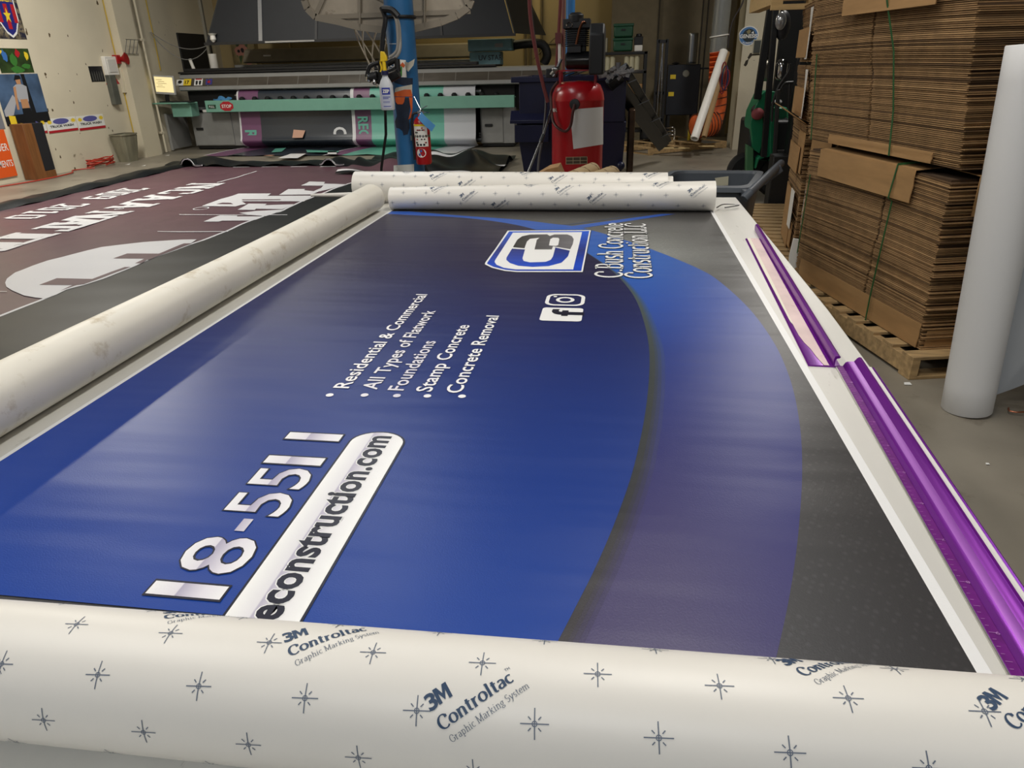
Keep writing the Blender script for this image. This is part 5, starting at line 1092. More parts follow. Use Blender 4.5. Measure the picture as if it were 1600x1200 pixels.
# ================================================================ air compressor
random.seed(21)
CR = mat('compressor_red', rgb(164, 16, 26), .28, spec=.6, var=.05); IRON = mat('cast_iron', rgb(30, 30, 32), .5, var=.2, scale=20)
yc = 8.8; a = ony(862, 180, yc); b = ony(943, 180, yc); cx = (a.x + b.x) / 2; R = (b.x - a.x) / 2; cy = yc + .05
zt = ony(902, 126, yc).z; zb = ony(902, 272, yc - .2).z
t = thing('air_compressor', (cx, cy, 0), 'red upright air compressor with a white sheet on its tank and black pump on top', 'compressor')
g = G(); z0, z1 = .22, zt
pf = [(.0001, z0 - .05), (R * .45, z0 - .03), (R * .8, z0 + .04), (R * .97, z0 + .13), (R, z0 + .2), (R, z1 - .22), (R * 1.01, z1 - .215), (R * 1.01, z1 - .2), (R * .97, z1 - .13), (R * .85, z1 - .05), (R * .6, z1 - .01), (.0001, z1)]
g.lathe(pf, (cx, cy, 0), (0, 0, 1), 44); g.build('tank', CR, t, smooth=50)
for a_ in (200, 340, 90):
    c_, s_ = math.cos(math.radians(a_)), math.sin(math.radians(a_)); g = G(); g.prism([(cx + c_ * R * .5, cy + s_ * R * .5, z0), (cx + c_ * R * .95, cy + s_ * R * .95, z0 + .1), (cx + c_ * R * 1.0, cy + s_ * R * 1.0, 0), (cx + c_ * R * .6, cy + s_ * R * .6, 0)], (-s_ * .06, c_ * .06, 0)); g.build('foot', CR, t)
def ct(px, py, l=.004):   # pixel on the tank wall
    d = ray(px, py); A_ = d.x ** 2 + d.y ** 2; B_ = -2 * (d.x * cx + d.y * cy); C_ = cx * cx + cy * cy - (R + l) ** 2; D_ = max(0, B_ * B_ - 4 * A_ * C_); k = (-B_ - math.sqrt(D_)) / (2 * A_); return Vector((d.x * k, d.y * k, d.z * k + CZ))
def tp(pts, m, nm, l=.004):
    vf = cut(([Vector((x, y_, 0)) for x, y_ in pts], [list(range(len(pts)))]), 4, 0); g = G(); g.add([ct(v.x, v.y, l) for v in vf[0]], vf[1]); g.build(nm, m, t, smooth=60, weld=False)
tp([(894, 171), (942.5, 167), (942.5, 225.5), (896, 233), (893, 200)], mat('paper_sheet', rgb(200, 198, 196), .6, bump=.02, bscale=6), 'white_sheet')
tp([(884, 246), (917, 244), (917, 256), (884, 257)], mat('plate_dark', rgb(70, 56, 40), .5), 'data_plate')
for k in range(4): tp([(884 + k * 11, 245), (884.8 + k * 11, 245), (884.8 + k * 11, 257), (884 + k * 11, 257)], mat('plate_line', rgb(170, 150, 120), .5), 'plate_line', .006)
for yv in (245.5, 251, 256): tp([(884, yv), (917, yv - .8), (917, yv), (884, yv + .8)], MATS['plate_line'], 'plate_line', .0065)
g = G(); p0_ = ct(864, 172, .006); put(g, fit(text2d('RN.', .04), .11, .1), lambda u, v: ct(862.6 + u * 70, 174.5 - v * 75, .006), 0); g.build('tank_lettering', PW, t, smooth=0)
g = G(); p = ct(898, 163, .0); g.lathe([(.06, 0), (.055, .03), (.02, .035)], p, (0, -1, 0), 14); g.build('port_ring', IRON, t)
g = G(); g.tube(crom([ct(898, 163, .04), ct(895, 176, .06), ct(892, 195, .06), ct(884, 205, .06), ct(872, 200, .06), ct(864, 188, .05), ct(861, 160, .04), ct(862, 142, .03), ct(872, 128, .02)], 6), .016, 8); g.build('drain_hose', mat('hose_brown', rgb(64, 22, 22), .45), t)
# motor, pump, belt guard on a red bracket
zp = z1 + .18
_GB = G.build
def _squash(self, *a_, **k_):   # pump group drawn larger, brought to its real height
    self.v = [Vector((cx + (v.x - cx) * .95 - .01, v.y, z1 + (v.z - z1) * .6 if v.z > z1 else v.z)) for v in self.v]
    return _GB(self, *a_, **k_)
G.build = _squash
g = G()
for dx, dy in ((-.2, -.15), (.22, -.15), (-.2, .15), (.22, .15)): g.bar((cx + dx, cy + dy, z1 - .06), (cx + dx, cy + dy, zp), .025, .025)
g.bar((cx - .22, cy - .15, zp), (cx + .24, cy - .15, zp), .03, .025); g.bar((cx - .22, cy + .15, zp), (cx + .24, cy + .15, zp), .03, .025); g.build('mounting_bracket', CR, t)
m0 = ony(888, 118, yc - .1); m1 = ony(921, 118, yc - .1)
g = G(); g.lathe([(.1, 0), (.15, .02), (.155, .3), (.15, .32), (.08, .34)], (cx - .14, cy - .1, zp + .17), (1, 0, 0), 24); g.build('motor', mat('motor_black', rgb(18, 18, 20), .3), t)
g = G(); g.box((cx - .1, cy - .22, zp + .3), (cx + .05, cy - .02, zp + .42)); g.box((cx - .11, cy - .23, zp + .42), (cx + .06, cy - .01, zp + .44)); g.build('capacitor_box', IRON, t, bev=.008)
g = G(); g.lathe([(.09, 0), (.1, .1), (.08, .14)], (cx - .02, cy + .12, zp + .02), (0, 0, 1), 20)
for k in range(9): g.box((cx - .16, cy + .0, zp + .42 + k * .035), (cx + .12, cy + .26, zp + .437 + k * .035))
g.box((cx - .13, cy + .02, zp + .15), (cx + .09, cy + .23, zp + .74)); g.box((cx - .18, cy - .02, zp + .72), (cx + .14, cy + .27, zp + .88)); g.lathe([(.09, 0), (.09, .12), (.05, .16)], (cx - .03, cy + .06, zp + .83), (0, -.05, 1), 16)
g.build('pump', IRON, t, bev=.006)
g = G(); g.tube(crom([(cx + .08, cy - .02, zp + .8), (cx + .06, cy - .06, zp + .82), (cx + .02, cy - .05, zp + .7), (cx - .02, cy - .04, zp + .42)], 5), .016, 8); g.build('copper_pipe', mat('copper', rgb(150, 96, 70), .3, .9), t)
g = G(); g.tube([(cx - .1 + .035 * math.cos(a_ * PI / 6), cy - .03, zp + .78 + .045 * math.sin(a_ * PI / 6)) for a_ in range(13)], .008, 6, caps=False); g.build('filter_ring', CHROME, t)
g = G(); g.prism([(cx + .15, cy - .33, zp - .08), (cx + .15, cy + .3, zp - .08), (cx + .15, cy + .36, zp + .3), (cx + .15, cy + .3, zp + .72), (cx + .15, cy - .25, zp + .78), (cx + .15, cy - .36, zp + .6)], (.17, 0, 0)); g.build('belt_guard', mat('guard_black', rgb(26, 27, 30), .55), t, bev=.02)
g = G(); g.tube([(cx - .3, cy - .05, zp - .06), (cx - .24, cy - .1, zp + .02)], .04, 12); g.ball((cx - .25, cy - .2, zp + .03), .045, 12, 0, (1, .5, 1)); g.tube([(cx - .28, cy - .1, zp - .1), (cx - .2, cy, zp + .2)], .02, 8); g.build('pressure_gauge', STEEL, t)
g = G(); g.box((cx - .38, cy - .06, zp - .12), (cx - .24, cy + .1, zp + .04)); g.build('pressure_switch', IRON, t, bev=.01)
G.build = _GB
# silver pole leaning beside it, hoses falling from above
a = onz(858, 176, 1.1); g = G()
g.tube([ony(822, 278, 7.6), ony(845, 220, 8.1)], .014, 8); g.tube([ony(845, 221, 8.1), ony(849, 211, 8.15)], .022, 8, 1); g.tube([ony(849, 211, 8.15), ony(861, 172, 8.5)], .014, 8)
lo = ony(822, 278, 7.6); g.tube([lo, lo - (ony(845, 220, 8.1) - lo) * .9], .016, 8)
tag(g.build('silver_pole', [STEEL, BLACK]), 'thin silver pole leaning against the left of the red compressor', 'pole')
def hang(pts, m, r, nm, lab, cat): g = G(); g.tube(crom([ony(*p) for p in pts], 6), r, 8); tag(g.build(nm, m), lab, cat)
HR = mat('hose_red', rgb(104, 40, 40), .5); HD2 = mat('hose_dark', rgb(44, 36, 38), .5)
hang([(826, -30, 8.4), (829, 30, 8.4), (838, 85, 8.4), (848, 130, 8.4), (856, 160, 8.4)], HR, .02, 'air_hose', 'dark red air hose falling from above to the left side of the compressor', 'hose')
hang([(827, -30, 8.5), (831, 30, 8.5), (840, 90, 8.5), (847, 125, 8.5), (853, 152, 8.5), (850, 200, 8.3), (842, 250, 8.0), (840, 280, 7.8)], HD2, .014, 'air_cable', 'dark cable twisting beside the red air hose and down past the silver pole', 'cable')
hang([(877, -20, 9.8), (873, 50, 9.8), (871, 80, 9.8), (869, 115, 9.8)], HR, .02, 'air_hose', 'dark red hose just left of the rear blue post', 'hose')
hang([(881, -20, 9.75), (880, 60, 9.75), (880, 110, 9.75)], mat('hose_pink', rgb(120, 76, 70), .5), .022, 'air_hose', 'dull pink hose touching the left of the rear blue post', 'hose')
g = G(); p = ony(874, 68, 9.7); q_ = ony(874, 100, 9.7); g.cyl(q_, p, .016, 10); g.box((p.x - .05, p.y - .04, p.z), (p.x + .02, p.y + .04, p.z + .12), 1); tag(g.build('white_filter', [WHITE, HR]), 'white tube with a dark red fitting left of the compressor pump', 'filter')
# rear blue post
a = ony(884, 50, 10.6); b = ony(898, 50, 10.6); g = G(); g.cyl(((a.x + b.x) / 2, 10.6, 0), ((a.x + b.x) / 2, 10.6, 5.6), (b.x - a.x) / 2, 24)
tag(g.build('blue_post', mat('pole_blue2', rgb(44, 112, 172), .4)), 'slimmer blue steel post behind the red compressor', 'post')
# ================================================================ dark blue dumpster
DB = mat('dumpster_blue', rgb(9, 14, 52), .42, var=.15, scale=4, spec=.5)
yd = 10.0; a = ony(803, 200, yd); b = ony(978, 200, yd); xa, xb = a.x, b.x
t = thing('dumpster', ((xa + xb) / 2, yd + .5, 0), 'dark blue steel tipping dumpster behind the red compressor', 'dumpster')
g = G(); zt_ = ony(860, 119, yd).z
g.hexa([(xa + .12, yd + .05, .22), (xb - .03, yd + .05, .22), (xb - .03, yd + 1.25, .22), (xa + .12, yd + 1.25, .22), (xa + .03, yd, .86), (xb, yd, .86), (xb, yd + 1.3, .86), (xa + .03, yd + 1.3, .86)])
w_ = .04
for (p0_, p1_) in (((xa + .08, yd - .02, .86), (xb - .02, yd + w_, zt_)), ((xa + .08, yd + 1.26, .86), (xb - .02, yd + 1.3, zt_)), ((xa + .08, yd, .86), (xa + .12, yd + 1.3, zt_)), ((xb - .06, yd, .86), (xb - .02, yd + 1.3, zt_))): g.box(p0_, p1_)
g.build('bin', DB, t, bev=.01)
g = G(); g.box((xa - .02, yd - .06, zt_ - .07), (xb + .02, yd + .03, zt_)); g.box((xa - .02, yd + 1.27, zt_ - .07), (xb + .02, yd + 1.35, zt_)); g.box((xa - .02, yd, zt_ - .07), (xa + .08, yd + 1.3, zt_)); g.box((xb - .06, yd, zt_ - .07), (xb + .02, yd + 1.3, zt_)); g.build('rim', DB, t, bev=.008)
g = G(); g.prism([(xa - .04, yd - .1, .86), (xa + .5, yd - .1, .86), (xa + .5, yd + .02, .98), (xa - .04, yd + .02, .98)], (0, 0, .04)); g.box((xa + .02, yd - .08, .62), (xa + .48, yd + .02, .84)); g.build('fork_pocket', DB, t, bev=.006)
for x_ in (xa + .2, xb - .14):
    for y_ in (yd + .08, yd + 1.1):
        g = G(); g.lathe([(.09, 0), (.1, .01), (.1, .05), (.09, .06)], (x_ - .03, y_, .1), (1, 0, 0), 16); g.box((x_ - .05, y_ - .03, .1), (x_ + .05, y_ + .03, .24)); g.build('caster', BLACK, t)
g = G(); p = ony(970, 259, yd - .1); g.ball(p, .055, 16); g.build('round_boss', DB, t)
g = G(); random.seed(9)
for k in range(7): x_ = xa + .35 + k * .17; g.bar((x_, yd + .3, zt_ - .02), (x_ + .3, yd + .4 + .03 * k, zt_ + .04 + .02 * (k % 3)), .16, .015)
tag(g.build('scrap_boards', mat('scrap_dark', rgb(40, 36, 34), .6)), 'dark scrap boards lying across the top of the blue dumpster', 'scrap')
# slab added for the dumpster's right side, its brownish reflection painted in
g = G(); a = ony(981, 160, 10.9); g.box((xb + .03, 10.2, 0), (xb + .12, 11.2, 1.0)); tag(g.build('dumpster_side', mat('brown_reflection', rgb(72, 54, 40), .3, .5, var=.6, scale=4), bev=.02), 'dark brown slab added as the side of the blue dumpster, its reflection painted in', 'box')
# folded black frame leaning onto the pallet
t = thing('black_ladder_frame', (.6, 12.6, .2), 'long black folded frame leaning from the dumpster down to the empty pallet', 'frame')
A = ony(957, 121, 9.8); B = ony(1036, 228, 12.7)
dv = (B - A).normalized()
for k, (o1, w_, h_) in enumerate(((0, .2, .08), (.15, .1, .06))):
    g = G(); up_ = Vector((1, 0, .9)) * o1; g.bar(A + up_ * .9, B + up_ * (.55), w_, h_, 0, Vector((0, -1, .3))); 
    for s_ in (-1, 1): g.bar(A + up_ * .9 + Vector((s_ * w_ * .35, -.06, s_ * w_ * .3)), B + up_ * .55 + Vector((s_ * w_ * .35, -.06, s_ * w_ * .3)), .02, .02, 0)
    g.build('rail', mat('satin_black', rgb(20, 22, 26), .35), t, bev=.006)
for k in range(4):
    c = A.lerp(B, .12 + .25 * k); g = G(); g.bar(c + Vector((-.06, -.08, 0)), c + Vector((.2, -.08, .1)), .04, .012); g.build('bracket', mat('dull_steel', rgb(110, 112, 115), .4, .8), t)
g = G(); c = A + Vector((.02, -.05, .04)); random.seed(2)
for k in range(26): p = c + Vector((random.uniform(-.1, .2), random.uniform(-.1, .1), random.uniform(-.03, .06))); g.bar(p, p + Vector((random.uniform(-.12, .12), 0, random.uniform(-.05, .05))), .05, .04)
tag(g.build('foil_scrap', mat('foil_grey', rgb(150, 150, 150), .4, .6, var=.4, scale=30)), 'crumpled grey foil heap at the top of the leaning black frame', 'scrap')
# ================================================================ pallets
def pallet(org, ang, L_, W_, label, z=0, nboards=7, parts=True, hgt=.13, name='pallet', mt=None, group='wooden pallets', skew=0, inverted=False):
    org = Vector((org[0], org[1], z)); M_ = Matrix.Translation(org) @ Matrix.Rotation(ang, 4, 'Z')
    t = thing(name, org, label, 'pallet', group); mt = mt or WOOD
    for k in range(nboards):
        x = (L_ - .1) * k / (nboards - 1); g = G(); g.box((x, 0, hgt - .018), (x + .1, W_, hgt), 0, M_); g.build('deck_board', mt, t, bev=.003)
    for k in range(3):
        y = (W_ - .04) * k / 2; g = G()
        g.box((0, y, .018), (L_, y + .04, hgt - .018) , 0, M_) if not inverted else g.box((0, y, .018), (L_, y + .04, hgt - .018), 0, M_)
        g.build('stringer', mt, t, bev=.003)
    for k in range(3):
        x = (L_ - .1) * k / 2; g = G(); g.box((x, 0, 0), (x + .1, W_, .018), 0, M_); g.build('bottom_board', mt, t, bev=.002)
    return t
# empty pallet under the black frame (few boards, upturned)
p0_ = onz(1014, 243); p1_ = onz(1135, 231); p2_ = onz(997, 225); ang = math.atan2(p1_.y - p0_.y, p1_.x - p0_.x)
pallet((p0_.x, p0_.y), ang, (p1_ - p0_).length, 1.45, 'empty upturned wooden pallet at the foot of the leaning black frame', nboards=4, group=None)
for px, py in ((1040, 222), (1065, 232), (1092, 217), (1104, 229), (1048, 232)):
    p = onz(px, py, .13); g = G(); g.box((p.x - .14, p.y - .08, .132), (p.x + .14, p.y + .08, .142)); o = g.build('loose_offcut', mat('fresh_wood', rgb(200, 176, 126), .7), bpy.data.objects['pallet'], bev=.002)
# ================================================================ shelf and its goods
RK = mat('rack_black', rgb(24, 24, 24), .5)
ys = 15.6; xa_, xb_ = ony(930, 120, ys).x, ony(1010, 120, ys).x
t = thing('storage_rack', ((xa_ + xb_) / 2, ys, 0), 'black metal storage rack behind the compressor', 'rack')
zs = [.25, ony(975, 155, ys).z, ony(975, 88, ys).z]; zs[1] = ony(960, 155 - 6, ys).z
zs = [.3, ony(975, 150, ys).z, ony(975, 111, ys).z, ony(975, 81, ys).z]
for z_ in zs: g = G(); g.box((xa_, ys, z_ - .05), (xb_, ys + .6, z_)); g.build('shelf', RK, t, bev=.004)
for x_ in (xa_, xb_ - .06):
    for y_ in (ys, ys + .55): g = G(); g.box((x_, y_, 0), (x_ + .06, y_ + .06, zs[3])); g.build('upright', RK, t)
GC = mat('case_green', rgb(26, 76, 52), .45)
c0 = ony(958, 77, ys); c1 = ony(990, 36, ys)
for k, (za, zb_, lab) in enumerate(((zs[3], (zs[3] + c1.z) / 2, 'dark green storage case on the rack, lower of two'), ((zs[3] + c1.z) / 2, c1.z, 'dark green storage case on the rack, upper of two'))):
    t = thing('green_case', (c0.x + .2, ys + .3, za), lab, 'case', 'green cases'); g = G(); g.box((c0.x, ys + .02, za + .01), (c1.x, ys + .5, zb_ - .04)); g.build('body', GC, t, bev=.03)
    g = G(); g.box((c0.x - .01, ys + .01, zb_ - .05), (c1.x + .01, ys + .51, zb_)); g.build('lid', GC, t, bev=.01); g = G(); g.box((c0.x + .15, ys, (za + zb_) / 2), (c1.x - .15, ys + .02, (za + zb_) / 2 + .03)); g.build('latch', BLACK, t)
for k, px in enumerate((949, 957, 966, 979, 987, 995)):
    p = ony(px, 100, ys + .1); zf_ = zs[2]; tall = [.27, .27, .16, .27, .27, .27][k]
    g = G(); g.hollow((p.x, ys + .12, zf_), (p.x, ys + .12, zf_ + tall), .05, .02, 16); m_ = mat('roll_cream', rgb(196, 190, 160), .6) if k != 2 else mat('roll_grey', rgb(90, 90, 96), .6)
    tag(g.build('tape_roll', m_, weld=False), ['cream roll on the middle rack shelf, leftmost', 'cream roll on the middle rack shelf, second from left', 'short grey roll on the middle rack shelf', 'cream roll right of the short grey roll on the rack', 'cream roll, second from the right on the rack shelf', 'cream roll on the middle rack shelf, rightmost'][k], 'roll', 'rolls on the rack')
p = ony(940, 50, ys); g = G(); g.box((p.x - .14, ys + .05, zs[3]), (p.x + .12, ys + .4, zs[3] + .26)); tag(g.build('carton', mat('pale_box', rgb(150, 144, 124), .7), bev=.01), 'pale cardboard box behind the compressor belt guard on the top shelf', 'box')
t = thing('power_tool', (ony(998, 70, ys).x, ys, zs[3]), 'black and white motor tool on the top shelf right of the green cases', 'tool'); p = ony(998, 70, ys)
g = G(); g.box((p.x - .08, ys + .05, zs[3]), (p.x + .08, ys + .3, zs[3] + .12)); g.build('base', WHITE, t, bev=.02); g = G(); g.box((p.x - .09, ys + .04, zs[3] + .12), (p.x + .08, ys + .3, zs[3] + .27)); g.lathe([(.06, 0), (.05, .05)], (p.x, ys + .15, zs[3] + .27), (0, 0, 1), 14); g.build('motor', BLACK, t, bev=.01)
for k, (px, w_) in enumerate(((985, .2), (998, .16))):
    p = ony(px, 130, ys); g = G(); g.box((p.x - w_ / 2, ys + .05, zs[1]), (p.x + w_ / 2, ys + .45, zs[1] + .22)); tag(g.build('carton', CARD, bev=.006), ['brown carton on the lower rack shelf, left one', 'brown carton on the lower rack shelf, right one'][k], 'box')
# ---- hand truck
HT = mat('handtruck_dark', rgb(30, 30, 32), .4); yh = 15.4
t = thing('hand_truck', (ony(1036, 200, yh).x, yh, 0), 'tall black stair hand truck with chrome frame before the partition wall', 'hand truck')
L_, R_ = ony(1029, 60, yh).x, ony(1043, 60, yh).x; zt_ = ony(1036, 61, yh).z
g = G()
for x_ in (L_, R_): g.box((x_ - .03, yh, .2), (x_ + .03, yh + .06, zt_))
for z_ in (.5, 1.0, zt_ - .04): g.box((L_, yh, z_ - .03), (R_, yh + .05, z_ + .03))
g.build('frame', HT, t, bev=.004)
g = G(); g.tube(crom([(L_ + .05, yh - .05, .5), (L_ + .06, yh - .05, 1.2), (L_ + .09, yh - .05, zt_ - .15), (R_ - .09, yh - .05, zt_ - .15), (R_ - .06, yh - .05, 1.2), (R_ - .05, yh - .05, .5)], 4), .012, 6); g.build('chrome_handle', CHROME, t)
for x_ in (L_ - .05, R_ + .05): g = G(); g.lathe([(.05, -.02), (.12, -.03), (.13, 0), (.12, .03), (.05, .02)], (x_, yh + .05, .13), (1, 0, 0), 18); g.build('wheel', BLACK, t)
g = G()
for k in range(3): g.tube(crom([(R_ + .02, yh - .1, .2 + .07 * k), (R_ + .22, yh - .1, .22 + .07 * k), (R_ + .26, yh - .1, .15 + .05 * k), (R_ + .24, yh - .1, .08)], 4), .012, 6)
g.build('toe_bars', CHROME, t)
# ---- dark machine cabinet
ym = 15.9; x0_, x1_ = ony(1043, 120, ym).x, ony(1094, 120, ym).x; z1_ = ony(1060, 101, ym).z
t = thing('machine_cabinet', ((x0_ + x1_) / 2, ym, 0), 'dark blue black machine cabinet with yellow stickers beside the hand truck', 'cabinet')
g = G(); g.box((x0_, ym, .55), (x1_, ym + .7, z1_)); g.build('body', mat('cabinet_night', rgb(26, 30, 40), .45, var=.1), t, bev=.015)
for x_ in (x0_ + .05, x1_ - .1):
    for y_ in (ym + .02, ym + .6): g = G(); g.box((x_, y_, 0), (x_ + .05, y_ + .05, .55)); g.build('leg', HT, t)
for px, py in ((1052, 120), (1049, 147)): p = ony(px, py, ym); g = G(); g.box((p.x - .06, ym - .004, p.z - .04), (p.x + .05, ym, p.z + .04)); g.build('yellow_sticker', YEL, t)
for px in (1080, 1086): p = ony(px, 170, ym - .3); g = G(); g.cyl((p.x, ym - .3, .02), (p.x, ym - .3, .42), .03, 12); tag(g.build('yellow_stand', YEL), {1080: 'yellow stub post under the dark cabinet, left of two', 1086: 'yellow stub post under the dark cabinet, right of two'}[px], 'post')
p = ony(1072, 115, ym); g = G(); g.lathe([(.07, 0), (.06, .02)], (p.x, ym, p.z), (0, -1, 0), 16); g.build('round_dial', mat('dial_pale', rgb(150, 150, 140), .5), t)
g = G(); g.lathe([(.02, 0), (.09, .02), (.03, .05)], (ony(1057, 98, ym).x, ym + .2, z1_), (0, 0, 1), 10); g.build('top_knob', BLACK, t)
p0_ = ony(1080, 100, 16.3); p1_ = ony(1080, 52, 16.3); g = G(); g.hollow((p0_.x, 16.3, z1_ + .01), (p0_.x, 16.3, p1_.z), .1, .085, 24); tag(g.build('metal_duct', mat('zinc', rgb(150, 152, 155), .3, .9), weld=False), 'shiny metal duct pipe standing on the dark machine cabinet', 'duct')
g = G(); p = ony(1090, 107, 16.6); g.tube([(p.x, 16.6, p.z), (p.x + .35, 16.6, p.z)], .02, 6); tag(g.build('wall_bar', HT), 'short dark bar between the dark cabinet and the orange fencing', 'bar')
# dark carts on floor
for k, (px, w_, h_) in enumerate(((1018, .35, .35),)):
    p = ony(px, 200, 15.2); t = thing('floor_dolly', (p.x, 15.2, 0), 'low dark dolly on the floor left of the hand truck', 'dolly')
    g = G(); g.box((p.x - w_ / 2, 15.2, .15), (p.x + w_ / 2, 15.6, .15 + h_)); g.build('body', BLACK, t, bev=.02)
    for s_ in (-1, 1): g = G(); g.lathe([(.04, -.02), (.07, 0), (.04, .02)], (p.x + s_ * w_ * .4, 15.18, .07), (1, 0, 0), 12); g.build('wheel', BLACK, t)
# ---- orange fencing, white leaning tubes, clear tube
OF = mat('fence_orange', rgb(206, 92, 40), .55, var=.15, scale=14)
yo = 14.2
def zig(px0, px1, y0, y1, n):   # accordion-folded orange fabric
    g = G(); k = 0
    P = []
    for i in range(n + 1):
        py = y0 + (y1 - y0) * i / n; a_ = ony(px0[0] + (px0[1] - px0[0]) * i / n, py, yo + (.08 if i % 2 else -.04)); b_ = ony(px1[0] + (px1[1] - px1[0]) * i / n, py + (2 if i % 2 else -3), yo + (.08 if i % 2 else -.04)); P.append((a_, b_))
    for (a0, b0), (a1, b1) in zip(P[:-1], P[1:]): g.add([a0, b0, b1, a1], [(0, 1, 2, 3)])
    return g
t = thing('orange_duct_hose', (ony(1095, 150, yo).x, yo, 0), 'orange flexible duct hose bunched up against the concrete pier', 'duct hose')
zig((1109, 1107), (1128, 1122), 83, 138, 14).build('upper_folds', OF, t, smooth=0, solid=.01)
g = G(); pts = [ony(1122, 135, yo + .25), ony(1121, 165, yo + .2), ony(1113, 200, yo + .1)]; g.tube(crom(pts, 6), .16, 20); 
for q_ in crom(pts, 3): g.tube([q_ + Vector((.165 * math.cos(a_ * PI / 8), .165 * math.sin(a_ * PI / 8), .03 * math.cos(a_ * PI / 8))) for a_ in range(17)], .007, 5, 1, caps=False)
g.build('standing_bag', [OF, BLACK], t)
g = G(); c0 = ony(1097, 197, yo); pts = [c0 + Vector((-.18, -.2, -.02)), c0 + Vector((.0, -.0, .0)), c0 + Vector((.2, .2, .05))]; g.lathe([(.0001, 0), (.15, .0), (.21, .04), (.22, .2), (.21, .42), (.15, .5)], c0 + Vector((-.16, -.15, .0)), (1, .6, .1), 22)
for k in range(7):
    cc = c0 + Vector((-.16, -.15, 0)) + Vector((1, .6, .1)).normalized() * (.03 + .07 * k); ax_ = Vector((1, .6, .1)).normalized(); u_ = ax_.cross(Vector((0, 0, 1))).normalized(); v_ = ax_.cross(u_); r_ = .215 + .008 * (k % 2)
    g.tube([cc + r_ * (math.cos(a_ * PI / 9) * u_ + math.sin(a_ * PI / 9) * v_) for a_ in range(19)], .009, 5, 1, caps=False)
g.build('coiled_end', [OF, mat('fence_band', rgb(70, 34, 20), .6)], t)
def lean(px0, py0, ya, px1, py1, yb_, r, m, lab, nm='leaning_tube'):
    a_ = ony(px0, py0, ya); b_ = ony(px1, py1, yb_); g = G(); g.hollow(a_, b_, r, r * .75, 24); tag(g.build(nm, m, weld=False), lab, 'tube')
lean(1085, 217, 13.2, 1131, 80, 14.2, .072, WHITE, 'thick white tube leaning against the pier above the pallet')
lean(1100, 214, 13.5, 1136, 82, 14.3, .05, mat('tube_kraft', rgb(160, 130, 90), .7), 'thin brown and white tube leaning behind the thick white tube')
g = G(); random.seed(4)
for k in range(3): c0 = ony(1130 + k * 1.8, 122, 13.95); g.tube([c0 + Vector((.05 * math.cos(a_ * PI / 8) + .01 * k, 0, (.26 - .06 * k) * math.sin(a_ * PI / 8))) for a_ in range(17)], .012, 6, 0 if k % 2 else 1, caps=False)
tag(g.build('cable_loops', [mat('cable_navy', rgb(40, 44, 84), .5), mat('cable_red', rgb(120, 30, 34), .5)], weld=False), 'looped dark blue and red cables hanging at the left edge of the pier', 'cable')
g = G(); a_ = ony(1128, 0, 14.4); b_ = ony(1122, 82, 14.4); g.hollow((b_.x, 14.45, b_.z), (b_.x + .03, 14.45, 5.4), .15, .147, 28); tag(g.build('clear_tube', mat('clear_plastic', rgb(190, 192, 188), .15, trans=.7, spec=.6), weld=False), 'clear plastic tube standing upright left of the pier', 'tube')
g = G(); z_ = ony(1125, 56, 14.4).z; g.tube([(b_.x + .16 * math.cos(a_k * PI / 10), 14.45 + .16 * math.sin(a_k * PI / 10), z_ + .02 * math.cos(a_k * PI / 10)) for a_k in range(21)], .012, 6, caps=False); tag(g.build('white_tie', WHITE), 'white band tied round the clear upright tube', 'band')
# cable down the pier, sticker, charred socket
yp = 14.6
g = G(); g.tube(crom([ony(1164, -20, yp - .03), ony(1160, 5, yp - .03), ony(1146, 30, yp - .03), ony(1140, 52, yp - .04), ony(1137, 75, yp - .05)], 6), .014, 6); tag(g.build('pier_cable', HD2), 'dark cable drooping across the top of the pier', 'cable')
t = G(); a_ = ony(1152, 72, yp); b_ = ony(1187, 40, yp); w_ = b_.x - a_.x; h_ = b_.z - a_.z
def sf_(u, v, l=1): return Vector((a_.x + w_ * u, yp - .001 - .002 * l, a_.z + h_ * v))
t.prism([sf_(.5 + .5 * math.cos(k * PI / 12) * (1.0 if k < 12 else .92), .5 + .5 * math.sin(k * PI / 12), 0) for k in range(24)], (0, -.003, 0), 0)
t.poly([sf_(.5 + .45 * math.cos(k * PI / 12), .5 + .45 * math.sin(k * PI / 12), 2.2) for k in range(24)], 1)
t.poly([sf_(.52 + .32 * math.cos(k * PI / 12), .52 + .34 * math.sin(k * PI / 12), 2.8) for k in range(24)], 2)
t.poly([sf_(.45, .6, 3.2), sf_(.55, .62, 3.2), sf_(.6, .75, 3.2), sf_(.5, .82, 3.2), sf_(.38, .72, 3.2)], 3); t.poly([sf_(.62, .64, 3.2), sf_(.76, .6, 3.2), sf_(.72, .74, 3.2)], 0)
put(t, fit(text2d('GENESIS', .03), .86, .26), lambda u, v: sf_(.07 + u, .4 + v, 4), 0); put(t, fit(text2d('PLUMBING', .02), .5, .12), lambda u, v: sf_(.25 + u, .1 + v + .25 * (u - .25) ** 2 * 2, 4), 0)
tag(t.build('round_sticker', [PW, mat('sticker_blue', rgb(70, 120, 176), .5), mat('globe_dark', rgb(30, 44, 52), .5), mat('globe_tan', rgb(140, 130, 90), .5)], smooth=0), 'round blue and white company sticker on the concrete pier', 'sticker')
p = ony(1183, 73, yp); g = G(); g.box((p.x - .06, yp - .05, p.z - .1), (p.x + .05, yp, p.z + .1)); g.box((p.x - .08, yp - .02, p.z - .12), (p.x + .07, yp, p.z + .12), 1); tag(g.build('wall_socket', [mat('socket_dark', rgb(60, 64, 60), .6), mat('socket_plate', rgb(176, 172, 150), .6)]), 'small dark wall socket on the pier below the round sticker', 'socket')
g = G()
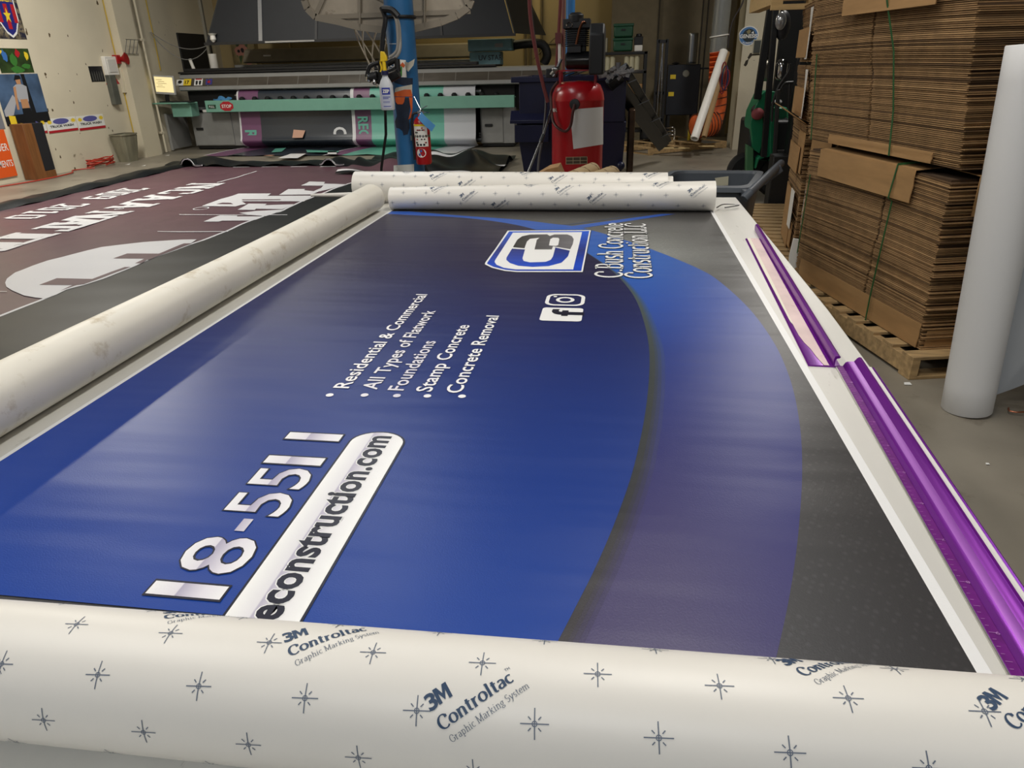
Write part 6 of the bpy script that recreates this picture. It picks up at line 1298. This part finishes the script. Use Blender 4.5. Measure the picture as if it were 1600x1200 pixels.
for pts in ([(1168, 90), (1172, 83), (1186, 82), (1187, 86), (1175, 87), (1170, 93)], [(1162, 102), (1165, 95), (1170, 92), (1168, 100), (1165, 104)]): g.prism([ony(a_k, b_k, yp) for a_k, b_k in pts], (0, -.003, 0))
struct(g.build('trim_8', mat('soot', rgb(56, 50, 42), .9, var=.3)))
# ================================================================ cardboard
random.seed(33)
CB1 = mat('board_edge', rgb(156, 122, 82), .9, var=.22, scale=14); CB2 = mat('board_edge_dark', rgb(104, 78, 50), .9, var=.2, scale=14); CB3 = mat('board_edge_light', rgb(178, 142, 98), .9, var=.15, scale=14)
CBW = mat('board_wrap', rgb(168, 130, 84), .8, var=.1, scale=5, stretch=(1, 1, 6)); GST = mat('strap_green', rgb(36, 88, 44), .5)
SL = Vector((-.22, .975, 0)).normalized(); SR = Vector((SL.y, -SL.x, 0)); SA = Vector((1.64, 3.82, 0))
def SP(s, r, z): return SA + SL * s + SR * r + Vector((0, 0, z))
def bundle(name, label, z0, z1, Ls, Wd, slot, lean, thick=.0092, seed=1, warp=0.0, grp=None, org=None, U=None, V=None, cats='cardboard bundle', rows=1):
    random.seed(seed); global SP
    og = org or SA; U = U or SL; V = V or SR
    f = lambda s, r, z: og + U * s + V * r + Vector((0, 0, z))
    t = thing(name, f(Ls / 2, Wd / 2, z0), label, cats, grp)
    g = G(); n = int((z1 - z0) / thick); ds = dr = 0; drift = 0
    for k in range(n):
        z = z0 + (z1 - z0) * k / n; h = thick * random.uniform(.5, .72); a = k / n
        ds = ds * .8 + random.uniform(-.004, .004); drift = drift * .93 + random.uniform(-.003, .003)
        ls, lr = lean[0] * a, lean[1] * a
        if k % 17 == 0: jump = random.uniform(-.008, .008)
        s0 = ls + ds + drift + random.choice((-.012, 0, 0, .012)) + random.uniform(-.006, .006) + jump; s1 = ls + Ls + random.uniform(-.012, .012) + drift; r0 = lr + random.uniform(-.003, .003) + drift * .5 + (jump * .6); r1 = lr + Wd + random.uniform(-.01, .01)
        mi = random.choice((0, 0, 0, 1, 2)) if random.random() < .5 else 0
        def zz(s, r): return z + warp * (math.sin(PI * min(1, max(0, s / Ls))) - 1) * a - .012 * a * (1 - min(1, r / .25)) * (k / n)
        sp = slot[0] + (slot[1] - slot[0]) * a + random.uniform(-.003, .003)
        for sa, sb in ((s0, sp - .010), (sp + .010 + random.uniform(0, .006), s1)):
            m_ = 3 if Ls > .8 else 1
            for j in range(m_):
                xa = sa + (sb - sa) * j / m_; xb = sa + (sb - sa) * (j + 1) / m_
                P = [f(xa, r0, zz(xa, 0)), f(xb, r0, zz(xb, 0)), f(xb, r1, zz(xb, Wd)), f(xa, r1, zz(xa, Wd))]
                g.hexa([P[0], P[3], P[2], P[1]] + [q_ + Vector((0, 0, h)) for q_ in (P[0], P[3], P[2], P[1])], mi)
        # dark core below: shade between the boards painted into its colour
    g.hexa([f(lean[0] * 0 + .02, .015, z0), f(.02, Wd - .02, z0), f(Ls - .02, Wd - .02, z0), f(Ls - .02, .015, z0), f(lean[0] + .02, lean[1] + .015, z1 - .02), f(lean[0] + .02, lean[1] + Wd - .02, z1 - .02), f(lean[0] + Ls - .02, lean[1] + Wd - .02, z1 - .02), f(lean[0] + Ls - .02, lean[1] + .015, z1 - .02)], 3)
    g.build('board_stack', [CB1, CB2, CB3, mat('board_shadow', rgb(74, 54, 34), .95)], t, smooth=0, weld=False)
    return t, f
def wrap(t, f, s0, s1, za, zb, r=-.012, ra=None, droop=0, over=.0, name='wrap_card'):
    g = G(); n = 10
    def fn(u, v): s = s0 + (s1 - s0) * u; return f(s, r - .006 * math.sin(v * 9 + u * 4) * .4, za + (zb - za) * v + droop * u)
    g.grid(fn, n, 4)
    if over: g.grid(lambda u, v: f(s0 + (s1 - s0) * u, r + over * v + .004, zb + droop * u + .012 * math.sin(v * PI / 2)), n, 3)
    return g.build(name, CBW, t, solid=.005, smooth=60)
def strap(t, pts, w_=.011):
    g = G()
    for a, b in zip(pts[:-1], pts[1:]): g.bar(a, b, w_, .003, 0, Vector((-1, -.2, 0)))
    g.build('strap', GST, t, smooth=0)
# big pallet under the main stack
pallet(SP(-.10, -.06, 0).xy, math.atan2(SL.y, SL.x), 1.6, -1.2 if False else 1.2, 'wooden pallet under the tall cardboard stack beside the table') if False else None
def palletS(f, Ls, Wd, label, z=0, group='wooden pallets', nb=8, hgt=.13):
    t = thing('pallet', f(Ls / 2, Wd / 2, z), label, 'pallet', group)
    for k in range(nb):
        s = (Ls - .1) * k / (nb - 1); g = G(); P = [f(s, 0, 0), f(s, Wd, 0), f(s + .1, Wd, 0), f(s + .1, 0, 0)]
        g.hexa([p + Vector((0, 0, z + hgt - .018)) for p in P] + [p + Vector((0, 0, z + hgt)) for p in P]); g.build('deck_board', WOOD, t, bev=.002)
    for k in range(3):
        r = (Wd - .045) * k / 2; g = G(); P = [f(0, r, 0), f(0, r + .045, 0), f(Ls, r + .045, 0), f(Ls, r, 0)]
        g.hexa([p + Vector((0, 0, z + .018)) for p in P] + [p + Vector((0, 0, z + hgt - .018)) for p in P]); g.build('stringer', WOOD, t, bev=.002)
    for k in range(3):
        s = (Ls - .1) * k / 2; g = G(); P = [f(s, 0, 0), f(s, Wd, 0), f(s + .1, Wd, 0), f(s + .1, 0, 0)]
        g.hexa([p + Vector((0, 0, z)) for p in P] + [p + Vector((0, 0, z + .018)) for p in P]); g.build('bottom_board', WOOD, t, bev=.002)
    return t
fS = lambda s, r, z: SA + SL * s + SR * r + Vector((0, 0, z))
palletS(lambda s, r, z: fS(s - .12, r - .10, z), 1.45, 1.25, 'wooden pallet carrying the tall cardboard stack beside the table')
t, f = bundle('cardboard_bundle', 'strapped bundle of flat cardboard on the pallet, the lower of the two big bundles', .132, 1.035, 1.5, 1.1, (.60, .52), (0, -.03), seed=4, warp=.02, grp='cardboard bundles in the tall stack')
wrap(t, f, -.0, 1.42, .135, .27, -.014, droop=0)
wrap(t, f, .27, 1.31, .86, 1.03, -.045, over=.3)
g = G(); g.grid(lambda u, v: f(-.012, .02 + 1.0 * u, .135 + .1 * v), 6, 2); g.build('wrap_card', CBW, t, solid=.005)
g = G(); g.grid(lambda u, v: f(-.022, .10 + .55 * u, .84 + .19 * v - .03 * u), 6, 2); g.grid(lambda u, v: f(-.022 + .3 * v, .10 + .55 * u, 1.035 - .03 * u + .01 * v), 6, 2); g.build('wrap_card', CBW, t, solid=.005)
strap(t, [f(.4, .1, 1.055), f(.43, -.05, 1.04), f(.44, -.062, .86), f(.44, -.036, .84), f(.46, -.036, .5), f(.47, -.036, .27), f(.47, -.036, .13)])
strap(t, [f(1.43, -.034, .85), f(1.45, -.034, .3)]); strap(t, [f(-.03, .3, 1.04), f(-.034, .3, .8), f(-.02, .25, .4), f(-.02, .2, .13)])
t, f = bundle('cardboard_bundle', 'strapped bundle of flat cardboard reaching above the frame, the upper of the two big bundles', 1.065, 2.25, 1.6, 1.12, (.83, 1.0), (.1, -.08), seed=8, warp=.02, grp='cardboard bundles in the tall stack')
wrap(t, f, .2, 1.28, 1.07, 1.125, -.02)
wrap(t, f, .3, 1.2, 1.80, 1.93, -.1)
g = G(); g.grid(lambda u, v: f(-.02, .10 + .6 * u, 1.07 + .13 * v), 4, 2); g.build('wrap_card', CBW, t, solid=.005)
strap(t, [f(.56, -.032, 1.07), f(.6, -.03, 1.3), f(.66, -.055, 1.6), f(.72, -.11, 1.85), f(.74, -.12, 2.1)], .012)
strap(t, [f(1.5, -.03, 1.07), f(1.55, -.05, 1.6)])
# ---- stacks farther back: bundles with their short ends toward the aisle
bo = Vector((1.40, 5.85, 0)); bu = Vector((.10, 1, 0)).normalized(); bv = Vector((1, -.10, 0)).normalized()
fB = lambda s, r, z: bo + bu * s + bv * r + Vector((0, 0, z))
palletS(lambda s, r, z: fB(s - .15, r - .15, z), 1.2, 1.1, 'wooden pallet under the farther cardboard stack, nearer of two behind the big stack')
palletS(lambda s, r, z: fB(s + 1.12, r - .24, z), 1.2, 1.1, 'empty wooden pallet behind the farther cardboard stack, beside the grey cart')
zz = [.132, .72, 1.14, 1.55, 1.98]
for k, lab in enumerate(('lowest cardboard bundle of the farther stack, with white labels', 'second cardboard bundle of the farther stack, with a raised flap', 'third cardboard bundle of the farther stack', 'topmost cardboard bundle of the farther stack')):
    t, f = bundle('cardboard_bundle', lab, zz[k], zz[k + 1] - .01, .85, .9, (.3, .34), (.01, -.01 * k), thick=.009, seed=20 + k, grp='cardboard bundles in the farther stack', org=bo + Vector((-.012 * k, 0, 0)), U=bu, V=bv)
    if k == 0:
        g = G(); g.grid(lambda u, v: f(.25 + .45 * u, -.02, .13 + .45 * v + .03 * u), 4, 3); g.build('side_card', CBW, t, solid=.006)
        g = G(); g.grid(lambda u, v: f(-.012, .03 + .1 * u, .36 + .34 * v), 2, 4)
        g.build('paper_label', WHITE, t, solid=.002)
        g = G()
        for j in range(9): g.box((0, 0, 0), (.05, .001, .006 + .006 * (j % 3)), 0, Matrix.Translation(f(-.016, .05, .4 + j * .03)))
        g.build('label_print', PK, t)
        g = G(); g.grid(lambda u, v: f(.08 + .2 * u, -.035, .32 + .3 * v), 2, 4); g.build('torn_label', WHITE, t, solid=.002)
    if k == 1:
        g = G(); a = f(.0, -.01, 1.12); g.grid(lambda u, v: a + bu * (.55 * v) + Vector((-.2, 0, .13)) * u, 3, 3); g.build('raised_flap', CBW, t, solid=.006)
        g = G(); g.grid(lambda u, v: f(.35 * u, -.012, .76 + .3 * v), 3, 3); g.build('side_card', CBW, t, solid=.006)
    if k >= 2:
        g = G(); g.grid(lambda u, v: f(.05 + .14 * u * (1 - .5 * math.sin(v * 3)), -.02 - .01 * k, zz[k] + .02 + .34 * v), 1, 4); g.build('torn_label', WHITE, t, solid=.002)
    g = G(); g.grid(lambda u, v: f(.1 + .6 * u, -.016 - .012 * k, zz[k] + .03 + .2 * v), 4, 2); g.build('side_card', CBW, t, solid=.006)
t, f = bundle('cardboard_bundle', 'narrow column of flattened cartons squeezed between the two cardboard stacks', .132, 1.95, .2, .75, (.2, .2), (0, -.03), thick=.012, seed=40, grp=None, org=SA + SL * 1.66 + SR * .26 + Vector((0, 0, 0)), U=SL, V=SR)
g = G(); g.grid(lambda u, v: f(.02 + .3 * u, -.04, .9 + .3 * v), 2, 2); g.grid(lambda u, v: f(.02 + .3 * u, -.035, 1.25 + .35 * v), 2, 2); g.grid(lambda u, v: f(.02 + .3 * u, -.03, .3 + .5 * v), 2, 2); g.build('side_card', CBW, t, solid=.006)
palletS(lambda s, r, z: SA + SL * (1.64 + s) + SR * (.26 + r) + Vector((0, 0, z)),   .24, .8, 'small wooden pallet under the narrow column of cartons', nb=4)
g = G(); a = onz(1243, 422, .14); g.prism([(a.x - .05, a.y, .15), (a.x + .06, a.y, .15), (a.x + .07, a.y + .02, .26), (a.x + .03, a.y + .03, .36), (a.x - .04, a.y + .03, .37), (a.x - .055, a.y + .02, .24)], (0, .012, 0)); tag(g.build('white_board', WHITE, bev=.003), 'white torn board lying on the pallet beside the big cardboard stack', 'board')
# pallet high up on the forks
t = thing('raised_pallet', (1.6, 6.7, 1.96), 'pale wooden pallet held high on the forklift forks at the top of the picture', 'pallet')
PW_ = mat('pale_wood', rgb(196, 164, 112), .7, var=.15, scale=6, stretch=(1, 6, 6)); 
a = ony(1204, 14, 6.6); b = ony(1275, 12, 6.6)
g = G(); g.box((a.x, 6.58, a.z - .01), (b.x + .9, 6.62, a.z + .03)); g.build('front_board', PW_, t)
for k in range(3): g = G(); g.box((a.x + k * .5, 6.6, a.z + .03), (a.x + k * .5 + .09, 7.7, a.z + .12)); g.build('stringer', PW_, t)
for k in range(5): g = G(); g.box((a.x, 6.6 + k * .25, a.z + .12), (b.x + .9, 6.7 + k * .25, a.z + .14)); g.build('deck_board', PW_, t)
# ================================================================ forklift
FG = mat('forklift_green', rgb(28, 124, 84), .35, var=.08, spec=.5); FK = mat('forklift_black', rgb(16, 17, 19), .5)
yf = 9.2
def fp(px, py, y=yf): return ony(px, py, y)
t = thing('forklift', (fp(1210, 250).x, yf + .4, 0), 'green and black forklift truck parked before the pier behind the grey cart', 'forklift')
g = G(); out = [(1178, 146), (1185, 140), (1200, 141), (1203, 150), (1195, 156), (1184, 160), (1181, 175), (1181, 215), (1176, 233), (1166, 226), (1163, 190), (1166, 172)]
g.prism([fp(*p, yf + .5) for p in out], (0, -.5, 0)); g.build('rear_body', FG, t, bev=.006, smooth=25)
g = G(); g.prism([fp(*p, yf + .1) for p in ((1164, 224), (1175, 230), (1175, 262), (1172, 300), (1163, 300))], (0, -.12, 0)); g.build('rear_skirt', mat('green_dull', rgb(70, 120, 80), .5), t, bev=.01)
g = G(); g.prism([fp(*p, yf + .15) for p in ((1180, 180), (1196, 176), (1196, 245), (1178, 245), (1178, 235))], (0, .5, 0)); g.build('engine_panel', mat('panel_grey', rgb(50, 50, 54), .4), t, bev=.01)
g = G(); g.prism([fp(*p, yf - .1) for p in ((1200, 250), (1203, 244), (1203, 222), (1206, 168), (1212, 168), (1209, 230), (1213, 246), (1209, 252), (1186, 250), (1182, 262), (1180, 264), (1183, 248), (1188, 244))], (0, .35, 0)); g.build('front_fender', FG, t, bev=.01)
g = G(); g.prism([fp(*p, yf + .4) for p in ((1212, 168), (1232, 168), (1232, 200), (1228, 222), (1214, 222))], (0, .4, 0)); g.build('cowl', FG, t, bev=.02)
g = G(); g.prism([fp(*p, yf + .3) for p in ((1224, 188), (1230, 184), (1231, 206), (1222, 208))], (0, .1, 0)); g.build('tank_strap', FK, t, bev=.006)
g = G(); g.box((fp(1202, 168).x, yf + .3, fp(1202, 166).z), (fp(1230, 168).x, yf + .7, fp(1202, 158).z)); g.build('white_canister', mat('canister', rgb(150, 150, 148), .4), t, bev=.03)
g = G(); g.ball(fp(1184, 178, yf - .02), .075, 14, 0, (1, .8, .9)); g.build('pink_cushion', mat('cushion', rgb(150, 70, 74), .7), t)
g = G(); g.ball(fp(1188, 172, yf + .1), .1, 14, 0, (1.1, .8, .8)); g.build('seat', mat('seat_maroon', rgb(44, 16, 22), .6), t)
g = G(); a = fp(1187, 225, yf + .12); b = fp(1193, 210, yf + .12); g.box((a.x, a.y, a.z), (b.x, a.y + .02, b.z), 0); g.box((a.x, a.y - .004, b.z - .02), (b.x, a.y, b.z), 1); g.box((a.x + .02, a.y - .004, a.z + .03), (b.x - .02, a.y, b.z - .05), 2); g.build('warning_label', [WHITE, PO, PK], t)
def fbar(p, q_, w_, th, nm, m=FK, y0=yf, y1=yf): g = G(); g.bar(fp(*p, y0), fp(*q_, y1), w_, th, 0, Vector((0, -1, 0))); return g.build(nm, m, t, bev=.005)
fbar((1183, 155), (1206, 0), .075, .08, 'rear_pillar'); fbar((1193, 245), (1213, 0), .06, .07, 'front_pillar', y0=yf - .3, y1=yf - .3)
fbar((1209, 262), (1216, 140), .04, .05, 'hose_guard', mat('pipe_dark', rgb(46, 44, 42), .5), yf - .5, yf - .5)
g = G(); g.tube(crom([fp(1212, 175, yf - .4), fp(1216, 150, yf - .4), fp(1224, 132, yf - .4), fp(1238, 129, yf - .4), fp(1256, 127, yf - .4)], 5), .016, 8); g.tube(crom([fp(1206, 190, yf - .4), fp(1208, 160, yf - .4), fp(1217, 135, yf - .4), fp(1232, 112, yf - .4), fp(1234, 100, yf - .4)], 5), .014, 8); g.tube([fp(1232, 170, yf - .4), fp(1234, 131, yf - .4)], .018, 8); g.build('hydraulic_hose', MATS['pipe_dark'], t)
g = G(); g.bar(fp(1214, 237, yf - .5), fp(1240, 236, yf - .5), .03, .03); g.build('step_bar', MATS['pipe_dark'], t)
for nm, a_, b_ in (('mast_channel', 1236, 1246), ('mast_channel', 1252, 1262)):
    p = fp(a_, 200, yf - .7); q_ = fp(b_, 200, yf - .7); g = G(); g.box((p.x, yf - .7, .04), (q_.x, yf - .5, 3.2)); g.build(nm, FK, t, bev=.006)
for z_ in (.3, 1.2, 2.2, 3.1): g = G(); g.box((fp(1236, 200, yf - .7).x, yf - .66, z_), (fp(1262, 200, yf - .7).x + .5, yf - .6, z_ + .1)); g.build('mast_crossbar', FK, t)
g = G(); p = fp(1262, 200, yf - .7); g.box((p.x + .35, yf - .7, .04), (p.x + .5, yf - .5, 3.2)); g.build('mast_channel', FK, t, bev=.006)
g = G(); p = fp(1214, 100, yf + .9); g.box((p.x, yf + .9, .5), (p.x + .7, yf + 1.0, 2.3)); g.build('shadow_backing', mat('shadow_black', rgb(12, 12, 13), .7), t)  # flat black slab behind the cab, shadow put into its colour
g = G(); g.tube(crom([fp(1196, 58), fp(1203, 62), fp(1204, 75), fp(1201, 87), fp(1194, 92)], 5), .03, 8); g.build('grab_handle', FK, t)
g = G(); p = fp(1203, 200, yf - .55); q_ = fp(1262, 200, yf - .55); g.box((p.x, yf - .95, .05), (q_.x + .4, yf - .72, .62)); g.box((p.x + .1, yf - 1.0, .05), (q_.x + .4, yf - .95, .12)); g.build('shadow_front_mass', FK, t, bev=.01)  # black block added to fill the shadow area with the truck's front mass
# lamps and mirror
g = G(); c = fp(1220, 33, yf - .4); g.ball(c, .068, 18, 0, (.85, .5, 1.3)); g.build('work_lamp', mat('lamp_glass', rgb(176, 176, 176), .15, .6), t); g = G(); g.ball(c + Vector((.05, .12, -.04)), .1, 16, 0, (.8, .8, 1.5)); g.tube([c + Vector((0, .04, .08)), c + Vector((0, .04, .25))], .01, 6); g.build('lamp_housing', mat('housing_dark', rgb(40, 40, 44), .5), t)
g = G(); a = fp(1212, 126, yf - .35); b = fp(1234, 92, yf - .35); g.box((a.x, yf - .35, a.z), (b.x, yf - .2, b.z)); g.build('chrome_light', CHROME, t, bev=.05); g = G(); g.box((a.x + .055, yf - .37, a.z + .0), (a.x + .1, yf - .34, b.z - .01)); g.build('light_band', FK, t)
g = G(); p = fp(1196, 110, yf + .2); g.box((p.x - .05, yf + .2, p.z - .12), (p.x + .1, yf + .4, p.z + .1)); g.build('gas_bottle', mat('dull_metal', rgb(130, 126, 116), .4, .6), t, bev=.04)
for px, y_ in ((1176, yf + .1), (1222, yf - .1)):
    p = fp(px, 260, y_); g = G(); g.lathe([(.1, -.1), (.22, -.11), (.26, -.06), (.26, .06), (.22, .11), (.1, .1)], (p.x, y_ + .3, .26), (0, 1, 0), 24); g.build('wheel', mat('tyre', rgb(20, 20, 20), .8), t)
g = G(); p = fp(1215, 200); g.box((p.x - .3, yf + .1, .2), (p.x + .5, yf + .9, .9)); g.build('chassis', FK, t, bev=.03)
# ================================================================ grey cart
CG = mat('cart_grey', rgb(78, 84, 92), .5, var=.06); CGD = mat('cart_inside', rgb(70, 76, 84), .55)
t = thing('tilt_cart', (.6, 4.7, 0), 'grey plastic tilt cart behind the far end of the table', 'cart')
RZ = .85
corners = [(.21, 4.66), (.80, 4.62), (.985, 5.33), (.39, 5.36)]
def rnd(cs, inset, z, r=.1, n=5):
    out = []; c = sum((Vector((x, y, 0)) for x, y in cs), Vector()) / 4
    P = [Vector((x, y, 0)) for x, y in cs]; P = [p + (c - p).normalized() * inset * 1.4 for p in P]
    for i in range(4):
        p = P[i]; a = (P[i - 1] - p).normalized(); b = (P[(i + 1) % 4] - p).normalized()
        for k in range(n + 1):
            u = k / n; q_ = p + a * r * (1 - u) ** 2 + b * r * u ** 2; out.append(Vector((q_.x, q_.y, z)))
    return out
def loops(g, Ls_, mi=0, cap=True):
    o = len(g.v); k = len(Ls_[0])
    for L_ in Ls_: g.v += L_
    for j in range(len(Ls_) - 1):
        for i in range(k): g.f.append([o + j * k + i, o + j * k + (i + 1) % k, o + (j + 1) * k + (i + 1) % k, o + (j + 1) * k + i]); g.mi.append(mi)
    if cap: g.f.append([o + (len(Ls_) - 1) * k + i for i in range(k)]); g.mi.append(mi)
g = G(); loops(g, [rnd(corners, -.01, RZ), rnd(corners, .035, .3), rnd(corners, .07, .18)]); loops(g, [rnd(corners, .025, RZ - .005), rnd(corners, .06, .32), rnd(corners, .1, .26)], 1); g.build('tub', [CG, CGD], t, smooth=50)
g = G(); loops(g, [rnd(corners, .025, RZ - .005), rnd(corners, .02, RZ + .012), rnd(corners, -.03, RZ + .008), rnd(corners, -.035, RZ - .02), rnd(corners, -.01, RZ - .025)], 0, False); g.build('rim', CG, t, smooth=50)
g = G(); h0 = Vector((.775, 4.47, .845)); h1 = Vector((1.13, 5.40, .90)); g.tube([h0 + Vector((-.03, -.02, -.03)), h0, h1], .026, 14); g.ball(h1, .027, 12)
g.bar(h0 + Vector((-.01, .0, -.01)), Vector((.77, 4.66, .82)), .04, .05); g.bar(h1 + Vector((-.03, -.15, -.01)), Vector((.98, 5.2, .8)), .04, .05); g.build('handle', CG, t, bev=.004)
g = G(); g.tube([h0 + Vector((0, -.005, -.01)), h0 + Vector((-.012, -.02, -.012))], .012, 10); g.build('handle_bolt', STEEL, t)
for x_, y_ in ((.5, 4.85), (.5, 5.2), (.9, 4.9), (.95, 5.2)):
    g = G(); g.lathe([(.04, -.03), (.11, -.03), (.12, 0), (.11, .03), (.04, .03)], (x_, y_, .12), (1, 0, 0), 18); g.build('wheel', BLACK, t)
g = G(); a = ony(1116, 277, 5.335); b = ony(1137, 275, 5.335)
g.add([Vector((a.x, 5.30, a.z)), Vector((b.x, 5.29, b.z + .005)), Vector((b.x, 5.27, b.z - .055)), Vector((a.x + .015, 5.275, a.z - .05))], [(0, 1, 2, 3)]); g.build('tape_patch', mat('dull_tape', rgb(150, 146, 124), .6), t, solid=.002)
put_g = G(); put(put_g, fit(text2d('Rubbermaid'), .13, .03), lambda u, v: Vector((.86 + u * .25 + .02, 4.56 + u * .9, .5 + v + u * .35)) + Vector((.012, -.02, 0)), 0); put_g.build('moulded_lettering', mat('faint_print', rgb(130, 132, 136), .5), t, smooth=0)
# cardboard tubes behind the far rolls
KR = mat('kraft_tube', rgb(176, 152, 112), .75, var=.08, scale=9)
tt = thing('tube_trestle', (0, 5.2, 0), 'low brown box behind the far rolls that carries the cardboard tubes', 'box'); g = G(); g.box((-.62, 4.72, 0), (.12, 5.5, .72)); g.build('body', CARD, tt, bev=.01); g = G(); g.box((-.45, 4.715, .2), (-.1, 4.72, .5)); g.build('printed_panel', CB2, tt)
for k, (p0_, p1_, r, lab) in enumerate((((903, 284), (928, 258), .062, 'wide brown cardboard tube, leftmost of the three behind the far rolls'), ((937, 286), (958, 264), .066, 'brown cardboard tube in the middle of the three behind the far rolls'), ((968, 288), (978, 277), .045, 'small brown cardboard tube, rightmost of the three behind the far rolls'))):
    t = thing('cardboard_tube', (0, 5, .8), lab, 'tube', 'cardboard tubes'); z_ = .72 + r + .006
    b_ = ony(p1_[0] - 1, p1_[1] + 9, 5.45); b_.z = max(z_, b_.z); a_ = Vector((b_.x - .34, 4.75, z_)); 
    g = G(); g.hollow(a_, b_, r, r * .8, 28); t.location = a_; o = g.build('body', KR, t, weld=False)
    o.matrix_parent_inverse = t.matrix_basis.inverted(); ax_ = (b_ - a_).normalized(); u_ = ax_.cross(Vector((0, 0, 1))).normalized(); v_ = ax_.cross(u_)
    g = G(); P = [a_ + ax_ * ((b_ - a_).length * j / 70) + (r + .0005) * (math.cos(j * .55) * u_ + math.sin(j * .55) * v_) for j in range(71)]; g.tube(P, .0028, 4); g.build('spiral_seam', mat('seam_brown', rgb(90, 66, 44), .8), t)
g = G(); p = ony(855, 268, 6.6); g.prism([(p.x - .25, 6.6, p.z - .12), (p.x + .17, 6.6, p.z - .12), (p.x + .1, 6.6, p.z + .04), (p.x - .0, 6.6, p.z + .02)], (0, .3, 0)); g.box((p.x - .25, 6.6, 0), (p.x + .17, 6.9, p.z - .12)); tag(g.build('open_carton', CARD), 'brown carton with a raised flap below the red compressor', 'box')
# ================================================================ white roll standing at the right, sheet behind, chair
VR = mat('white_roll', rgb(226, 226, 226), .5, bump=.004, bscale=8)
b0 = onz(1506, 640); b0 = Vector((1.715, 3.34, 0)); t0 = Vector((1.625, 3.37, 1.61)); g = G(); g.hollow(b0 + Vector((0, 0, .004)), t0, .108, .06, 56); o = g.build('paper_roll', VR, weld=False); tag(o, 'tall white paper roll standing on the concrete floor at the right edge', 'roll')
z0_ = min(v.co.z for v in o.data.vertices); o.location.z -= z0_
g = G(); pts = [ony(1613, 395, 3.55), ony(1660, 420, 3.5), ony(1640, 540, 3.5), ony(1583, 606, 3.45), ony(1557, 636, 3.42), ony(1540, 624, 3.5), ony(1556, 560, 3.62), ony(1600, 300, 3.7)]
ps = [onz(1540, 622), onz(1557, 637)]
A0 = Vector((1.775, 3.40, .0)); 
def shf(u, v):  # hanging sheet, lower corner folded out
    p = Vector((1.80 + .42 * u - .08 * v, 3.44 - .03 * u + .1 * v + .02 * math.sin(u * 6 + v * 3), .02 + 1.5 * v + .34 * u * u * (1 - v) + .06 * abs(u - .2)))
    return p
g = G(); g.grid(shf, 14, 24); tag(g.build('hanging_sheet', mat('sheet_white', rgb(186, 190, 194), .35, bump=.01, bscale=3), solid=.003), 'large pale grey plastic sheet hanging behind the tall white roll', 'sheet')
g = G(); g.box((1.86, 3.6, 1.2), (2.4, 3.7, 1.6)); 
t = thing('office_chair', (2.15, 3.35, 0), 'black office chair base with wheels at the lower right behind the hanging sheet', 'chair'); c = Vector((2.3, 3.25, 0))
g = G()
for k in range(5):
    a_ = 2 * PI * k / 5 + 2.9; g.bar(c + Vector((0, 0, .14)), c + Vector((.3 * math.cos(a_), .3 * math.sin(a_), .09)), .05, .035)
g.build('star_base', BLACK, t, bev=.005)
for k in range(5):
    a_ = 2 * PI * k / 5 + 2.9; p = c + Vector((.3 * math.cos(a_), .3 * math.sin(a_), .035)); g = G(); g.lathe([(.02, -.022), (.033, -.02), (.035, 0), (.033, .02), (.02, .022)], p, (math.sin(a_), -math.cos(a_), 0), 16); g.build('wheel', BLACK, t)
g = G(); g.cyl(c + Vector((0, 0, .12)), c + Vector((0, 0, .42)), .028, 14); g.build('gas_lift', STEEL, t)
g = G(); g.box((c.x - .24, c.y - .22, .42), (c.x + .24, c.y + .24, .5)); g.build('seat', BLACK, t, bev=.03)
g = G(); g.prism([(c.x - .22, c.y + .22, .5), (c.x + .22, c.y + .22, .5), (c.x + .2, c.y + .28, 1.0), (c.x - .2, c.y + .28, 1.0)], (0, .04, 0)); g.build('backrest', BLACK, t, bev=.02)
g = G(); p = onz(1577, 641, .01); g.tube(crom([p + Vector((0, .01, .008)), p + Vector((-.012, -.02, .008)), p + Vector((.01, -.035, .008)), p + Vector((.05, -.03, .008)), p + Vector((.12, -.02, .008))], 5), .004, 6); tag(g.build('copper_wire', mat('copper_wire', rgb(190, 120, 90), .3, .9)), 'small bent copper wire on the floor at the right edge', 'wire')
# paper scraps on the floor
for k, (px, py, s_) in enumerate(((1543, 725, .008), (868, 259, .03), (1418, 600, .02), (200, 257, .05), (225, 259, .04), (262, 243, .05), (1015, 335, .0))):
    if s_ == 0: continue
    p = onz(px, py, .003); g = G(); g.add([p + Vector((-s_, -s_ * .5, 0)), p + Vector((s_ * .9, -s_ * .6, .001)), p + Vector((s_ * .7, s_ * .6, s_ * .3)), p + Vector((-s_ * .6, s_ * .8, .002))], [(0, 1, 2, 3)])
    tag(g.build('paper_scrap', PW, solid=.001), ['tiny white scrap on the bare floor right of the table', 'white scrap on the floor right of the blue dumpster', 'white scrap beside the pallet of the big cardboard stack', 'white scrap on the floor below the grey waste bin', 'white scrap on the floor right of the waste bin', 'white scrap on the floor by the open printer door'][k], 'scrap', 'floor scraps')
